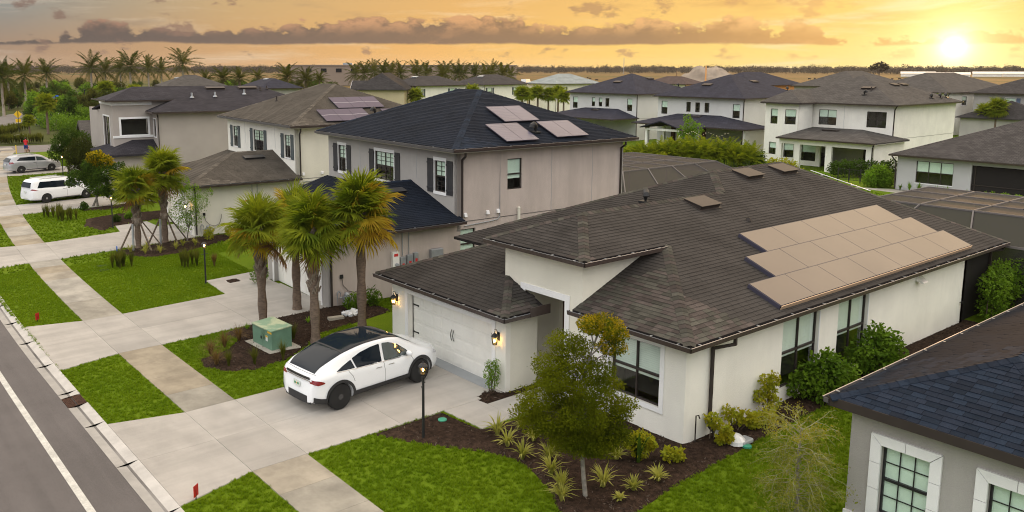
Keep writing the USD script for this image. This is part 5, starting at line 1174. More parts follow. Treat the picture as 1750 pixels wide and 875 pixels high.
def fan_leaf(r, pl=.8, R=.85, seg=26, droop=.35, spread=150):
    """One palmate leaf along +x with its stalk at the origin."""
    mb = MB(); mb.tube([V3(0, 0, 0), V3(pl*.5, 0, .03), V3(pl, 0, 0)], [.022, .016, .010], 4, caps=False)
    v = []; f = []
    for i in range(seg):
        th = math.radians(-spread+2*spread*(i+.5)/seg+r.uniform(-3, 3)); L = R*(.80+.20*math.cos(th*.55))*r.uniform(.88, 1.08)
        d = V3(math.cos(th), math.sin(th), 0); n = V3(-d[1], d[0], 0); c = V3(pl, 0, 0); z = lambda t: -droop*R*t*t*(1.0+.25*r.uniform(-1, 1))+.10*R*t*(1-t)
        w1, w2 = R*.028, R*.020; k = len(v); s_ = r.uniform(-.12, .12)
        P = [c+d*L*.05, c+d*L*.45+n*w1+V3(0, 0, z(.45)-.02), c+d*L*.45-n*w1+V3(0, 0, z(.45)-.02), c+d*L*.45+V3(0, 0, z(.45)+.015), c+d*L*.78+n*(w2*.7+s_*.2)+V3(0, 0, z(.78)), c+d*L*.78-n*(w2*.7-s_*.2)+V3(0, 0, z(.78)), c+d*L+n*s_*.35*R+V3(0, 0, z(1.)*1.25)]
        v += P; f += [[k, k+2, k+3], [k, k+3, k+1], [k+3, k+2, k+5], [k+3, k+5, k+4], [k+1, k+3, k+4], [k+4, k+5, k+6]]
    mb.add(v, f); return mb
def place(mb, M):
    v, f = mb.arr(); return v@M[:3, :3].T+M[:3, 3], f
def orient(az, el, roll=0., loc=(0, 0, 0), sc=1.):
    """Matrix that turns +x towards azimuth az and elevation el."""
    ca, sa, ce, se = math.cos(az), math.sin(az), math.cos(el), math.sin(el)
    x = V3(ca*ce, sa*ce, se); y = V3(-sa, ca, 0); z = np.cross(x, y); y, z = y*math.cos(roll)+z*math.sin(roll), z*math.cos(roll)-y*math.sin(roll)
    M = np.eye(4); M[:3, :3] = np.stack([x, y, z], 1)*sc; M[:3, 3] = loc; return M
LEAVES = [fan_leaf(random.Random(40+i), pl=.60+.05*i, R=.98, seg=44, droop=.10+.06*i) for i in range(5)]
def cabbage_palm(p, h, n=40, seed=1, boots=.35, r0=.17, size=1., lean=(0, 0), gold=.2, parts=True):
    """Cabbage palm: trunk with split leaf bases, fan leaves all round."""
    r = random.Random(seed); pts = [V3(lean[0]*t*t, lean[1]*t*t, h*t-.05) for t in np.linspace(0, 1, 14)]
    rad = [r0*(1.28 if i == 0 else 1.0+.12*math.sin(i*1.7+seed)-.004*i) for i in range(14)]; obj('trunk', MB().tube(pts, rad, 12), MAT['palm_trunk'], p, smooth=True)
    bt = MB(); nb = int(boots*h/.075)
    for i in range(nb):
        t = 1-boots+boots*i/max(nb, 1); c = V3(lean[0]*t*t, lean[1]*t*t, h*t)
        for k in range(3):
            a = i*2.4+k*2.094+r.uniform(-.2, .2)
            for sg in (-1, 1):
                q0 = c+V3(math.cos(a+sg*.34), math.sin(a+sg*.34), 0)*r0*1.02; q1 = c+V3(math.cos(a), math.sin(a), 0)*r0*(1.45+.25*r.random())+V3(0, 0, .20+.06*r.random())
                bt.bar(q0, q1, .055, .022, up=V3(math.cos(a), math.sin(a), .3))
    if nb: obj('leaf_bases', bt, MAT['palm_boot'], p, kind='stuff')
    top = V3(lean[0], lean[1], h)
    for i in range(n):
        q = (i+.5)/n; el = math.radians(86-126*q**.95+r.uniform(-9, 9)); az = i*2.39996+r.uniform(-.25, .25)
        dead = q > .93; gl = r.random() < gold*(.6+.8*q)
        M = orient(az, el, r.uniform(-.5, .5), top+V3(0, 0, .1-.35*q), size*r.uniform(.85, 1.08)); v, f = place(LEAVES[r.randrange(5)], M)
        # long leaves bow down under their weight
        d = np.hypot(v[:, 0]-top[0], v[:, 1]-top[1]); v[:, 2] -= .06*d*d*(1.0 if el > 0 else .6)
        obj('frond', (v, f), MAT['palm_dead' if dead else 'palm_leaf_gold' if gl else 'palm_leaf'], p)
def feather_leaf(r, L=3., n=26, w=.55, droop=.9, lw=.035):
    mb = MB(); pts = [V3(L*t, 0, L*(.28*t-droop*.55*t*t)) for t in np.linspace(0, 1, 9)]; mb.tube(pts, np.linspace(.03, .006, 9), 3, caps=False); v = []; f = []
    for i in range(n):
        t = .12+.88*i/n; c = V3(L*t, 0, L*(.28*t-droop*.55*t*t)); ll = w*math.sin(math.pi*min(1, .15+t*.85))**.6*r.uniform(.85, 1.1)
        for sg in (-1, 1):
            d = V3(.55, sg*.8, -.25+r.uniform(-.25, .35)); d /= np.linalg.norm(d); k = len(v); x = V3(lw, 0, 0)
            v += [c-x, c+x, c+d*ll*.6+x*.8+V3(0, 0, -.03), c+d*ll*.6-x*.8+V3(0, 0, -.03), c+d*ll+V3(0, 0, -.25*ll)]; f += [[k, k+1, k+2], [k, k+2, k+3], [k+3, k+2, k+4]]
    return mb.add(v, f)
FEATHERS = [feather_leaf(random.Random(80+i), droop=.75+.25*i) for i in range(4)]
def feather_crown(c, n, size, seed, up=75, lo=-35):
    r = random.Random(seed); mb = MB()
    for i in range(n):
        q = (i+.5)/n; M = orient(i*2.39996+r.uniform(-.3, .3), math.radians(up-(up-lo)*q+r.uniform(-8, 8)), r.uniform(-.4, .4), c, size*r.uniform(.85, 1.1)); mb.add(*place(FEATHERS[r.randrange(4)], M))
    return mb
def leaves(centers, radii, n, size, seed=1, flat=1., shell=.55, out=.12):
    """Leaf blades scattered through clumps: bent diamonds turned at random, denser near each clump's skin."""
    g = np.random.default_rng(seed); C = np.asarray(centers, float); Rr = np.asarray(radii, float).reshape(len(C), -1); w = (Rr.mean(1)**2); w = w/w.sum()
    k = g.choice(len(C), n, p=w); d = g.normal(size=(n, 3)); d /= np.linalg.norm(d, axis=1, keepdims=True)
    rr = (shell+(1-shell)*g.random(n)**.6)*np.where(g.random(n) < out, 1.18, 1.0)*(1+.18*np.sin(d[:, 0]*5+k)*np.cos(d[:, 1]*4+2*k)); rad = Rr[k] if Rr.shape[1] == 3 else np.repeat(Rr[k], 3, 1)
    p = C[k]+d*rr[:, None]*rad*np.array([1, 1, flat])
    t = g.normal(size=(n, 3))+d*.6+np.array([0, 0, -.25]); t /= np.linalg.norm(t, axis=1, keepdims=True); b = np.cross(t, g.normal(size=(n, 3))+np.array([0, 0, 1.5])); b /= np.linalg.norm(b, axis=1, keepdims=True)+1e-9; nn = np.cross(b, t)
    s = size*g.uniform(.65, 1.25, n)[:, None]
    v = np.stack([p, p+t*s*.5+b*s*.33, p+t*s, p+t*s*.5-b*s*.33], 1); v[:, 2] -= nn*s*.12; v[:, 0] -= nn*s*.05
    f = (np.arange(n)*4)[:, None, None]+np.array([[0, 1, 2], [0, 2, 3]]); return v.reshape(-1, 3), f.reshape(-1, 3)
def limbs(mb, base, targets, r0=.08, seed=1, fork=.4, sides=6):
    """Trunk that forks towards the clump centres."""
    r = random.Random(seed); base = np.asarray(base, float); top = np.mean(targets, 0); fk = base+(top-base)*V3(.5, .5, fork)
    mb.tube([base-V3(0, 0, .05), (base+fk)/2+V3(r.uniform(-.05, .05), r.uniform(-.05, .05), 0), fk], [r0*1.25, r0, r0*.85], sides+2)
    for t in targets:
        t = np.asarray(t, float); m = fk*.5+t*.5+V3(r.uniform(-.15, .15), r.uniform(-.15, .15), .1); mb.tube([fk, m, t], [r0*.6, r0*.35, r0*.12], sides, caps=False)
    return mb
SIDE = RGT*V3(1, 1, 0); SIDE = SIDE/np.linalg.norm(SIDE); DEEP = np.cross([0, 0, 1], SIDE)        # directions across and away, to lay crowns out
def off(base, lat, z, dep=0.): return np.array([*base[:2], 0.])+SIDE*lat+DEEP*dep+V3(0, 0, z)
def broad_tree(name, label, base, clumps, leafm, n, size, trunk_r=.07, bark='bark', seed=1, cat='tree', group=None, flat=1., gold=None, fork=.35, stems=1):
    t = thing(name, label, cat, (*base[:2], 0), world=True, group=group); r = random.Random(seed)
    cs = [off(base, a, z, (r.uniform(-.7, .7)*rr if d is None else d)) for a, z, rr, d in clumps]; rs = [rr for _, _, rr, _ in clumps]
    mb = MB()
    for k in range(stems): limbs(mb, off(base, (k-(stems-1)/2)*.35, 0), cs[k::stems], trunk_r, seed+k, fork)
    obj('trunk', mb, MAT[bark], t, smooth=True)
    obj('crown', leaves(cs, rs, n, size, seed, flat), MAT[leafm], t)
    if gold: obj('new_leaves', leaves([cs[i] for i in gold], [rs[i]*1.06 for i in gold], n//6, size, seed+9, flat, shell=.85), MAT['leaf_gold'], t)
    return t
def shrub(name, label, base, clumps, leafm, n, size, seed=1, group=None, cat='shrub', stem='bark'):
    t = thing(name, label, cat, (*base[:2], 0), world=True, group=group); r = random.Random(seed)
    cs = [off(base, a, z, r.uniform(-.5, .5)*rr if d is None else d) for a, z, rr, d in clumps]; mb = MB()
    for c in cs: b = np.array([base[0]+r.uniform(-.06, .06), base[1]+r.uniform(-.06, .06), -.03]); mb.tube([b, (b+c)/2+V3(0, 0, .05), c], [.02, .014, .006], 5)
    obj('stems', mb, MAT[stem], t); obj('foliage', leaves(cs, [q[2] for q in clumps], n, size, seed, shell=.45), MAT[leafm], t); return t
def blade_clump(mb, c, n, L, w, seed, bow=.9, erect=.5, tip=.0):
    """Arching strap leaves from one root."""
    r = random.Random(seed); c = np.asarray(c, float)
    for i in range(n):
        a = r.uniform(0, 2*math.pi); out = r.uniform(.25, 1.)*bow; l = L*r.uniform(.65, 1.1); d = V3(math.cos(a), math.sin(a), 0); b = V3(-d[1], d[0], 0)*w
        p = [c+d*out*l*t*t*(.85)+d*.03+V3(0, 0, l*(erect*2*t-(erect*1.35*out)*t*t)) for t in (0, .35, .68, 1.)]
        k = mb.n; mb.add([p[0]-b*.6, p[0]+b*.6, p[1]-b, p[1]+b, p[2]-b*.8, p[2]+b*.8, p[3]], [[0, 1, 3], [0, 3, 2], [2, 3, 5], [2, 5, 4], [4, 5, 6]])
    return mb
# ------------------------------------------------------------------ palms by the driveways
for (x, y, h, lab, sd, bt, n, sz, gd) in ((13.56, 29.58, 3.9, 'cabbage palm beside the driveway, leftmost and shortest of the group of four', 3, .5, 40, .92, .12), (15.62, 30.71, 3.75, 'cabbage palm with yellowed and sun-tinted crown standing behind the two middle trunks', 5, .0, 40, .92, .5),
        (14.15, 26.42, 4.2, 'cabbage palm with a shaggy ring of old leaf bases near the green box', 8, .55, 42, .95, .08), (15.85, 25.95, 4.75, 'tallest cabbage palm with smooth grey trunk and lower leaves tinted gold as if sunlit', 13, .16, 46, 1.0, .45)):
    t = thing('cabbage_palm', lab, 'palm tree', (x, y, 0)); cabbage_palm(t, h, n, sd, bt, .17, sz, (random.Random(sd).uniform(-.2, .2), random.Random(sd+1).uniform(-.2, .2)), gd)
for (x, y, h, lab, sd, bt, n, sz) in ((14.19, 46.71, 3.35, 'shorter braced cabbage palm with rough trunk in front of the cream garage', 21, .62, 34, .90), (15.9, 47.35, 4.1, 'taller braced cabbage palm in front of the cream garage', 23, .5, 38, .98)):
    t = thing('braced_palm', lab, 'palm tree', (x, y, 0)); cabbage_palm(t, h, n, sd, bt, .17, sz, (0, 0), .1)
    obj('brace_band', MB().tube([(0, 0, 1.45), (0, 0, 1.75)], .215, 10), MAT['palm_boot'], t)
    for a in (200, 285, 350):
        a = math.radians(a); obj('brace', MB().bar((1.25*math.cos(a), 1.25*math.sin(a), 0), (.2*math.cos(a), .2*math.sin(a), 1.6), .07, .07), MAT['bark'], t)
    obj('brace_post', MB().bar((-.45, -.55, 0), (-.40, -.50, 1.5), .09, .09), MAT['galvanised'], t)
# trees
tb = thing('flowering_tree', 'layered ornamental tree with golden top in the mulch bed before the white house', 'tree', (13.61, 12.6, 0), world=True)
CL = [(.40, 4.15, .42, .1), (.74, 3.92, .30, .2), (.08, 4.18, .30, 0.), (.62, 3.60, .34, .2), (-.48, 3.78, .42, .1), (-.15, 3.72, .35, 0), (-.72, 3.30, .48, 0.), (-.15, 3.28, .50, .2), (.28, 3.15, .46, -.1), (-.55, 2.85, .50, .2), (.05, 2.78, .52, -.3), (-1.0, 2.50, .52, 0), (.55, 2.68, .40, .2), (-.35, 2.38, .58, .35), (-.1, 2.25, .60, -.4), (.50, 2.12, .52, .1), (-.80, 2.05, .55, -.2), (-1.32, 2.05, .38, .1), (.88, 2.32, .36, 0), (.12, 1.78, .55, .1), (.35, 1.5, .5, -.3), (.75, 1.5, .4, .0), (-.1, 1.5, .5, -.3), (-.42, 1.70, .52, -.2), (-1.02, 1.72, .42, .2), (.70, 1.72, .40, -.1), (.25, 1.36, .40, -.2), (-.45, 1.36, .38, .1), (-.75, 3.0, .4, -.3), (.9, 2.0, .3, .2), (-1.25, 2.35, .3, -.2)]
TB = (13.61, 12.6); mb = MB(); ax = [off(TB, a, z, 0) for a, z in ((.10, -.05), (.03, .6), (-.02, 1.3), (.05, 2.2), (.0, 3.0), (.15, 3.6), (.3, 4.1))]; mb.tube(ax, [.062, .052, .046, .038, .03, .02, .012], 8)
for a, z, rr, d in CL: z0 = max(1.0, z-.45); q = np.array([np.interp(z0, [-.05, .6, 1.3, 2.2, 3., 3.6, 4.1], [w_[k] for w_ in ax]) for k in range(3)]); e = off(TB, a, z-.08, d); mb.tube([q, (q+e)/2+V3(0, 0, .06), e], [.022, .014, .006], 5, caps=False)
obj('trunk', mb, MAT['bark_grey'], tb, smooth=True); cs = [off(TB, a, z, d) for a, z, rr, d in CL]
obj('crown', leaves(cs, [c[2]*1.04 for c in CL], 54000, .050, 31, .55, .30, .03), MAT['leaf_tree'], tb); obj('new_leaves', leaves([cs[i]+V3(0, 0, .05) for i in (0, 1, 2, 3)], [CL[i][2]*1.06 for i in (0, 1, 2, 3)], 2600, .05, 40, .5, .8, .03), MAT['leaf_gold'], tb)
broad_tree('street_tree', 'dark layered tree with pale forked trunks beside the white minivan', (16.36, 63.31), ((.3, 3.55, .55, None), (.75, 3.2, .6, None), (-.2, 2.9, .7, None), (.9, 2.5, .8, None), (-1.3, 2.2, .55, None), (-.4, 1.9, .8, None), (1.6, 2.6, .7, None), (.6, 1.5, .8, None), (1.9, 1.8, .7, None), (-1.7, 1.7, .4, None), (1.3, 1.1, .7, None)), 'leaf_dark', 12000, .13, .075, 'bark_grey', 33, stems=2, flat=.75, gold=(0, 1))
broad_tree('street_tree', 'round green tree in front of the silver estate car', (19.6, 84.6), ((.3, 3.6, .9, None), (1.2, 3.0, 1.0, None), (-.6, 2.8, .9, None), (.2, 2.2, 1.0, None), (1.8, 2.0, .9, None), (2.1, 1.2, .9, None), (-1.0, 1.9, .7, None)), 'leaf_dark', 9000, .16, .07, 'bark', 35)
broad_tree('street_tree', 'bushy olive-green tree beside the grey garage', (19.6, 79.5), ((0, 2.9, .9, None), (.8, 2.3, .9, None), (-.8, 2.2, .8, None), (.2, 1.5, 1.0, None), (1.2, 1.3, .8, None), (-.6, 1.2, .7, None)), 'leaf_far', 8000, .15, .06, 'bark', 37)
broad_tree('young_tree', 'thin young tree with open pale green leaves before the cream garage corner', (17.0, 46.9), ((0, 3.4, .45, None), (.5, 2.9, .5, None), (-.4, 2.7, .5, None), (.9, 2.3, .45, None), (.1, 2.1, .6, None), (-.5, 1.7, .5, None), (.5, 1.5, .5, None), (1.4, 2.9, .25, None), (0, 1.1, .5, None)), 'leaf_young', 3600, .085, .035, 'bark_grey', 39)
broad_tree('young_tree', 'slender light green tree in front of the string-lit patio roof', (78.6, 57.8), ((-.3, 4.3, .45, None), (.0, 3.6, .7, None), (.7, 3.2, .7, None), (-.6, 2.8, .7, None), (.2, 2.3, .9, None)), 'leaf_young', 1500, .2, .05, 'bark', 41)
# wispy tree at the lower right: thin bare branches with fine leaves
wt = thing('wispy_tree', 'wispy small-leaved tree with arching bare twigs beside the near grey house', 'tree', (16.36, 8.8, 0), world=True)
mb, lp, r = MB(), [], random.Random(51); B0 = V3(16.36, 8.8, 0)
mb.tube([B0-V3(0, 0, .05), B0+V3(.03, 0, .8), B0+V3(-.02, .03, 1.6), B0+V3(0, 0, 2.3)], [.05, .04, .03, .018], 7)
twig = MB()
for i in range(96):
    z0 = .25+2.05*(i/96)**.9; a = i*2.4+r.uniform(-.4, .4); L = r.uniform(.5, 1.15)*(1.05-.2*abs(z0-1.2)); d = V3(math.cos(a), math.sin(a), 0); up = .9 if z0 > 1.9 else .5
    P = [B0+V3(0, 0, z0)+d*L*t+V3(0, 0, up*L*t*(1-(.55 if z0 > 1.9 else 1.05)*t))+V3(r.uniform(-.05, .05), r.uniform(-.05, .05), r.uniform(-.03, .03)) for t in np.linspace(0, 1, 6)]
    twig.tube(P, np.linspace(.009, .0025, 6), 4, caps=False)
    for k in range(3):
        q = P[2+k]; e = d*.4+V3(r.uniform(-.6, .6), r.uniform(-.6, .6), r.uniform(-.5, .5)); s2 = [q, q+e*.22+V3(0, 0, .03), q+e*.45-V3(0, 0, .06)]; twig.tube(s2, [.005, .004, .002], 3, caps=False); lp += [s2[1], s2[2]]
    lp += P[2:]
obj('trunk', mb, MAT['bark_grey'], wt); obj('twigs', twig, MAT['bark_wispy'], wt)
lp = np.array(lp); obj('leaves', leaves(lp, np.full(len(lp), .10), 12000, .042, 52, shell=.1), MAT['leaf_wispy'], wt, kind='stuff')
tops = lp[lp[:, 2] > 2.3]
if len(tops): obj('new_leaves', leaves(tops, np.full(len(tops), .07), 500, .032, 53, shell=.1), MAT['leaf_gold'], wt)
# shrubs along the white house
shrub('clusia_bush', 'large-leaved green bush under the left window of the side wall', (23.6, 12.05), ((0, .9, .55, .1), (-.5, .7, .45, None), (.5, .75, .5, None), (.1, 1.25, .35, None), (-.2, .45, .5, None), (.7, .4, .4, None), (-.8, .45, .3, None)), 'leaf_clusia', 2600, .15, 61)
shrub('clusia_bush', 'large-leaved green bush under the right window of the side wall', (26.7, 12.0), ((0, 1.0, .6, .1), (.5, .9, .5, None), (-.5, .85, .5, None), (0.05, 1.45, .36, None), (.4, 1.3, .3, None), (.1, .5, .6, None), (-.6, .5, .4, None)), 'leaf_clusia', 2900, .15, 62)
hd = thing('side_hedge', 'tall green hedge at the rear corner of the white house', 'hedge', (39, 12.4, 0), world=True)
r = random.Random(63); cs = [V3(36.3+.55*i+r.uniform(-.2, .2), 12.1+r.uniform(-.25, .3), z+r.uniform(-.15, .15)) for i in range(14) for z in (.5, 1.15, 1.75)]; hb = MB()
for i in range(14): hb.tube([(36.3+.55*i, 12.2, -.05), (36.35+.55*i, 12.2, 1.6)], [.03, .012], 5)
obj('stems', hb, MAT['bark'], hd); obj('foliage', leaves(cs, [.5]*len(cs), 9000, .13, 63, shell=.5), MAT['leaf_clusia'], hd)
shrub('garage_shrub', 'small upright clipped shrub at the right corner of the garage', (16.12, 18.78), ((0, .85, .2, 0), (.08, .62, .22, 0), (-.1, .6, .2, 0), (0, .35, .22, 0), (.12, .95, .12, 0), (-.1, .95, .12, 0)), 'leaf_young', 1300, .05, 64)
for i, (x, y, cl, lab) in enumerate(((16.1, 12.95, ((0, .62, .2, 0), (.2, .52, .18, 0), (-.22, .5, .17, 0), (.32, .46, .12, 0), (0, .3, .2, 0)), 'yellow-leaved shrub under the front window'), (16.7, 12.35, ((-.12, .26, .16, 0), (.12, .25, .17, 0)), 'low yellow shrub before the front corner of the house'), (18.6, 12.55, ((0, .62, .17, 0), (.15, .45, .16, 0)), 'yellow shrub beside the downspout of the white house'), (18.55, 12.1, ((-.1, .22, .13, 0), (.1, .3, .15, 0), (.05, .5, .12, 0)), 'yellow shrub nearest the white downspout splash'), (19.6, 12.45, ((0, .45, .2, 0), (.25, .42, .2, 0), (-.22, .55, .18, 0), (.5, .3, .18, 0)), 'spreading yellow shrub behind the white splash'), (20.3, 12.2, ((0, .3, .2, 0), (.3, .36, .2, 0)), 'low yellow shrub right of the splash'), (21.3, 12.5, ((0, .75, .2, 0), (-.1, 1.05, .18, 0), (.12, 1.12, .16, 0), (-.3, .6, .18, 0), (.1, .4, .2, 0)), 'tall sprawling yellow shrub along the side wall'))):
    shrub('yellow_shrub', lab, (x, y), cl, 'leaf_yellow', 190*len(cl), .10, 70+i)
# strap-leaved clumps
r = random.Random(81)
spots = [(14.2, 16.3, .5), (13.95, 15.6, .5), (13.8, 14.85, .45), (14.25, 14.35, .5), (13.75, 13.75, .5), (13.4, 13.05, .5), (13.1, 12.75, .42), (14.3, 12.55, .5), (14.75, 12.0, .36), (15.6, 11.95, .36), (15.65, 13.3, .36), (15.3, 14.2, .4), (14.7, 15.4, .42), (15.0, 16.2, .4), (14.15, 11.9, .22)]
for i, (x, y, L) in enumerate(spots):
    obj('strap_lily', blade_clump(MB(), (x, y, .02), 46, L*1.3, .021, 82+i, 1.0, .60), MAT['blade_lily'], label='variegated strap-leaved clump growing in the mulch under the layered tree', cat='plant', group='strap-leaved clumps under the layered tree')
t = obj('bird_plant', blade_clump(MB(), (15.95, 12.85, .02), 16, .75, .045, 99, .7, .75), MAT['leaf_dark'], label='dark broad-bladed plant at the foot of the yellow shrub', cat='plant')
obj('small_palm', feather_crown(V3(17.2, 17.0, .25), 9, .30, 98, 70, 10), MAT['leaf_young'], label='small bright palm seedling in the porch entry', cat='plant')
for i, (x, y) in enumerate(((10.33, 26.34), (10.60, 25.95), (11.35, 25.55), (12.35, 25.45), (10.6, 27.5), (11.3, 27.95), (12.0, 28.3), (13.6, 27.1), (12.45, 26.95))):
    dry = i in (0, 4, 5, 6); obj('fountain_grass', blade_clump(MB(), (x, y, .0), 150 if dry else 110, .75 if dry else .6, .006, 101+i, 1.15 if dry else .6, .60 if dry else .75), MAT['blade_dry' if dry else 'blade_grass'],
        label='straw-brown arching grass tuft left of the green box' if dry else 'green fountain grass tuft around the green box', cat='grass tuft', group='dry grass tufts left of the green box' if dry else 'green grass tufts around the green box')
for i, (x, y) in enumerate(((12.76, 29.3), (13.9, 28.4), (13.2, 29.0), (15.0, 28.6))): obj('lily_tuft', blade_clump(MB(), (x, y, .02), 40, .32, .012, 121+i, .9, .6), MAT['leaf_young'], label='small green tuft in the mulch under the palms', cat='plant', group='small tufts under the palms')
for i, (x, y, dx, lab) in enumerate(((12.2, 43.0, 1, 'dense dark-green grass clump on the lawn before the braced palms'), (14.9, 40.9, 0, 'tall fading grass clump on the lawn near the lit lamp post'), (13.3, 58.8, 1, 'green grass clump at the lawn corner near the white minivan, right one'), (12.9, 60.4, 1, 'green grass clump at the lawn corner near the white minivan, left one'))):
    mb = MB()
    for k in range(9): blade_clump(mb, (x+r.uniform(-.55, .55), y+r.uniform(-.5, .5), 0), 70, .75, .009, 130+i*10+k, .5, .72)
    obj('grass_clump', mb, MAT['blade_grass'], label=lab, cat='grass clump')
obj('grass_clump', blade_clump(MB(), (15.9, 40.2, 0), 130, .6, .008, 190, .6, .7), MAT['blade_dry'], label='small brown grass clump beside the tall fading one', cat='grass clump')
for i, (x, y) in enumerate(((13.5, 45.9), (14.0, 45.0), (14.7, 44.7), (15.7, 45.1), (16.3, 45.7), (14.5, 46.2), (16.9, 45.4))): obj('strap_lily', blade_clump(MB(), (x, y, .02), 46, .55, .016, 141+i, 1.0, .62), MAT['blade_lily'], label='variegated strap-leaved clump at the foot of the braced palms', cat='plant', group='strap-leaved clumps under the braced palms')
for i, (x, y, lab) in enumerate(((18.1, 46.3, 'yellow-green shrub by the gas meter of the cream garage, left one'), (19.5, 46.6, 'yellow-green shrub by the gas meter of the cream garage, right one'))): shrub('yellow_shrub', lab, (x, y), ((0, .35, .25, 0), (.1, .65, .2, 0), (-.15, .5, .2, 0)), 'leaf_yellow', 700, .08, 150+i)
for i, (x, y, h, lab) in enumerate(((17.3, 29.0, .7, 'leafy green shrub by the gas meter of the grey house'), (18.3, 29.1, .8, 'leafy green shrub behind the tall palm trunk'), (19.9, 29.3, .5, 'low green shrub beside the white standpipe'), (16.2, 35.6, .9, 'upright dark shrub between garage and path of the grey house'), (21.3, 29.2, 1.2, 'leafy shrub at the left corner of the white garage'))):
    shrub('green_shrub', lab, (x, y), ((0, h*.7, h*.35, 0), (.2, h*.5, h*.32, 0), (-.2, h*.45, h*.3, 0), (0, h*.25, h*.3, 0)), 'leaf_clusia', 900, .085, 160+i)
for i, (x, y, h, lab) in enumerate(((18.6, 50.0, 1.4, 'clipped upright shrub at the cream garage door'), (15.2, 61.8, .6, 'low shrub at the end of the minivan driveway'), (15.6, 55.6, .5, 'low shrub in the mulch by the left lamp post'), (16.6, 56.3, .5, 'low golden shrub behind the left lamp post'), (21.5, 79.0, .8, 'dark round shrub beside the grey garage'))):
    shrub('green_shrub', lab, (x, y), ((0, h*.75, h*.3, 0), (.12, h*.5, h*.34, 0), (-.12, h*.4, h*.32, 0)), 'leaf_young' if i in (0, 3) else 'leaf_dark', 900, .09, 170+i)
obj('red_plant', blade_clump(MB(), (20.9, 77.5, 0), 40, .9, .05, 180, .7, .7), MAT['leaf_red'], label='red-leaved plant beside the grey garage', cat='plant')
# ------------------------------------------------------------------ cars
from scipy.interpolate import PchipInterpolator as Pch
mat('car_white', (.80, .82, .84), .30, .5, var=0., coat=1.); mat('car_silver', (.42, .43, .45), .32, .5, metal=.55, var=0., coat=1.)
mat('car_black', (.010, .010, .011), .35, .5, var=0.); mat('car_trim', (.022, .022, .023), .6, .4, var=.1); mat('tyre', (.016, .016, .016), .8, .3, var=.2); mat('rim_black', (.035, .035, .037), .25, .7, var=0.); mat('rim_alloy', (.45, .45, .46), .3, .6, metal=.8, var=.05)
mat('car_glass', (.005, .008, .012), .03, .28, var=0.); mat('car_glass_clear', (.03, .04, .04), .03, .8, var=0., coat=1.)
mat('lamp_red', (.16, .008, .012), .15, .6, var=.1, coat=1.); mat('lamp_clear', (.55, .57, .6), .1, .7, var=.1, coat=1.); mat('chrome', (.6, .6, .6), .12, .8, metal=1., var=0.); mat('seat_pale', (.55, .52, .46), .7, .3, var=.1); mat('plate', (.62, .66, .60), .5, .4, var=.05); mat('plate_ink', (.05, .22, .10), .5, .4, var=.05); mat('plate_orange', (.75, .30, .04), .5, .4, var=.05)
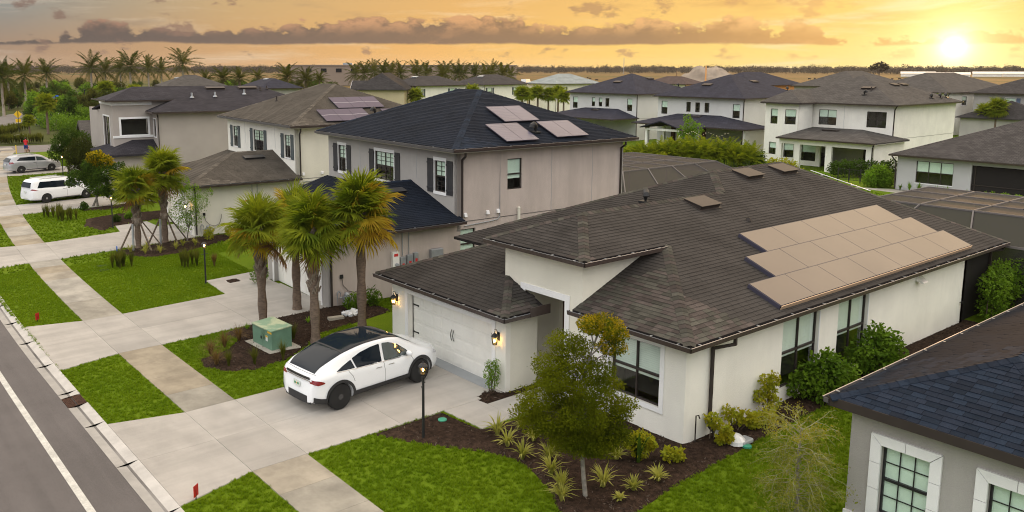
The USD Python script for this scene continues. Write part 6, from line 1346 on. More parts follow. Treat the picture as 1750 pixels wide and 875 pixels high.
class Body:
    def __init__(s, prof, wb=(-1.62, 1.48), rw=.40, zb=.24):
        s.top, s.half, s.belt, s.rail = (Pch(*np.array(prof[k]).T) for k in ('top', 'half', 'belt', 'rail')); s.x0, s.x1 = prof['top'][0][0], prof['top'][-1][0]; s.wb, s.rw, s.zb = wb, rw, zb; s.bulge = prof.get('bulge', .35)
    def section(s, x, n=30):
        h, zt, zb, r = float(s.half(x)), float(s.top(x)), float(s.belt(x)), float(s.rail(x)); zb = min(zb, zt-.03); zr = zb+.88*(zt-zb); b = s.zb+.10*max(0, abs(x)-2.0)
        K = np.array([(0, b), (h*.80, b), (h*.955, b+.07), (h, b+.38*(zb-b)), (h*.992, b+.70*(zb-b)), (h*.955, zb-.02), (h*.925, zb+.02*(zt-zb)), (r+(h*.925-r)*.46*(1+.2*s.bulge), zb+.50*(zr-zb)), (r, zr), (r*.82, zr+.72*(zt-zr)), (r*.45, zr+.95*(zt-zr)), (0, zt)])
        d = np.r_[0, np.cumsum(np.hypot(*np.diff(K, axis=0).T))]; d += np.arange(len(d))*1e-6; u = np.linspace(0, d[-1], n)
        return np.stack([Pch(d, K[:, 0])(u), Pch(d, K[:, 1])(u)], 1)
    def solid(s, nx=54, n=30):
        xs = s.x0+(s.x1-s.x0)*(.5-.5*np.cos(np.linspace(0, np.pi, nx)))*.35+np.linspace(0, s.x1-s.x0, nx)*.65; xs = np.linspace(s.x0, s.x1, nx)*.7+.3*(s.x0+(s.x1-s.x0)*(.5-.5*np.cos(np.linspace(0, np.pi, nx))))
        V = []
        for x in xs:
            q = s.section(x, n); full = np.vstack([q, q[::-1][1:-1]*[-1, 1]]); V.append(np.c_[np.full(len(full), x), full])
        m = len(V[0]); v = np.vstack(V); f = []
        for i in range(nx-1):
            for j in range(m): k = (j+1) % m; f += [[i*m+j, (i+1)*m+j, (i+1)*m+k], [i*m+j, (i+1)*m+k, i*m+k]]
        c0, c1 = len(v), len(v)+1; v = np.vstack([v, V[0].mean(0), V[-1].mean(0)]); e = (nx-1)*m
        f += [[c0, (j), (j+1) % m] for j in range(m)]+[[c1, e+(j+1) % m, e+j] for j in range(m)]
        t = trimesh.Trimesh(v, f, process=True); trimesh.repair.fix_normals(t)
        man = m3.Manifold(m3.Mesh(np.array(t.vertices, np.float32), np.array(t.faces, np.uint32)))
        for x in s.wb:
            for sg in (-1, 1):
                c = m3.Manifold.cylinder(.6, s.rw+.055, s.rw+.055, 40).rotate([90, 0, 0]).translate([x, (1.3 if sg > 0 else -.7), s.rw-.02]); man = man-c
        return man
    def ys(s, x, z):
        out = np.zeros(len(x))
        for i, (a, b) in enumerate(zip(x, z)):
            q = s.section(float(np.clip(a, s.x0, s.x1)), 60); k = int(np.argmax(q[:, 0])); q = q[1:]
            out[i] = np.interp(b, q[:, 1], q[:, 0])
        return out
    def zs(s, x, y):
        out = np.zeros(len(x))
        for i, (a, b) in enumerate(zip(x, y)):
            q = s.section(float(np.clip(a, s.x0, s.x1)), 60); k = int(np.argmax(q[:, 0])); u = q[k:][::-1]; out[i] = np.interp(abs(b), u[:, 0], u[:, 1])
        return out
    def patch(s, pts, o=.006, st=.05, side=None):
        """Skin panel laid on the body: outline in (x, z) on a side (+1, -1), or in (x, y) from above."""
        import shapely
        pg = Polygon(pts); e = pg.exterior; P = np.array([e.interpolate(t).coords[0] for t in np.arange(0, e.length, st)]); b = pg.bounds
        X, Y = np.meshgrid(np.arange(b[0], b[2], st), np.arange(b[1], b[3], st)); q = np.stack([X.ravel(), Y.ravel()], 1); q = q[shapely.contains_xy(pg.buffer(-st*.45), q[:, 0], q[:, 1])]; P = np.vstack([P, q])
        from scipy.spatial import Delaunay
        T = Delaunay(P).simplices; c = P[T].mean(1); T = T[shapely.contains_xy(pg, c[:, 0], c[:, 1])]
        if side: y = s.ys(P[:, 0], P[:, 1])+o; v = np.c_[P[:, 0], side*y, P[:, 1]]
        else: v = np.c_[P, s.zs(P[:, 0], P[:, 1])+o]
        n = np.cross(v[T[:, 1]]-v[T[:, 0]], v[T[:, 2]]-v[T[:, 0]]); bad = (n[:, 1]*side < 0) if side else (n[:, 2] < 0); T[bad] = T[bad][:, ::-1]
        return v, T
def thick_line(pts, w=.012):
    return LineString(pts).buffer(w/2, cap_style=2)
def wheel(par, x, y, r, rim, sp=10, w=.26):
    s = 1 if y > 0 else -1; t = sub(par, 'wheel'); mb = MB(); n = 28
    prof = [(r*.66, -w/2), (r*.90, -w/2), (r*.985, -w*.38), (r, -w*.2), (r, w*.2), (r*.985, w*.38), (r*.90, w/2), (r*.66, w/2)]
    R_ = np.array([[1, 0, 0], [0, 0, -1], [0, 1, 0.]]); M = np.eye(4); M[:3, :3] = R_; M[:3, 3] = (x, y, r)
    q = MB(); q.lathe(prof, (0, 0, 0), n); mb.add(*place(q, M)); obj('tyre', mb, MAT['tyre'], t, smooth=35)
    q = MB(); q.lathe([(r*.66, -.03), (r*.68, .0), (r*.66, .02)], (0, 0, 0), n); q.lathe([(r*.16, .02), (r*.15, .06), (.0, .065)], (0, 0, 0), 14)
    for i in range(sp): a = 2*math.pi*i/sp; q.bar((r*.12*math.cos(a), r*.12*math.sin(a), .045), (r*.66*math.cos(a+.08), r*.66*math.sin(a+.08), .03), .035, .03)
    v, f = q.arr(); v[:, 2] = s*-1*(v[:, 2])-s*w*.28; f = f if s < 0 else f[:, ::-1]; v = v@R_.T+[x, y, r]; obj('rim', (v, f), rim, t)
    q = MB(); q.lathe([(r*.645, 0), (r*.645, .02)], (0, 0, 0), n); v, f = q.arr(); v[:, 2] -= s*w*.16; obj('brake_disc', (v@R_.T+[x, y, r], f), MAT['car_black'], t)
def car(label, loc, yaw, prof, paint, rim, sc=1., wb=(-1.62, 1.48), rw=.40, kind='ev'):
    t = thing('parked_car', label, 'car', loc, yaw); B = Body(prof, wb, rw)
    obj('body', B.solid(), paint, t, smooth=38)
    for x in wb:
        for sg in (-1, 1):
            wheel(t, x, sg*(float(B.half(x))-.135), rw, rim)
            a = np.linspace(-.22, math.pi+.22, 22); arc = [(x+(rw+.14)*math.cos(q), rw-.02+(rw+.14)*math.sin(q)) for q in a]; inn = [(x+(rw+.05)*math.cos(q), rw-.02+(rw+.05)*math.sin(q)) for q in a[::-1]]
            arc = [(p, max(z, .26)) for p, z in arc]; inn = [(p, max(z, .26)) for p, z in inn]
            pg = Polygon(arc+inn).buffer(0); pg = max(getattr(pg, 'geoms', [pg]), key=lambda g: g.area)
            obj('arch_trim', B.patch(list(pg.exterior.coords), .022, .03, sg), MAT['car_trim'] if kind == 'ev' else paint, t)
    return t, B
E1 = dict(top=[(-2.66, .62), (-2.60, .98), (-2.42, 1.14), (-1.9, 1.40), (-1.2, 1.64), (-.4, 1.76), (.2, 1.765), (.7, 1.69), (1.2, 1.43), (1.65, 1.17), (2.1, 1.07), (2.45, .93), (2.62, .62)],
    half=[(-2.66, .66), (-2.56, .86), (-2.3, .98), (-1.8, 1.05), (-1, 1.06), (.2, 1.06), (1.3, 1.055), (2.0, .99), (2.4, .80), (2.62, .45)], belt=[(-2.66, .58), (-2.56, .95), (-2.3, 1.10), (-1.6, 1.13), (-.6, 1.09), (.4, 1.03), (1.2, 1.0), (1.8, .99), (2.3, .86), (2.62, .57)],
    rail=[(-2.66, .5), (-2.4, .76), (-1.8, .74), (-1, .76), (0, .78), (.7, .77), (1.2, .80), (1.7, .86), (2.2, .72), (2.62, .35)])
ev, B = car('white electric car with black glass roof and black wheels parked before the garage', (13.28, 21.72, 0), 5.5, E1, MAT['car_white'], MAT['rim_black'])
tg = [(-2.38, .66), (-2.0, .69), (-1.4, .71), (-.6, .735), (.2, .745), (.8, .745), (1.25, .775), (1.50, .80), (1.60, .55)]; top_glass = [(a, -b) for a, b in tg]+[(1.66, 0)]+[(a, b) for a, b in tg[::-1]]
obj('glass_roof', B.patch([p for p in top_glass if True], .006, .06), MAT['car_glass'], ev, smooth=True)
obj('roof_crossbar', B.patch([(-1.34, -.69), (-1.28, -.69), (-1.28, .69), (-1.34, .69)], .010, .06), MAT['car_trim'], ev)
for sg in (-1, 1):
    obj('side_window', B.patch([(-.98, 1.115), (-.62, 1.10), (-.02, 1.075), (-.02, 1.60), (-.35, 1.58), (-.75, 1.51), (-1.07, 1.40)], .007, .05, sg), MAT['car_glass'], ev, smooth=True)
    obj('quarter_window', B.patch([(-1.70, 1.16), (-1.04, 1.125), (-1.12, 1.375), (-1.42, 1.27)], .007, .045, sg), MAT['car_glass'], ev)
    obj('front_window', B.patch([(.08, 1.07), (1.12, 1.04), (1.0, 1.20), (.68, 1.44), (.34, 1.57), (.08, 1.60)], .007, .05, sg), MAT['car_glass_clear'], ev, smooth=True)
    for pts in ([(.03, .34), (.05, .7), (.03, 1.06)], [(-1.30, 1.10), (-1.16, .92), (-1.10, .75)], [(1.12, 1.0), (1.20, .85), (1.10, .45)]): obj('door_seam', B.patch(list(thick_line(pts).exterior.coords), .002, .03, sg), MAT['car_black'], ev)
    obj('chrome_strip', B.patch(list(thick_line([(-1.72, 1.145), (-.6, 1.085), (.4, 1.05), (1.16, 1.02)], .016).exterior.coords), .009, .05, sg), MAT['chrome'], ev)
    for x in (-.30, .18): obj('door_handle', B.patch([(x, .93), (x+.24, .92), (x+.24, .945), (x, .955)], .014, .04, sg), MAT['chrome'], ev)
    obj('sill_trim', B.patch([(-1.15, .25), (1.02, .25), (1.02, .46), (-1.15, .46)], .02, .06, sg), MAT['car_trim'], ev)
    obj('bumper_trim', B.patch([(-2.60, .30), (-2.10, .27), (-2.10, .46), (-2.40, .49), (-2.61, .52)], .012, .05, sg), MAT['car_trim'], ev)
    obj('tail_lamp', B.patch([(-2.61, .90), (-2.45, .885), (-2.16, .93), (-2.22, .98), (-2.45, 1.02), (-2.60, 1.0)], .012, .035, sg), MAT['lamp_red'], ev)
    obj('headlamp', B.patch([(2.10, .84), (2.36, .76), (2.40, .84), (2.20, .92)], .012, .035, sg), MAT['lamp_clear'], ev)
    obj('mirror', MB().ball((.98, sg*1.10, 1.13), (.09, .12, .075), 2), MAT['car_white'], ev, smooth=True)
    obj('side_badge', B.patch([(1.22, .80), (1.42, .82), (1.36, .84), (1.24, .83)], .012, .03, sg), MAT['chrome'], ev)
    obj('seat', rounded((.1, sg*.42-.22, .5), (.3, sg*.42+.22, 1.15), .08, 3), MAT['seat_pale'], ev)
def rear(y0, y1, z0, z1, xo, m, name, curve=.16, mb=None):
    ys_ = np.linspace(y0, y1, 9); v = [(xo+curve*y*y, y, z) for y in ys_ for z in (z0, z1)]; w = [(a+.03, b, c) for a, b, c in v]; f = []
    for i in range(8): a = i*2; f += [[a, a+1, a+3], [a, a+3, a+2]]
    q = MB(); q.add(np.array(v), f); n = len(v)
    q.add(np.array(v+w), [[0, 1, n+1], [0, n+1, n], [16, n+16, n+17], [16, n+17, 17]]+[t for i in range(8) for t in ([2*i+1, 2*i+3, n+2*i+3], [2*i+1, n+2*i+3, n+2*i+1])]); return obj(name, q, m, ev)
rear(-.66, .66, .27, .50, -2.70, MAT['car_trim'], 'bumper_trim'); rear(-.60, .60, 1.0, 1.07, -2.655, MAT['car_black'], 'spoiler_slot', .12); rear(-.64, .64, .955, .975, -2.66, MAT['chrome'], 'chrome_bar', .12)
obj('licence_plate', MB().box((-2.70, -.16, .70), (-2.665, .16, .86)), MAT['plate'], ev); obj('plate_mark', MB().box((-2.704, -.12, .745), (-2.7005, -.035, .81)).box((-2.704, .035, .745), (-2.7005, .12, .81)), MAT['plate_ink'], ev); obj('plate_emblem', MB().ball((-2.702, 0, .775), (.004, .026, .026)), MAT['plate_orange'], ev)
obj('boot_seam', B.patch(list(thick_line([(-2.40, -.78), (-2.44, -.3), (-2.44, .3), (-2.40, .78)]).exterior.coords), .003, .05), MAT['car_black'], ev)
for c_ in Usd.PrimRange(stage.GetPrimAtPath(ev)):
    if c_.GetTypeName() == 'Mesh':
        a_ = UsdGeom.Mesh(c_).GetPointsAttr(); v = np.array(a_.Get()); v[:, 0] = np.where(v[:, 0] < -2.07, -2.07+(v[:, 0]+2.07)*.62, v[:, 0]); a_.Set(Vt.Vec3fArray.FromNumpy(v.astype(np.float32)))
V1 = dict(top=[(-2.62, .75), (-2.56, 1.15), (-2.42, 1.60), (-2.25, 1.73), (-1.2, 1.79), (0, 1.78), (.7, 1.68), (1.3, 1.36), (1.75, 1.12), (2.2, 1.0), (2.5, .85), (2.62, .6)], half=[(-2.62, .80), (-2.45, .95), (-2, 1.0), (0, 1.0), (1.4, .99), (2.1, .93), (2.45, .72), (2.62, .45)],
    belt=[(-2.62, .7), (-2.5, 1.0), (-2., 1.08), (-1, 1.04), (.5, 1.0), (1.4, .97), (2.1, .92), (2.62, .55)], rail=[(-2.62, .68), (-2.3, .72), (-1, .74), (.5, .73), (1.2, .74), (1.8, .80), (2.3, .66), (2.62, .35)], bulge=.8)
van, Bv = car('white minivan parked on the driveway behind the dark layered tree', (15.2, 68.2, 0), 14., V1, MAT['car_white'], MAT['rim_alloy'], wb=(-1.55, 1.5), rw=.36, kind='van')
S1 = dict(top=[(-2.45, .75), (-2.38, 1.05), (-2.2, 1.35), (-1.9, 1.60), (-1.1, 1.70), (0, 1.69), (.6, 1.58), (1.2, 1.25), (1.5, 1.12), (2.1, .99), (2.38, .82), (2.46, .6)], half=[(-2.45, .72), (-2.3, .9), (-1.8, .96), (0, .96), (1.4, .95), (2.0, .88), (2.35, .7), (2.46, .45)],
    belt=[(-2.45, .7), (-2.3, 1.02), (-1.6, 1.12), (-.5, 1.06), (.6, 1.0), (1.4, .96), (2.1, .88), (2.46, .55)], rail=[(-2.45, .6), (-2.1, .66), (-1, .69), (.4, .69), (1.1, .72), (1.6, .76), (2.1, .62), (2.46, .35)], bulge=.5)
suv, Bs = car('silver estate car parked on the farthest driveway at the left edge', (17.4, 88.4, 0), 10., S1, MAT['car_silver'], MAT['rim_alloy'], wb=(-1.42, 1.38), rw=.35, kind='suv')
for tt, b_, dx, pw_v in ((van, Bv, 0, 'van'), (suv, Bs, 0, 'suv')):
    for sg in (-1, 1):
        if pw_v == 'van':
            obj('side_window', b_.patch([(-2.15, 1.16), (-.05, 1.08), (-.05, 1.55), (-1.9, 1.60)], .007, .08, sg), MAT['car_glass'], tt); obj('front_window', b_.patch([(.05, 1.08), (1.2, 1.05), (.75, 1.45), (.05, 1.55)], .007, .08, sg), MAT['car_glass_clear'], tt); obj('tail_lamp', b_.patch([(-2.58, 1.02), (-2.1, .98), (-2.3, 1.06), (-2.52, 1.12)], .012, .05, sg), MAT['lamp_red'], tt)
            obj('roof_rail', MB().bar((-1.9, sg*.66, 1.79), (.1, sg*.66, 1.80), .04), MAT['aluminium'], tt)
        else:
            obj('side_window', b_.patch([(-1.75, 1.2), (-.05, 1.11), (-.05, 1.48), (-1.4, 1.48)], .007, .08, sg), MAT['car_glass'], tt); obj('front_window', b_.patch([(.05, 1.11), (1.05, 1.06), (.6, 1.36), (.05, 1.48)], .007, .08, sg), MAT['car_glass_clear'], tt); obj('tail_lamp', b_.patch([(-2.40, .92), (-2.02, .98), (-2.1, 1.1), (-2.34, 1.1)], .012, .05, sg), MAT['lamp_red'], tt)
            obj('roof_rail', MB().bar((-1.6, sg*.62, 1.70), (.1, sg*.62, 1.70), .04), MAT['aluminium'], tt)
        obj('mirror', MB().ball((1.0, sg*1.05, 1.12), (.09, .12, .08), 1), MAT['car_white' if pw_v == 'van' else 'car_silver'], tt)
        obj('sill_trim', b_.patch([(-1.05, .27), (1.0, .27), (1.0, .33), (-1.05, .33)], .01, .08, sg), MAT['car_trim'], tt)
        obj('door_seam', b_.patch(list(thick_line([(0, .36), (.01, .7), (0, 1.05)], .014).exterior.coords), .003, .04, sg), MAT['car_black'], tt)
        obj('door_handle', b_.patch([(-.3, .93), (-.08, .92), (-.08, .95), (-.3, .96)], .014, .05, sg), MAT['chrome'], tt)
    obj('windscreen', b_.patch([(.72, -.66), (1.5, -.74), (1.6, 0), (1.5, .74), (.72, .66), (.70, 0)], .007, .09), MAT['car_glass'], tt)
    a, z0, z1 = (-2.60, 1.2, 1.55) if pw_v == 'van' else (-2.44, 1.12, 1.42)
    obj('rear_window', MB().prism([(a+.01, -.66, z0), (a+.01, .66, z0), (a+(.17 if pw_v == 'van' else .32), .60, z1), (a+(.17 if pw_v == 'van' else .32), -.60, z1)], (-.02, 0, .01)), MAT['car_glass'], tt)
    obj('licence_plate', MB().box((a-.05, -.16, .78), (a-.02, .16, .92)), MAT['plate'], tt)
# ------------------------------------------------------------------ lamp posts
def lamp_post(name, label, loc, h, bulb, yaw=0., tilt=0.):
    t = thing(name, label, 'lamp post', loc, yaw); mb = MB(); f_, g_ = MB(), MB()
    mb.lathe([(.06, -.1), (.055, .02), (.04, .05), (.036, h*.78), (.045, h*.785), (.045, h*.80), (.02, h*.81), (.02, h*.835)], (0, 0, 0), 12); obj('post', mb, MAT['black'], t, smooth=40)
    obj('ladder_rest', MB().tube([(-.17, 0, h*.70), (.17, 0, h*.70)], .009, 6).ball((-.17, 0, h*.70), .018).ball((.17, 0, h*.70), .018), MAT['black'], t)
    lantern(f_, g_, (0, 0, h*.83), h*.155, .115); obj('lantern_frame', f_, MAT['black'], t); obj('pane', g_, MAT['lamp_glass'], t); obj('bulb', MB().ball((0, 0, h*.83+.13), (.03, .03, .05)), MAT[bulb], t)
lamp_post('lamp_post', 'black garden lamp post in the mulch in front of the white electric car', (12.53, 17.44, 0), 2.21, 'bulb_dim', 40)
lamp_post('lamp_post', 'lit black lamp post on the lawn before the grey house path', (14.24, 37.14, 0), 2.0, 'bulb', 20)
lamp_post('lamp_post', 'lit black lamp post in the mulch beside the minivan driveway', (14.90, 53.97, 0), 2.1, 'bulb', 0)
lamp_post('lamp_post', 'farthest lit black lamp post on the lawn by the bushy tree', (18.84, 83.12, 0), 1.9, 'bulb', 0)
for i, (x, y, z, lab) in enumerate(((17.3, 53.4, 1.85, 'lit wall lantern at the far corner of the cream garage'), (17.72, 48.6, 1.75, 'lit wall lantern behind the thin young tree'), (16.55, 35.75, 1.75, 'small lit wall lantern behind the palms on the grey garage'))):
    t = thing('wall_lantern', lab, 'lantern', (x, y, z)); f_, g_ = MB(), MB(); lantern(f_, g_, (-.12, 0, -.1), .34, .085); f_.tube([(.05, 0, .1), (-.05, 0, .3), (-.12, 0, .26)], .012, 5); obj('frame', f_, MAT['black'], t); obj('pane', g_, MAT['lamp_glass'], t); obj('bulb', MB().ball((-.12, 0, .03), (.05, .05, .07)), MAT['bulb'], t)
# ------------------------------------------------------------------ small things on the ground
mat('box_green', (.11, .20, .14), .45, .4, var=.10, scale=3.); mat('box_top', (.20, .30, .20), .55, .3, var=.0, scale=1.6, col2=(.42, .46, .30), cpos=(.45, .6)); mat('label_yellow', (.75, .45, .03), .5, var=.05); mat('sign_red', (.50, .02, .02), .5, .4, var=.05); mat('sign_yellow', (.85, .55, .03), .5, .4, var=.05); mat('sign_blue', (.02, .12, .50), .5, .4, var=.05); mat('sign_black', (.01, .01, .01), .5, .4, var=0.); mat('rock_white', (.62, .64, .66), .7, .3, var=.15, scale=6.); mat('pvc', (.75, .76, .76), .4, .4, var=.05); mat('lid_green', (.05, .32, .20), .5, .4, var=.05)
tf = thing('utility_box', 'dull green utility cabinet on a concrete pad between the grass tufts', 'utility box', (12.75, 27.1, 0), 3.)
obj('pad', MB().box((-.62, -.95, -.05), (.62, .95, .07)), MAT['pavement_2'], tf)
for i, (a, b) in enumerate(((-.70, -.005), (.005, .70))): obj('cabinet', MB().prism([(-.40, a, .07), (.40, a, .07), (.40, a, .80), (-.40, a, .74)], (0, b-a, 0)), MAT['box_green'], tf)
for i, (a, b) in enumerate(((-.72, -.004), (.004, .72))): obj('lid', MB().prism([(-.43, a, .745), (.43, a, .805), (.43, a, .84), (-.43, a, .78)], (0, b-a, 0)), MAT['box_top'], tf)
obj('warning_label', MB().box((-.404, -.42, .34), (-.401, -.27, .54)), MAT['plate'], tf); obj('warning_label', MB().box((-.405, -.42, .48), (-.4045, -.27, .54)), MAT['label_yellow'], tf); obj('edge_tape', MB().box((-.41, -.70, .66), (-.401, -.42, .73)), MAT['label_yellow'], tf); obj('padlock', MB().box((-.42, .02, .34), (-.401, .09, .44)), MAT['black'], tf)
for (x, y, lab) in ((6.48, 18.15, 'small red yard sign with yellow mark at the lower left lawn corner'), (6.72, 35.54, 'small red yard sign on the far verge lawn')):
    t = thing('yard_sign', lab, 'sign', (x, y, 0), -52.); obj('stake', MB().box((-.012, -.01, -.1), (.012, .0, .22)), MAT['black'], t); obj('board', MB().box((-.002, -.10, .06), (.006, .10, .34)), MAT['sign_red'], t)
    q = MB(); q.box((-.004, -.03, .26), (-.0025, .02, .325)); q.box((-.004, .02, .20), (-.0025, .055, .31)); obj('yellow_mark', q, MAT['sign_yellow'], t, kind='stuff')
    q = MB(); tm_ = meshkit.text_mesh('LAWN', .035, .001, True); v = np.array(tm_.vertices); w_ = v[:, 0].max(); obj('lettering', (np.c_[np.full(len(v), -.003)-v[:, 2], (v[:, 0]-w_/2)*-1, v[:, 1]+.10], tm_.faces), MAT['sign_yellow'], t)
wr = MB(); r = random.Random(5)
for i in range(9): a = i*.7; wr.tm(trimesh.creation.box((.3, .16, .12)), orient(a, r.uniform(-.3, .3), r.uniform(-.4, .4), (16.9+.22*math.cos(a), 28.55+.22*math.sin(a), .1), r.uniform(.7, 1.1)))
obj('white_ornament', wr, MAT['rock_white'], label='white star-shaped ornament lying in the mulch by the grey house', cat='ornament', kind=None)
obj('planter_trough', MB().prism([(15.75, 28.25, .0), (16.35, 28.1, .0), (16.4, 28.35, .0), (15.8, 28.5, .0)], (0, 0, .16)), MAT['pavement_1'], label='pale stone trough at the edge of the palm bed', cat='planter')
obj('standpipe', MB().tube([(19.3, 28.85, -.1), (19.3, 28.85, 1.05)], .035, 8).tube([(19.22, 28.85, 1.05), (19.38, 28.85, 1.05)], .05, 8), MAT['pvc'], label='white plastic standpipe between the two houses', cat='pipe')
obj('valve_lid', MB().lathe([(.13, 0), (.13, .06), (.10, .075), (.0, .075)], (13.6, 18.0, .02), 12), MAT['lid_green'], label='round green valve lid in the mulch by the driveway', cat='valve lid')
obj('downspout_splash', MB().lathe([(.30, 0), (.28, .10), (.18, .2), (.05, .24), (0, .24)], (18.95, 12.05, .03), 14).tube([(18.72, 12.5, .1), (18.72, 12.4, .38), (18.8, 12.25, .45), (18.9, 12.1, .3)], .05, 8), MAT['pvc'], label='white plastic downspout fitting on the mulch at the house corner', cat='drain fitting')
obj('irrigation_box', rounded((18.9, 11.75, .0), (19.4, 12.05, .12), .03, 2), MAT['grey_box'], label='grey irrigation box beside the white downspout fitting', cat='utility box'); obj('ground_lid', MB().lathe([(.12, 0), (.12, .05), (0, .055)], (19.0, 11.7, .0), 12), MAT['lid_green'], label='green lid at the mulch edge beside the grey irrigation box', cat='valve lid')
obj('hose_pipe', MB().tube([(18.1, 12.7, .0), (18.1, 12.7, .78), (18.1, 12.62, .82), (18.1, 12.58, .74)], .02, 6), MAT['bronze'], label='dark water pipe with tap on the side wall near the front corner', cat='pipe')
obj('lawn_cover', MB().box((11.0, 42.6, -.02), (11.5, 43.0, .0)), MAT['leaf_dark'], label='sunken green meter cover in the middle lawn, nearer one', cat='cover'); obj('lawn_cover', MB().box((11.2, 43.6, -.02), (11.7, 44.0, .0)), MAT['leaf_dark'], label='sunken green meter cover in the middle lawn, farther one', cat='cover')
obj('blue_stake', MB().box((13.0, 46.6, 0), (13.03, 46.75, .3)), MAT['sign_blue'], label='small blue sign by the braced palms', cat='sign')
mat('bin_red', (.40, .02, .015), .5, .4, var=.1); obj('red_pot', MB().lathe([(.22, 0), (.27, .7), (.25, .7), (.2, .1)], (18.6, 62.0, 0), 12), MAT['bin_red'], label='red pot in the shade behind the minivan tree', cat='pot')
# --- people at the side road
mat('skin', (.30, .17, .11), .6, .4, var=.05); mat('shirt_red', (.50, .02, .03), .8, .2, var=.1); mat('shorts_blue', (.03, .05, .22), .8, .2, var=.1); mat('dress_pink', (.75, .25, .32), .8, .2, var=.1); mat('hair_dark', (.03, .02, .015), .7, .3, var=.1); mat('wood_brown', (.14, .07, .04), .7, .3, var=.2)
def bones(parts, st=.02, it=10):
    man = m3.Manifold()
    for (a, ra, b, rb) in parts:
        man = man+m3.Manifold.hull(m3.Manifold.sphere(ra, 14).translate([float(q) for q in a])+m3.Manifold.sphere(rb, 14).translate([float(q) for q in b]))
    man = man.refine_to_length(.06); me = man.to_mesh(); t = trimesh.Trimesh(me.vert_properties[:, :3], me.tri_verts); trimesh.smoothing.filter_taubin(t, iterations=it); return t
def hand(J, d, sp, s=1.):
    """Palm, four fingers and a thumb from wrist J along d; sp: sideways across the palm."""
    J, d, sp = (np.asarray(q, float) for q in (J, d, sp)); n = np.cross(d, sp); P = [(J, .028*s, J+d*.085*s+sp*.02*s, .026*s), (J, .028*s, J+d*.085*s-sp*.02*s, .026*s)]
    for i, (o, l) in enumerate(((-.033, .062), (-.011, .075), (.011, .07), (.033, .055))):
        a = J+d*.09*s+sp*o*s; b = a+d*l*.55*s+n*.012*s; P += [(a, .010*s, b, .009*s), (b, .009*s, b+d*l*.4*s+n*.028*s, .008*s)]
    a = J+d*.03*s-sp*.032*s; P += [(a, .012*s, a+d*.035*s-sp*.03*s, .010*s), (a+d*.035*s-sp*.03*s, .010*s, a+d*.065*s-sp*.035*s, .009*s)]; return P
pe = thing('person', 'person in red shirt and blue shorts leaning over the child at the side road', 'person', (20.6, 107.6, 0), 75.)
hip_, sh, hd_ = V3(0, 0, .92), V3(.22, 0, 1.42), V3(.36, 0, 1.62); B_ = []
for sg in (-1, 1):
    kn, an = V3(.06, sg*.11, .50), V3(-.04, sg*.12, .09); B_ += [(hip_+V3(0, sg*.09, 0), .10, kn, .065), (kn, .06, an, .042), (an, .045, an+V3(.17, 0, -.05), .035)]
    el, wr_ = sh+V3(.14, sg*.22, -.27), sh+V3(.36, sg*.16, -.42); B_ += [(sh+V3(0, sg*.18, -.02), .06, el, .045), (el, .042, wr_, .030)]+hand(wr_, V3(.8, 0, -.6), V3(0, sg*-1., 0))
B_ += [(hip_, .14, hip_+(sh-hip_)*.5, .135), (hip_+(sh-hip_)*.5, .135, sh, .13), (sh+V3(0, -.16, 0), .07, sh+V3(0, .16, 0), .07), (sh, .06, hd_, .055), (hd_+V3(.02, 0, .04), .095, hd_+V3(.04, 0, .10), .092), (hd_+V3(.10, 0, .02), .05, hd_+V3(.105, 0, -.01), .045), (hd_+V3(.125, 0, .05), .016, hd_+V3(.145, 0, .03), .014)]
obj('body', bones(B_), MAT['skin'], pe, smooth=True)
obj('shirt', bones([(hip_+V3(0, 0, .06), .155, hip_+(sh-hip_)*.5, .15), (hip_+(sh-hip_)*.5, .15, sh, .145), (sh+V3(0, -.17, -.01), .085, sh+V3(.06, -.2, -.15), .07), (sh+V3(0, .17, -.01), .085, sh+V3(.06, .2, -.15), .07)]), MAT['shirt_red'], pe, smooth=True)
obj('shorts', bones([(hip_+V3(0, 0, .04), .15, hip_+V3(0, .09, -.05), .13), (hip_+V3(0, .09, -.05), .125, V3(.05, .115, .56), .095), (hip_+V3(0, 0, .04), .15, hip_+V3(0, -.09, -.05), .13), (hip_+V3(0, -.09, -.05), .125, V3(.05, -.115, .56), .095)]), MAT['shorts_blue'], pe, smooth=True)
obj('hair', bones([(hd_+V3(-.01, 0, .08), .098, hd_+V3(.02, 0, .125), .092)]), MAT['hair_dark'], pe, smooth=True)
for sg in (-1, 1): obj('eye', MB().ball(hd_+V3(.128, sg*.035, .075), .012), MAT['sign_black'], pe); obj('ear', MB().ball(hd_+V3(.02, sg*.095, .06), (.02, .012, .03)), MAT['skin'], pe)
obj('mouth', MB().box(hd_+V3(.135, -.022, .005), hd_+V3(.143, .022, .013)), MAT['sign_red'], pe)
ch = thing('person', 'small child in pink seated low in front of the person in the red shirt', 'person', (20.95, 108.5, 0), 255.)
h0, s0_, d0 = V3(0, 0, .38), V3(.03, 0, .68), V3(.06, 0, .82); C2 = [(h0, .09, s0_, .085), (s0_+V3(0, -.1, 0), .045, s0_+V3(0, .1, 0), .045), (s0_, .04, d0, .04), (d0+V3(0, 0, .03), .08, d0+V3(.02, 0, .07), .078), (d0+V3(.09, 0, .02), .012, d0+V3(.1, 0, .01), .011)]
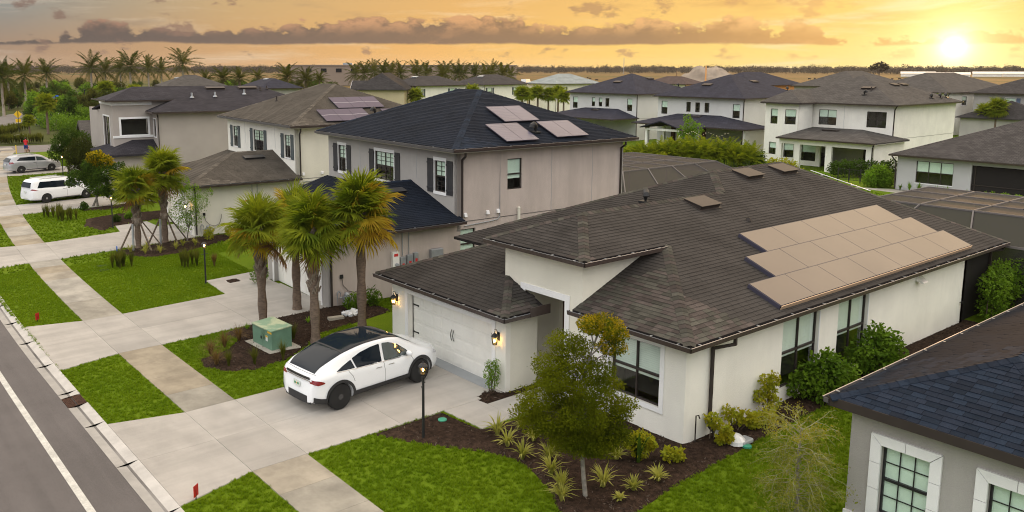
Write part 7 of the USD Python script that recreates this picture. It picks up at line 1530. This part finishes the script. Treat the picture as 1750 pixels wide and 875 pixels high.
for sg in (-1, 1):
    k_ = h0+V3(.24, sg*.08, .02); C2 += [(h0+V3(0, sg*.06, 0), .06, k_, .045), (k_, .042, k_+V3(.06, 0, -.26), .03), (k_+V3(.06, 0, -.27), .03, k_+V3(.15, 0, -.3), .025)]
    e_ = s0_+V3(.1, sg*.13, -.14); w_ = e_+V3(.13, -sg*.02, .0); C2 += [(s0_+V3(0, sg*.1, 0), .04, e_, .032), (e_, .03, w_, .022)]+hand(w_, V3(1, 0, 0), V3(0, -sg*1., 0), .7)
obj('body', bones(C2), MAT['skin'], ch, smooth=True); obj('dress', bones([(h0+V3(.02, 0, -.02), .12, s0_, .10), (h0, .11, h0+V3(.2, .07, .03), .075), (h0, .11, h0+V3(.2, -.07, .03), .075), (s0_+V3(0, -.1, 0), .06, s0_+V3(.03, -.12, -.06), .05), (s0_+V3(0, .1, 0), .06, s0_+V3(.03, .12, -.06), .05)]), MAT['dress_pink'], ch, smooth=True); obj('hair', bones([(d0+V3(-.03, 0, .05), .082, d0+V3(0, 0, .085), .08)]), MAT['hair_dark'], ch, smooth=True)
for sg in (-1, 1): obj('eye', MB().ball(d0+V3(.095, sg*.028, .055), .010), MAT['sign_black'], ch)
st = thing('low_stool', 'low brown wooden stool under the child at the side road', 'stool', (20.95, 108.5, 0)); obj('seat', MB().box((-.2, -.2, .24), (.2, .2, .29)), MAT['wood_brown'], st)
for a in (-.17, .13):
    for b in (-.17, .13): obj('leg', MB().box((a, b, 0), (a+.04, b+.04, .24)), MAT['wood_brown'], st)
obj('marker_post', MB().tube([(19.43, 106.9, -.1), (19.43, 106.9, 1.0)], .05, 8).ball((19.43, 106.9, 1.0), .05), MAT['sign_yellow'], label='thin yellow marker post on the verge near the two people', cat='post')
# --- lawn behind: lounge corner
gl_ = thing('patio_grill', 'black grill under the porch of the large white house', 'grill', (82.3, 44.6, 0)); obj('cabinet', MB().box((-.5, -.9, .1), (.4, .9, .95)), MAT['black'], gl_); obj('hood', MB().prism([(-.45, -.5, .95), (.4, -.5, .95), (.3, -.5, 1.3), (-.3, -.5, 1.3)], (0, 1.0, 0)), MAT['black'], gl_); obj('leg', MB().box((-.45, -.85, 0), (-.38, -.78, .1)), MAT['black'], gl_)
for i, (x, y) in enumerate(((71.4, 36.0), (71.2, 35.1), (71., 34.2), (70.8, 33.3))): pass
fn_ = thing('rail_fence', 'black metal rail fence in front of the big round bush', 'fence', (72., 34.2, 0), world=True)
for i in range(6): y = 31.9+1.0*i; obj('post', MB().box((71.9, y, 0), (71.96, y+.06, 1.25)), MAT['black'], fn_)
for z in (.2, 1.12): obj('rail', MB().box((71.915, 31.9, z), (71.945, 36.96, z+.04)), MAT['black'], fn_)
for i in range(40): y = 31.98+.125*i; obj('picket', MB().box((71.922, y, .24), (71.938, y+.016, 1.12)), MAT['black'], fn_)
# ------------------------------------------------------------------ back gardens and the far distance
for i, (x, y, cl, m_, n_, lab) in enumerate((
    (71.2, 33.0, ((0, .95, .95, 0), (.55, .7, .75, 0), (-.55, .7, .75, 0), (.1, 1.4, .5, 0)), 'leaf_young', 3600, 'big round bright green bush at the corner of the low grey house'),
    (76.2, 37.2, ((0, .9, .75, 0), (1.2, .85, .7, 0), (-1.2, .9, .7, 0), (2.3, .85, .65, 0), (-2.2, .85, .65, 0), (3.2, .95, .7, 0)), 'leaf_dark', 4200, 'dark green hedge in front of the back porch'),
    (76.0, 48.5, ((0, .9, .8, 0), (1.1, .8, .7, 0), (-1.1, .9, .7, 0), (.3, 1.4, .4, 0)), 'leaf_dark', 2600, 'dark bush at the bay of the large white house'),
    (70.8, 41.4, ((0, 1.3, .45, 0), (.7, 1.0, .5, 0), (-.8, 1.35, .4, 0), (1.1, .6, .4, 0), (-1.3, 1.45, .3, 0), (.2, .6, .4, 0)), 'leaf_yellow', 1500, 'yellow-green layered bush in front of the back porch'),
    (70.7, 38.0, ((0, .45, .4, 0), (.5, .35, .35, 0)), 'leaf_young', 800, 'low light green bush by the rail fence'),
    (69.0, 53.9, ((0, .8, .6, 0), (-.5, .5, .4, 0)), 'leaf_yellow', 1300, 'round yellow-green bush in front of the areca palms, larger one'), (69.3, 55.2, ((0, .5, .45, 0),), 'leaf_yellow', 800, 'round yellow-green bush in front of the areca palms, smaller one'),
    (75.5, 49.9, ((0, 1.0, .6, 0), (-.6, 1.3, .6, 0), (.5, .7, .6, 0)), 'leaf_young', 1700, 'loose green bush left of the bay'),
    (66.3, 21.9, ((0, .7, .5, 0), (1., .6, .5, 0), (-1., .75, .5, 0), (2., .6, .45, 0), (-2., .8, .4, 0)), 'leaf_young', 2400, 'low green hedge at the right edge behind the pool cage'))):
    shrub('garden_bush', lab, (x, y), cl, m_, n_, .17, 200+i, cat='bush')
for i, (x, y) in enumerate(((70.63, 30.95), (70.56, 30.18), (70.49, 29.42), (70.38, 28.70), (70.28, 27.99), (69.89, 27.15), (69.83, 26.44), (69.53, 25.58), (68.74, 24.07))): obj('row_plant', blade_clump(MB(), (x, y, .0), 30, .55+.12*(i % 3), .03, 220+i, .7, .7), MAT['leaf_young'], label='small plant in the row along the low grey house', cat='plant', group='plant row along the low grey house')
obj('gravel_strip', MB().ext(Polygon([(69.2, 34.5), (69.0, 29.6), (67.9, 24.1), (66., 18.), (68.5, 18.), (70.9, 24.), (70.95, 31.6)]), .02, lambda s, t, d: np.stack([s, t, -.025+d], -1)), MAT['pavement_2'], label='pale gravel strip along the low grey house', kind='structure')
# areca palms behind the patio roof
ap = proto('areca'); r = random.Random(300)
for k in range(7): obj('stems', MB().tube([(.25*math.cos(k*2.4), .25*math.sin(k*2.4), 0), (.45*math.cos(k*2.4), .45*math.sin(k*2.4), 1.2)], .035, 5), MAT['crownshaft'], ap)
for k in range(5):
    c = V3(.5*math.cos(k*1.256), .5*math.sin(k*1.256), .75+.2*(k % 2)); obj('fronds', feather_crown(c, 14, .62, 301+k, 80, -10), MAT['palm_leaf'], ap)
for i in range(13):
    t_ = i/12; x, y = 67.9+6.9*t_+.4*math.sin(i*2.1), 57.6-9.6*t_; s_ = (.72+.5*t_*(1.2-t_)*2.2+.1*math.sin(i*3.3))
    copy_of(ap, 'areca_palm', (x, y, 0), i*67, 'clumping areca palm in the green screen behind the grey house', 'palm tree', 'areca palms in the screen behind the grey house', s_)
# royal and other far palms
def royal(seed, h=10.5):
    p = proto('royal'); obj('trunk', MB().tube([(0, 0, -.1), (.02, 0, h*.25), (0, 0, h*.55), (0, 0, h*.68)], [.32, .26, .28, .20], 10), MAT['royal_trunk'], p, smooth=True); obj('crownshaft', MB().tube([(0, 0, h*.68), (0, 0, h*.80)], [.19, .13], 8), MAT['crownshaft'], p); obj('crown', feather_crown(V3(0, 0, h*.78), 26, 1.75, seed, 84, -50), MAT['leaf_far'], p); return p
RP = [royal(311), royal(317)]
for i, (x, y, h) in enumerate(((40.5, 225.6, 9.7), (40.8, 208.8, 10.4), (52.9, 243.8, 10.5), (66.7, 253.3, 12.4), (78.6, 256.6, 12.8), (92.7, 283.7, 12.2), (98.1, 266.7, 14.0), (88.5, 299.8, 11.7), (102.9, 301.1, 11.5), (33.0, 190.7, 10.1), (73.0, 262., 11.2))):
    copy_of(RP[i % 2], 'royal_palm', (x, y, 0), i*53, ('royal palm beyond the roundabout, %s' % ('at the left edge', 'third from the left edge', 'fourth from the left edge', 'left of the tower house roof', 'above the tower house eave', 'with the lower crown above the tower house', 'tallest, above the tower house roof', 'small one among the tall pair', 'farthest right of the left group', 'nearest the left frame edge', 'behind the tall pair')[i]), 'palm tree', None, h/10.9)
dp = proto('date_palm'); obj('trunk', MB().tube([(0, 0, -.1), (0, 0, 6.2)], [.34, .28], 8), MAT['palm_trunk'], dp); obj('crown', feather_crown(V3(0, 0, 6.3), 34, 1.1, 321, 85, -40), MAT['leaf_far'], dp)
for i, (x, y, h) in enumerate(((80., 191.7, 9.6), (87.2, 198.8, 9.4), (87.3, 173.2, 10.3), (90.6, 170.6, 9.5), (112.6, 204.2, 8.6), (112.5, 242.6, 9.1), (76.8, 194.3, 8.8))): copy_of(dp, 'date_palm', (x, y, 0), i*71, 'bushy date palm standing behind the dark roofs', 'palm tree', 'date palms behind the dark roofs', h/8.6)
for i, (x, y, h) in enumerate(((141.4, 232.5, 11.0), (132.8, 213.7, 11.3), (146.0, 228.8, 11.9), (137.3, 210.2, 11.4), (150.1, 225.5, 11.5), (141.2, 207.1, 11.3), (139.2, 195.9, 11.4), (153.0, 210.5, 11.1), (157.8, 206.7, 11.5), (154.5, 196.6, 11.3), (168.3, 211.2, 10.8), (158.5, 193.4, 10.9), (173.8, 206.8, 10.6), (162.3, 190.4, 11.4), (158.2, 180.9, 11.0), (173.5, 194.3, 10.2), (144.8, 191.5, 10.2))): copy_of(RP[i % 2], 'royal_palm', (x, y, 0), i*37, 'royal palm in the row behind the distant hip-roofed houses', 'palm tree', 'royal palms behind the distant houses', h/12.)
def sabal(seed, h=4.6):
    p = proto('sabal'); obj('trunk', MB().tube([(0, 0, -.1), (0, 0, h)], [.2, .17], 8), MAT['palm_trunk'], p); rr = random.Random(seed); mb = MB()
    for i in range(34): q = (i+.5)/34; mb.add(*place(LEAVES[rr.randrange(5)], orient(i*2.4, math.radians(82-125*q), rr.uniform(-.4, .4), V3(0, 0, h+.1-.3*q), 1.1)))
    obj('crown', mb, MAT['palm_leaf'], p); return p
SP = [sabal(331), sabal(332)]
for i, (x, y, h, lab) in enumerate(((108.5, 118.2, 5.9, 'first cabbage palm from the left before the pale roofed house'), (116.4, 124.7, 5.3, 'small cabbage palm behind the first before the pale roofed house'), (114.3, 120.0, 5.9, 'second tall cabbage palm before the pale roofed house'), (115.9, 118.7, 5.5, 'third cabbage palm before the pale roofed house'), (119.5, 119.6, 5.8, 'fourth cabbage palm before the pale roofed house'), (114.7, 113.3, 5.2, 'rightmost cabbage palm before the pale roofed house'), (130.9, 46.8, 4.6, 'lower cabbage palm at the blue-shuttered house'), (130.1, 45.0, 5.3, 'taller cabbage palm at the blue-shuttered house'), (91., 128.5, 5.6, 'cabbage palm below the distant charcoal roofs'), (104.2, 128.0, 6.0, 'cabbage palm between the two distant charcoal-roofed houses'), (24.7, 125.8, 3.2, 'short bushy cabbage palm left of the round green tree'), (29.5, 137.4, 5.4, 'cabbage palm with rough pale trunk by the blue signboard'), (52., 168., 6.0, 'yellowish cabbage palm among the green trees beyond the hedge'), (58., 160., 5.5, 'cabbage palm nearest the tower house among the green trees'), (50., 180., 6.5, 'cabbage palm in the middle of the trees beyond the hedge'))):
    copy_of(SP[i % 2], 'cabbage_palm', (x, y, 0), i*41, lab, 'palm tree', None, h/5.6)
# green belt beyond the roundabout
TP = []
for k in range(3):
    p = proto('bush_tree'); rr = random.Random(340+k); cs = [V3(rr.uniform(-1.6, 1.6), rr.uniform(-1.6, 1.6), rr.uniform(1.2, 4.2)) for _ in range(9)]; mb = MB(); limbs(mb, (0, 0, 0), cs, .14, 340+k); obj('trunk', mb, MAT['bark'], p); obj('crown', leaves(cs, [1.25]*9, 1500, .5, 340+k, .8, .4), MAT[('leaf_far', 'leaf_dark', 'leaf_young')[k]], p); TP.append(p)
r = random.Random(350)
for i in range(230):
    a = math.radians(r.uniform(60, 83) if i < 150 else r.uniform(66, 84)); d_ = r.uniform(150, 420) if i < 150 else r.uniform(170, 300); x, y = d_*math.cos(a), d_*math.sin(a)
    if x < 47 and y < 215: x += 14; 
    k = r.choice((0, 0, 1, 1, 2)); copy_of(TP[k], 'background_tree', (x, y, 0), r.uniform(0, 360), 'bushy tree in the green belt beyond the roundabout', 'tree', 'trees in the green belt beyond the roundabout', r.uniform(.5, 1.05))
for i in range(26):
    a = math.radians(r.uniform(48, 62)); d_ = r.uniform(170, 250); copy_of(TP[r.choice((0, 1, 2))], 'background_tree', (d_*math.cos(a), d_*math.sin(a), 0), r.uniform(0, 360), 'small tree behind the distant roofs', 'tree', 'small trees behind the distant roofs', r.uniform(.5, .9))
for i, (x, y, lx, ly, h, lab) in enumerate(((40., 172., 3., 9., 2.6, 'tall clipped hedge beside the roundabout'), (33.5, 147., 2.5, 12., 2.2, 'clipped hedge behind the low grey garage'), (44., 160., 8., 2.5, 2.4, 'long low hedge left of the tower house'))):
    t = thing('clipped_hedge', lab, 'hedge', (x, y, 0), world=True); cs = [V3(x+r.uniform(-lx, lx)*.8, y+r.uniform(-ly, ly)*.9, r.uniform(.5, h-.5)) for _ in range(60)]; hb = MB()
    for c in cs[:12]: hb.tube([(c[0], c[1], -.1), (c[0], c[1], h*.7)], [.08, .03], 5)
    obj('stems', hb, MAT['bark'], t); obj('foliage', leaves(cs, [1.0]*60, 5000, .32, 360+i, 1., .5), MAT['leaf_clusia'], t)
# roundabout, side road and verges at the far left
sheet('roundabout_road', [(21, 138), (25.15, 149.72), (30.21, 163.13), (37.76, 178.55), (44.36, 186.01), (60, 186), (62, 192), (47.24, 197.91), (42.25, 207.84), (35.27, 198), (27, 176), (16, 160), (10, 150)], -.02, MAT['asphalt_far'], 'grey road bending into the roundabout at the far left')
sheet('side_road', [(8, 118.8), (19.80, 118.83), (27.02, 117.35), (40, 112), (38, 104), (24.88, 108.27), (18.00, 108.42), (8, 108.4)], -.022, MAT['asphalt_far'], 'grey side road crossing behind the two people')
sheet('far_path', [(21.3, 130), (25.6, 138.7), (26.4, 138.3), (22.1, 129.2), (20.6, 124), (19.8, 124.4)], -.018, MAT['pavement_2'], 'thin pale path on the far left lawn')
sheet('road_edge', [(24.5, 150), (29.6, 163.5), (37.2, 179), (44, 186.6), (43.7, 187.3), (36.6, 179.8), (29., 164), (23.9, 150.2)], -.012, MAT['kerb_concrete'], 'pale kerb around the roundabout road'); sheet('road_slab', [(18.6, 113.5), (20.4, 113.5), (20.6, 116.3), (18.8, 116.3)], -.014, MAT['pavement_2'], 'pale slab in the side road')
rg = MB(); r = random.Random(370)
for i in range(230):
    t_ = r.random(); q = (V3(22.5+5.6*t_+r.uniform(-1.5, 1.), 136.5+12.*t_+r.uniform(-1, 1), 0) if i < 150 else V3(20.4+5.*t_, 124.+r.uniform(-1.2, 1.2)-2*t_, 0)); blade_clump(rg, q, 26, 1.0, .03, 371+i, .45, .72)
obj('tall_grass', rg, MAT['blade_grass'], label='band of tall grass beside the far road', kind='stuff')
ys_ = thing('warning_sign', 'yellow diamond roundabout warning sign with plate below', 'road sign', (26.8, 143.86, 0), -75.)
obj('post', MB().tube([(0, 0, -.1), (0, 0, 3.4)], .045, 8), MAT['black'], ys_); obj('diamond', MB().prism([(-.06, 0, 2.05), (-.06, .62, 2.67), (-.06, 0, 3.29), (-.06, -.62, 2.67)], (.02, 0, 0)), MAT['sign_yellow'], ys_); obj('plate', MB().box((-.06, -.4, 1.45), (-.04, .4, 1.95)), MAT['sign_yellow'], ys_)
q = MB()
for k in range(3):
    for j in range(6):
        a0, a1 = k*2.094+j*.26, k*2.094+(j+1)*.26; q.prism([(-.062, .30*math.cos(a0), 2.67+.30*math.sin(a0)), (-.062, .30*math.cos(a1), 2.67+.30*math.sin(a1)), (-.062, .22*math.cos(a1), 2.67+.22*math.sin(a1)), (-.062, .22*math.cos(a0), 2.67+.22*math.sin(a0))], (-.004, 0, 0))
    a = k*2.094+6*.26; q.prism([(-.062, .36*math.cos(a), 2.67+.36*math.sin(a)), (-.062, .16*math.cos(a), 2.67+.16*math.sin(a)), (-.062, .26*math.cos(a+.35), 2.67+.26*math.sin(a+.35))], (-.004, 0, 0))
obj('arrows', q, MAT['sign_black'], ys_, kind='stuff')
bs = thing('entry_sign', 'low blue signboard between black posts by the roundabout', 'sign', (33.4, 158., 0), -70.); obj('board', MB().box((-.05, -1.3, .6), (.05, 1.3, 1.25)), MAT['sign_blue'], bs)
for s_ in (-1.45, 1.35): obj('post', MB().box((-.08, s_, 0), (.08, s_+.12, 1.6)), MAT['black'], bs)
obj('top_rail', MB().box((-.05, -.6, 1.4), (.05, 1.35, 1.85)), MAT['black'], bs)
ss = thing('street_sign', 'blue street name blades on a dark pole beyond the signboard', 'street sign', (43.2, 192.3, 0), -70.); obj('pole', MB().tube([(0, 0, -.1), (0, 0, 3.9)], .07, 8), MAT['black'], ss); obj('blade', MB().box((-.03, -1.5, 3.3), (.03, -.1, 3.65)), MAT['sign_blue'], ss); obj('blade', MB().box((-.03, .0, 3.65), (.03, .7, 4.0)), MAT['sign_blue'], ss); obj('stop_plate', MB().lathe([(.35, 0), (.35, .03)], (0, 0, 0), 8), MAT['sign_red'], ss) if False else None
obj('red_plate', MB().prism([(-.08, .38*math.cos(math.pi/8+i*math.pi/4), 2.75+.38*math.sin(math.pi/8+i*math.pi/4)) for i in range(8)], (.02, 0, 0)), MAT['sign_red'], ss)
obj('lamp_mast', MB().tube([(52.3, 205., -.1), (52.3, 205., 4.6)], .09, 8).ball((52.3, 205., 4.6), .2), MAT['black'], label='thin dark mast near the street name blades', cat='mast')
obj('stone_pyramid', MB().add([(34.9, 157.5, 0), (37.1, 157.5, 0), (37.1, 159.8, 0), (34.9, 159.8, 0), (36., 158.7, 1.9)], [[0, 1, 4], [1, 2, 4], [2, 3, 4], [3, 0, 4]]), MAT['stucco_cream'], label='pale pyramid-shaped stone monument by the hedge', cat='monument')
# pasture: cattle, heap, poles, sheds, warehouse
cw = proto('cow'); mat('cow_hide', (.03, .022, .018), .8, .2, var=.3)
obj('body', bones([(V3(-.7, 0, 1.05), .34, V3(.5, 0, 1.08), .36), (V3(.5, 0, 1.1), .3, V3(.95, 0, 1.35), .17), (V3(.95, 0, 1.35), .17, V3(1.3, 0, 1.15), .10)]+[(V3(a, b, .95), .15, V3(a+.03*s_, b, .5), .085) for a, s_ in ((-.75, -1), (.55, 1)) for b in (-.2, .2)]+[(V3(a, b, .5), .08, V3(a-.02, b, .05), .055) for a in (-.78, .58) for b in (-.2, .2)]+[(V3(-1.0, 0, 1.2), .04, V3(-1.12, 0, .6), .03)]), MAT['cow_hide'], cw)
for i in range(34):
    a = math.radians(r.uniform(20, 46)); d_ = r.uniform(330, 800); copy_of(cw, 'cow', (d_*math.cos(a), d_*math.sin(a), 0), r.uniform(0, 360), 'dark cow grazing on the tan pasture', 'cow', 'cattle grazing on the tan pasture', 1.05)
n_ = 40; gx, gy = np.meshgrid(np.linspace(-20, 20, n_), np.linspace(-14, 14, n_)); hh = 11.4*np.clip(1.12-np.sqrt((gx/17)**2+(gy/12)**2), 0, 1)**.9; hh = hh*(.55+.85*meshkit.fbm(np.stack([gx*.22, gy*.22, 0*gx], -1), 5, 3))+np.clip(5*np.exp(-((gx-10)**2+gy**2)/40)-.5, 0, 9)*.5
a0 = math.radians(-55); px_ = 381+gx*math.cos(a0)-gy*math.sin(a0); py_ = 271+gx*math.sin(a0)+gy*math.cos(a0); idx = np.arange(n_*n_).reshape(n_, n_); fq = np.stack([idx[:-1, :-1], idx[:-1, 1:], idx[1:, 1:], idx[1:, :-1]], -1).reshape(-1, 4)
mat('sand', (.30, .25, .20), .95, .1, var=.2, scale=.15, detail=7.); obj('sand_heap', (np.stack([px_, py_, hh-.15], -1).reshape(-1, 3), np.vstack([fq[:, [0, 1, 2]], fq[:, [0, 2, 3]]])), MAT['sand'], label='large pale sand heap on the pasture behind the roofs', cat='sand heap', smooth=True)
for i, (x, y, h, lab) in enumerate(((372., 265., 10.6, 'utility pole coloured as if lit orange in front of the sand heap'), (430.5, 328., 9.4, 'utility pole with arm left of the sand heap'), (535.1, 214.1, 9.7, 'utility pole with arm under the sun'))):
    t = thing('utility_pole', lab, 'pole', (x, y, 0)); obj('pole', MB().tube([(0, 0, -.1), (0, 0, h)], [.42 if i == 0 else .2, .34 if i == 0 else .14], 8), MAT['wood_brown'] if i else MAT['stucco_orange'], t); obj('arm', MB().bar((0, 0, h-.3), (-2.2 if i else 2.4, 1.6 if i else -3., h+.9), .14), MAT['bronze'], t)  # first pole takes the orange with sunlight painted in
t = thing('radio_tower', 'thin lattice radio tower on the far horizon', 'tower', (926, 797.4, 0))
for k in range(3):
    a = k*2.094; obj('leg', MB().tube([(.8*math.cos(a), .8*math.sin(a), 0), (.35*math.cos(a), .35*math.sin(a), 23)], .16, 4), MAT['galvanised'], t)
for z in range(2, 22, 3): obj('brace', MB().tube([(.7, 0, z), (-.35, .6, z+1.5), (-.35, -.6, z), (.7, 0, z+1.5)], .10, 4), MAT['galvanised'], t)
broad_tree('lone_tree', 'lone flat-topped tree on the pasture', (423.5, 200.4), ((0, 11., 2.4, 0), (2.6, 10.3, 2., 0), (-2.6, 10.2, 2., 0), (1.3, 11.6, 1.6, 0), (-3.5, 9.6, 1.3, 0), (3.7, 9.5, 1.2, 0), (1.5, 8.2, .9, 0)), 'leaf_treeline', 900, .8, .3, 'bark', 390, flat=.55, fork=.75)
for i, (x, y, w_, lab) in enumerate(((997.8, 358., 13., 'long white farm shed on the pasture'), (859.6, 339.9, 16., 'small white farm shed right of the sun'), (940.2, 403.6, 16., 'farm shed left of the sun'), (1022., 338.7, 12., 'farm shed at the right edge of the horizon'))):
    t = thing('farm_shed', lab, 'shed', (x, y, 0), -65.); obj('wall', MB().box((-w_, -5, 0), (w_, 5, 3.2)), MAT['stucco_white'], t); obj('roof', MB().prism([(-w_-.6, -5.6, 3.2), (-w_-.6, 5.6, 3.2), (-w_-.6, 0, 5.4)], (2*w_+1.2, 0, 0)), MAT['aluminium'], t)
wh = thing('warehouse', 'long low tan warehouse behind the row of royal palms', 'warehouse', (255.5, 371.6, 0), -38.4); mat('ware', (.26, .205, .165), .85, .2, var=.08, scale=.05); mat('ware2', (.34, .24, .16), .85, .2, var=.05)
obj('wall', MB().box((-60, 0, 0), (60, 60, 10.4)), MAT['ware'], wh); obj('parapet', MB().box((-60.3, -.3, 10.4), (60.3, 60.3, 10.9)), MAT['ware'], wh); obj('corner_tower', MB().box((-7, -1.5, 0), (-3.2, 4, 11.6)), MAT['ware2'], wh)
for u in (-52, -44, -36, -28, -20, 4, 12, 20, 28, 36, 44, 52): obj('window', MB().box((u, -.12, 7.0), (u+3, -.01, 9.0)), MAT['car_glass'], wh)
obj('roof_units', MB().box((-35, 20, 10.9), (-30, 26, 12.)), MAT['grey_box'], wh)
sheet('far_road', [(273, 302), (280, 301), (420, 392), (395, 410), (300, 330)], -.08, MAT['pavement_2'], 'pale strip of far road and car park')
t = thing('white_lorry', 'small white lorry on the far road beside the pale roofed house', 'lorry', (286., 309., 0), 30.); obj('cargo_box', MB().box((-4, -1.3, 1.), (2.5, 1.3, 4.0)), MAT['car_white'], t); obj('cab', MB().prism([(2.7, -1.2, .8), (4.8, -1.2, .8), (4.8, -1.2, 2.0), (4.2, -1.2, 3.1), (2.7, -1.2, 3.1)], (0, 2.4, 0)), MAT['car_white'], t)
for x in (-3, -1.8, 3.8):
    for y in (-1.2, 1.0): obj('wheel', MB().tube([(x, y, .5), (x, y+.25, .5)], .5, 12), MAT['tyre'], t)
# far tree line
tl = []; g0 = np.random.default_rng(400)
cs, rs = [], []
for i in range(2600):
    a = math.radians(g0.uniform(8, 92)); d_ = g0.uniform(1350, 2000) if a < math.radians(50) else g0.uniform(1250, 1900); h = g0.uniform(6, 12.)*(1 if g0.random() > .05 else 1.2); cs.append((d_*math.cos(a), d_*math.sin(a), h*.55)); rs.append((h*.55, h*.55, h*.5))
v, f = leaves(cs, rs, 190000, 2.2, 401, 1., .0); obj('tree_line', (v, f), MAT['leaf_treeline'], label='dark line of distant woods along the horizon', kind='stuff')
# ------------------------------------------------------------------ turf blades and mulch chips
import shapely
def tuft(name, n, h, w, m, seed):
    return (name, blade_clump(MB(), (0, 0, -.01), n, h, w, seed, .8, .62), m)
TU = [tuft('turf_tuft', 16, .085, .0055, MAT['lawn_blade'], 500+i) for i in range(3)]
TF = [tuft('turf_tuft_far', 9, .12, .02, MAT['lawn_blade'], 510+i) for i in range(2)]
def scatter(name, polys, per, protos, smin, smax, z=-.028, seed=1, label='', zfun=None, tiltr=.15):
    g = np.random.default_rng(seed); P = []
    for pg, dens in polys:
        b = pg.bounds; k = int((b[2]-b[0])*(b[3]-b[1])*dens*per); q = np.stack([g.uniform(b[0], b[2], k), g.uniform(b[1], b[3], k)], 1); P.append(q[shapely.contains_xy(pg, q[:, 0], q[:, 1])])
    P = np.vstack(P); n = len(P); pi = UsdGeom.PointInstancer.Define(stage, numbered('/World/'+name))
    zz = np.full(n, z) if zfun is None else zfun(P); pi.CreatePositionsAttr(Vt.Vec3fArray.FromNumpy(np.c_[P, zz].astype(np.float32)))
    a = g.uniform(0, 2*np.pi, n); q = np.zeros((n, 4), np.float16); q[:, 0] = np.cos(a/2); q[:, 3] = np.sin(a/2)
    if tiltr > 1: q = g.normal(size=(n, 4)); q = (q/np.linalg.norm(q, axis=1, keepdims=True)).astype(np.float16)
    pi.CreateOrientationsAttr([Gf.Quath(float(w[0]), float(w[1]), float(w[2]), float(w[3])) for w in q])
    s = g.uniform(smin, smax, n).astype(np.float32); pi.CreateScalesAttr(Vt.Vec3fArray.FromNumpy(np.repeat(s[:, None], 3, 1)))
    pi.CreateProtoIndicesAttr(Vt.IntArray.FromNumpy(g.integers(0, len(protos), n).astype(np.int32))); LOC[str(pi.GetPath())] = np.zeros(3); pi.CreatePrototypesRel().SetTargets([obj(a_, b_, c_, str(pi.GetPath())) for a_, b_, c_ in protos]); say(pi.GetPrim(), label, None, None, 'stuff'); return n
hard = [Polygon([(6.06, 18.0), (8.09, 18.6), (17, 18.6), (17, 23.2), (8.09, 23.2), (6.06, 23.8)]), Polygon([(14.1, 18.6), (14.2, 16.95), (24, 16.95), (24, 19), (14.1, 19)]), Polygon([(6.1, 29.1), (8.1, 29.68), (9.6, 29.68), (17, 30.2), (17, 35.0), (9.7, 34.5), (8.2, 34.5), (6.2, 35.0)]), Polygon([(14.2, 34.7), (22, 34.7), (22, 38.6), (14.4, 37.65)]),
        Polygon([(6.6, 46.2), (8.6, 46.75), (10.2, 46.75), (18.4, 48.), (18.4, 52.9), (10.6, 51.65), (9.0, 51.65), (7, 52.2)]), Polygon([(14.7, 51.9), (18, 52), (18, 55), (15.2, 54.6)]), Polygon([(7.5, 62.1), (11, 62.7), (20.5, 63.2), (20.5, 67.9), (11.4, 67.3), (8, 67.8)]), Polygon([(10, 85), (14.6, 85.5), (24.5, 86.), (24.5, 91), (15, 90.5), (11, 91)]),
        Polygon(strip(8.08, 9.63, -12, 112)), sbox(16.4, 12.8, 40, 28), sbox(16.4, 18.4, 26, 25), Polygon([(17.3, 8.25), (45, 8.25), (45, -5), (17.3, -5)]), Polygon([(16.7, 29.97), (35, 29.2), (35.5, 42.6), (17.2, 43.0), (16.9, 36)]), Polygon([(17.9, 48.1), (36, 46.9), (37, 60), (19, 62)]), Polygon([(22.6, 69.5), (37, 68), (38, 83), (20, 84.0), (20, 77.)]), sbox(38, 32, 51.5, 43.5), sbox(38, 10, 48.5, 21), sbox(12, 26.3-.0, 13.3, 28.4)]+[b[0].buffer(-.04) for b in BEDS]
hardU = unary_union(hard).buffer(.015)
near = Polygon([(6.07, 5), (6.07, 45), (21, 45), (30, 29), (30, 25), (17.4, 25), (17.4, 12.7), (30, 12.2), (30, 8.2), (17.3, 8.2), (14, 5)]).difference(hardU)
mid = Polygon([(6.2+S(y), y) for y in np.linspace(45, 100, 20)]+[(34, 100), (34, 62), (24, 45)]).difference(hardU)
back_l = Polygon([(51, 27), (51, 75), (83, 75), (83, 50), (76, 46), (71, 36), (66, 29)]).difference(hardU)
n1 = scatter('grass', [(near, 1.)], 185., TU, .6, 1.1, -.03, 520, 'short green turf blades on the front lawns')
n2 = scatter('grass', [(mid, 1.), (back_l, .5)], 32., TF, .8, 1.2, -.03, 521, 'short green turf on the farther lawns')
ch_ = [('mulch_chip', MB().tm(trimesh.creation.box((.075, .02, .010))), MAT['mulch_chip_%d' % i]) for i in range(4)]
tree_ = None
def bedz(P): return -.005+.05*np.minimum(np.array([min((b.exterior.distance(Point(*p)) for b, h in BEDS if b.contains(Point(*p))), default=0.) for p in P])/.3, 1.)
scatter('mulch_chips', [(b.buffer(-.02), 1.) for b, h in BEDS[:4]], 90., ch_, .5, 1.4, 0., 522, 'bark chips lying on the mulch beds', bedz, 2.)
print('tufts', n1, n2)
# ------------------------------------------------------------------ evening haze over the land
g = Graph(); v_ = g.add('principled_volume', 'volume', color=(.92, .88, .84), density=.00005, anisotropy=.35)
MAT['haze'] = g.make('haze', None, v_)
obj('haze', MB().box((-3200, -3200, -1.2), (3200, 3200, 40.)), MAT['haze'], label='thin evening haze over the land', kind='stuff')
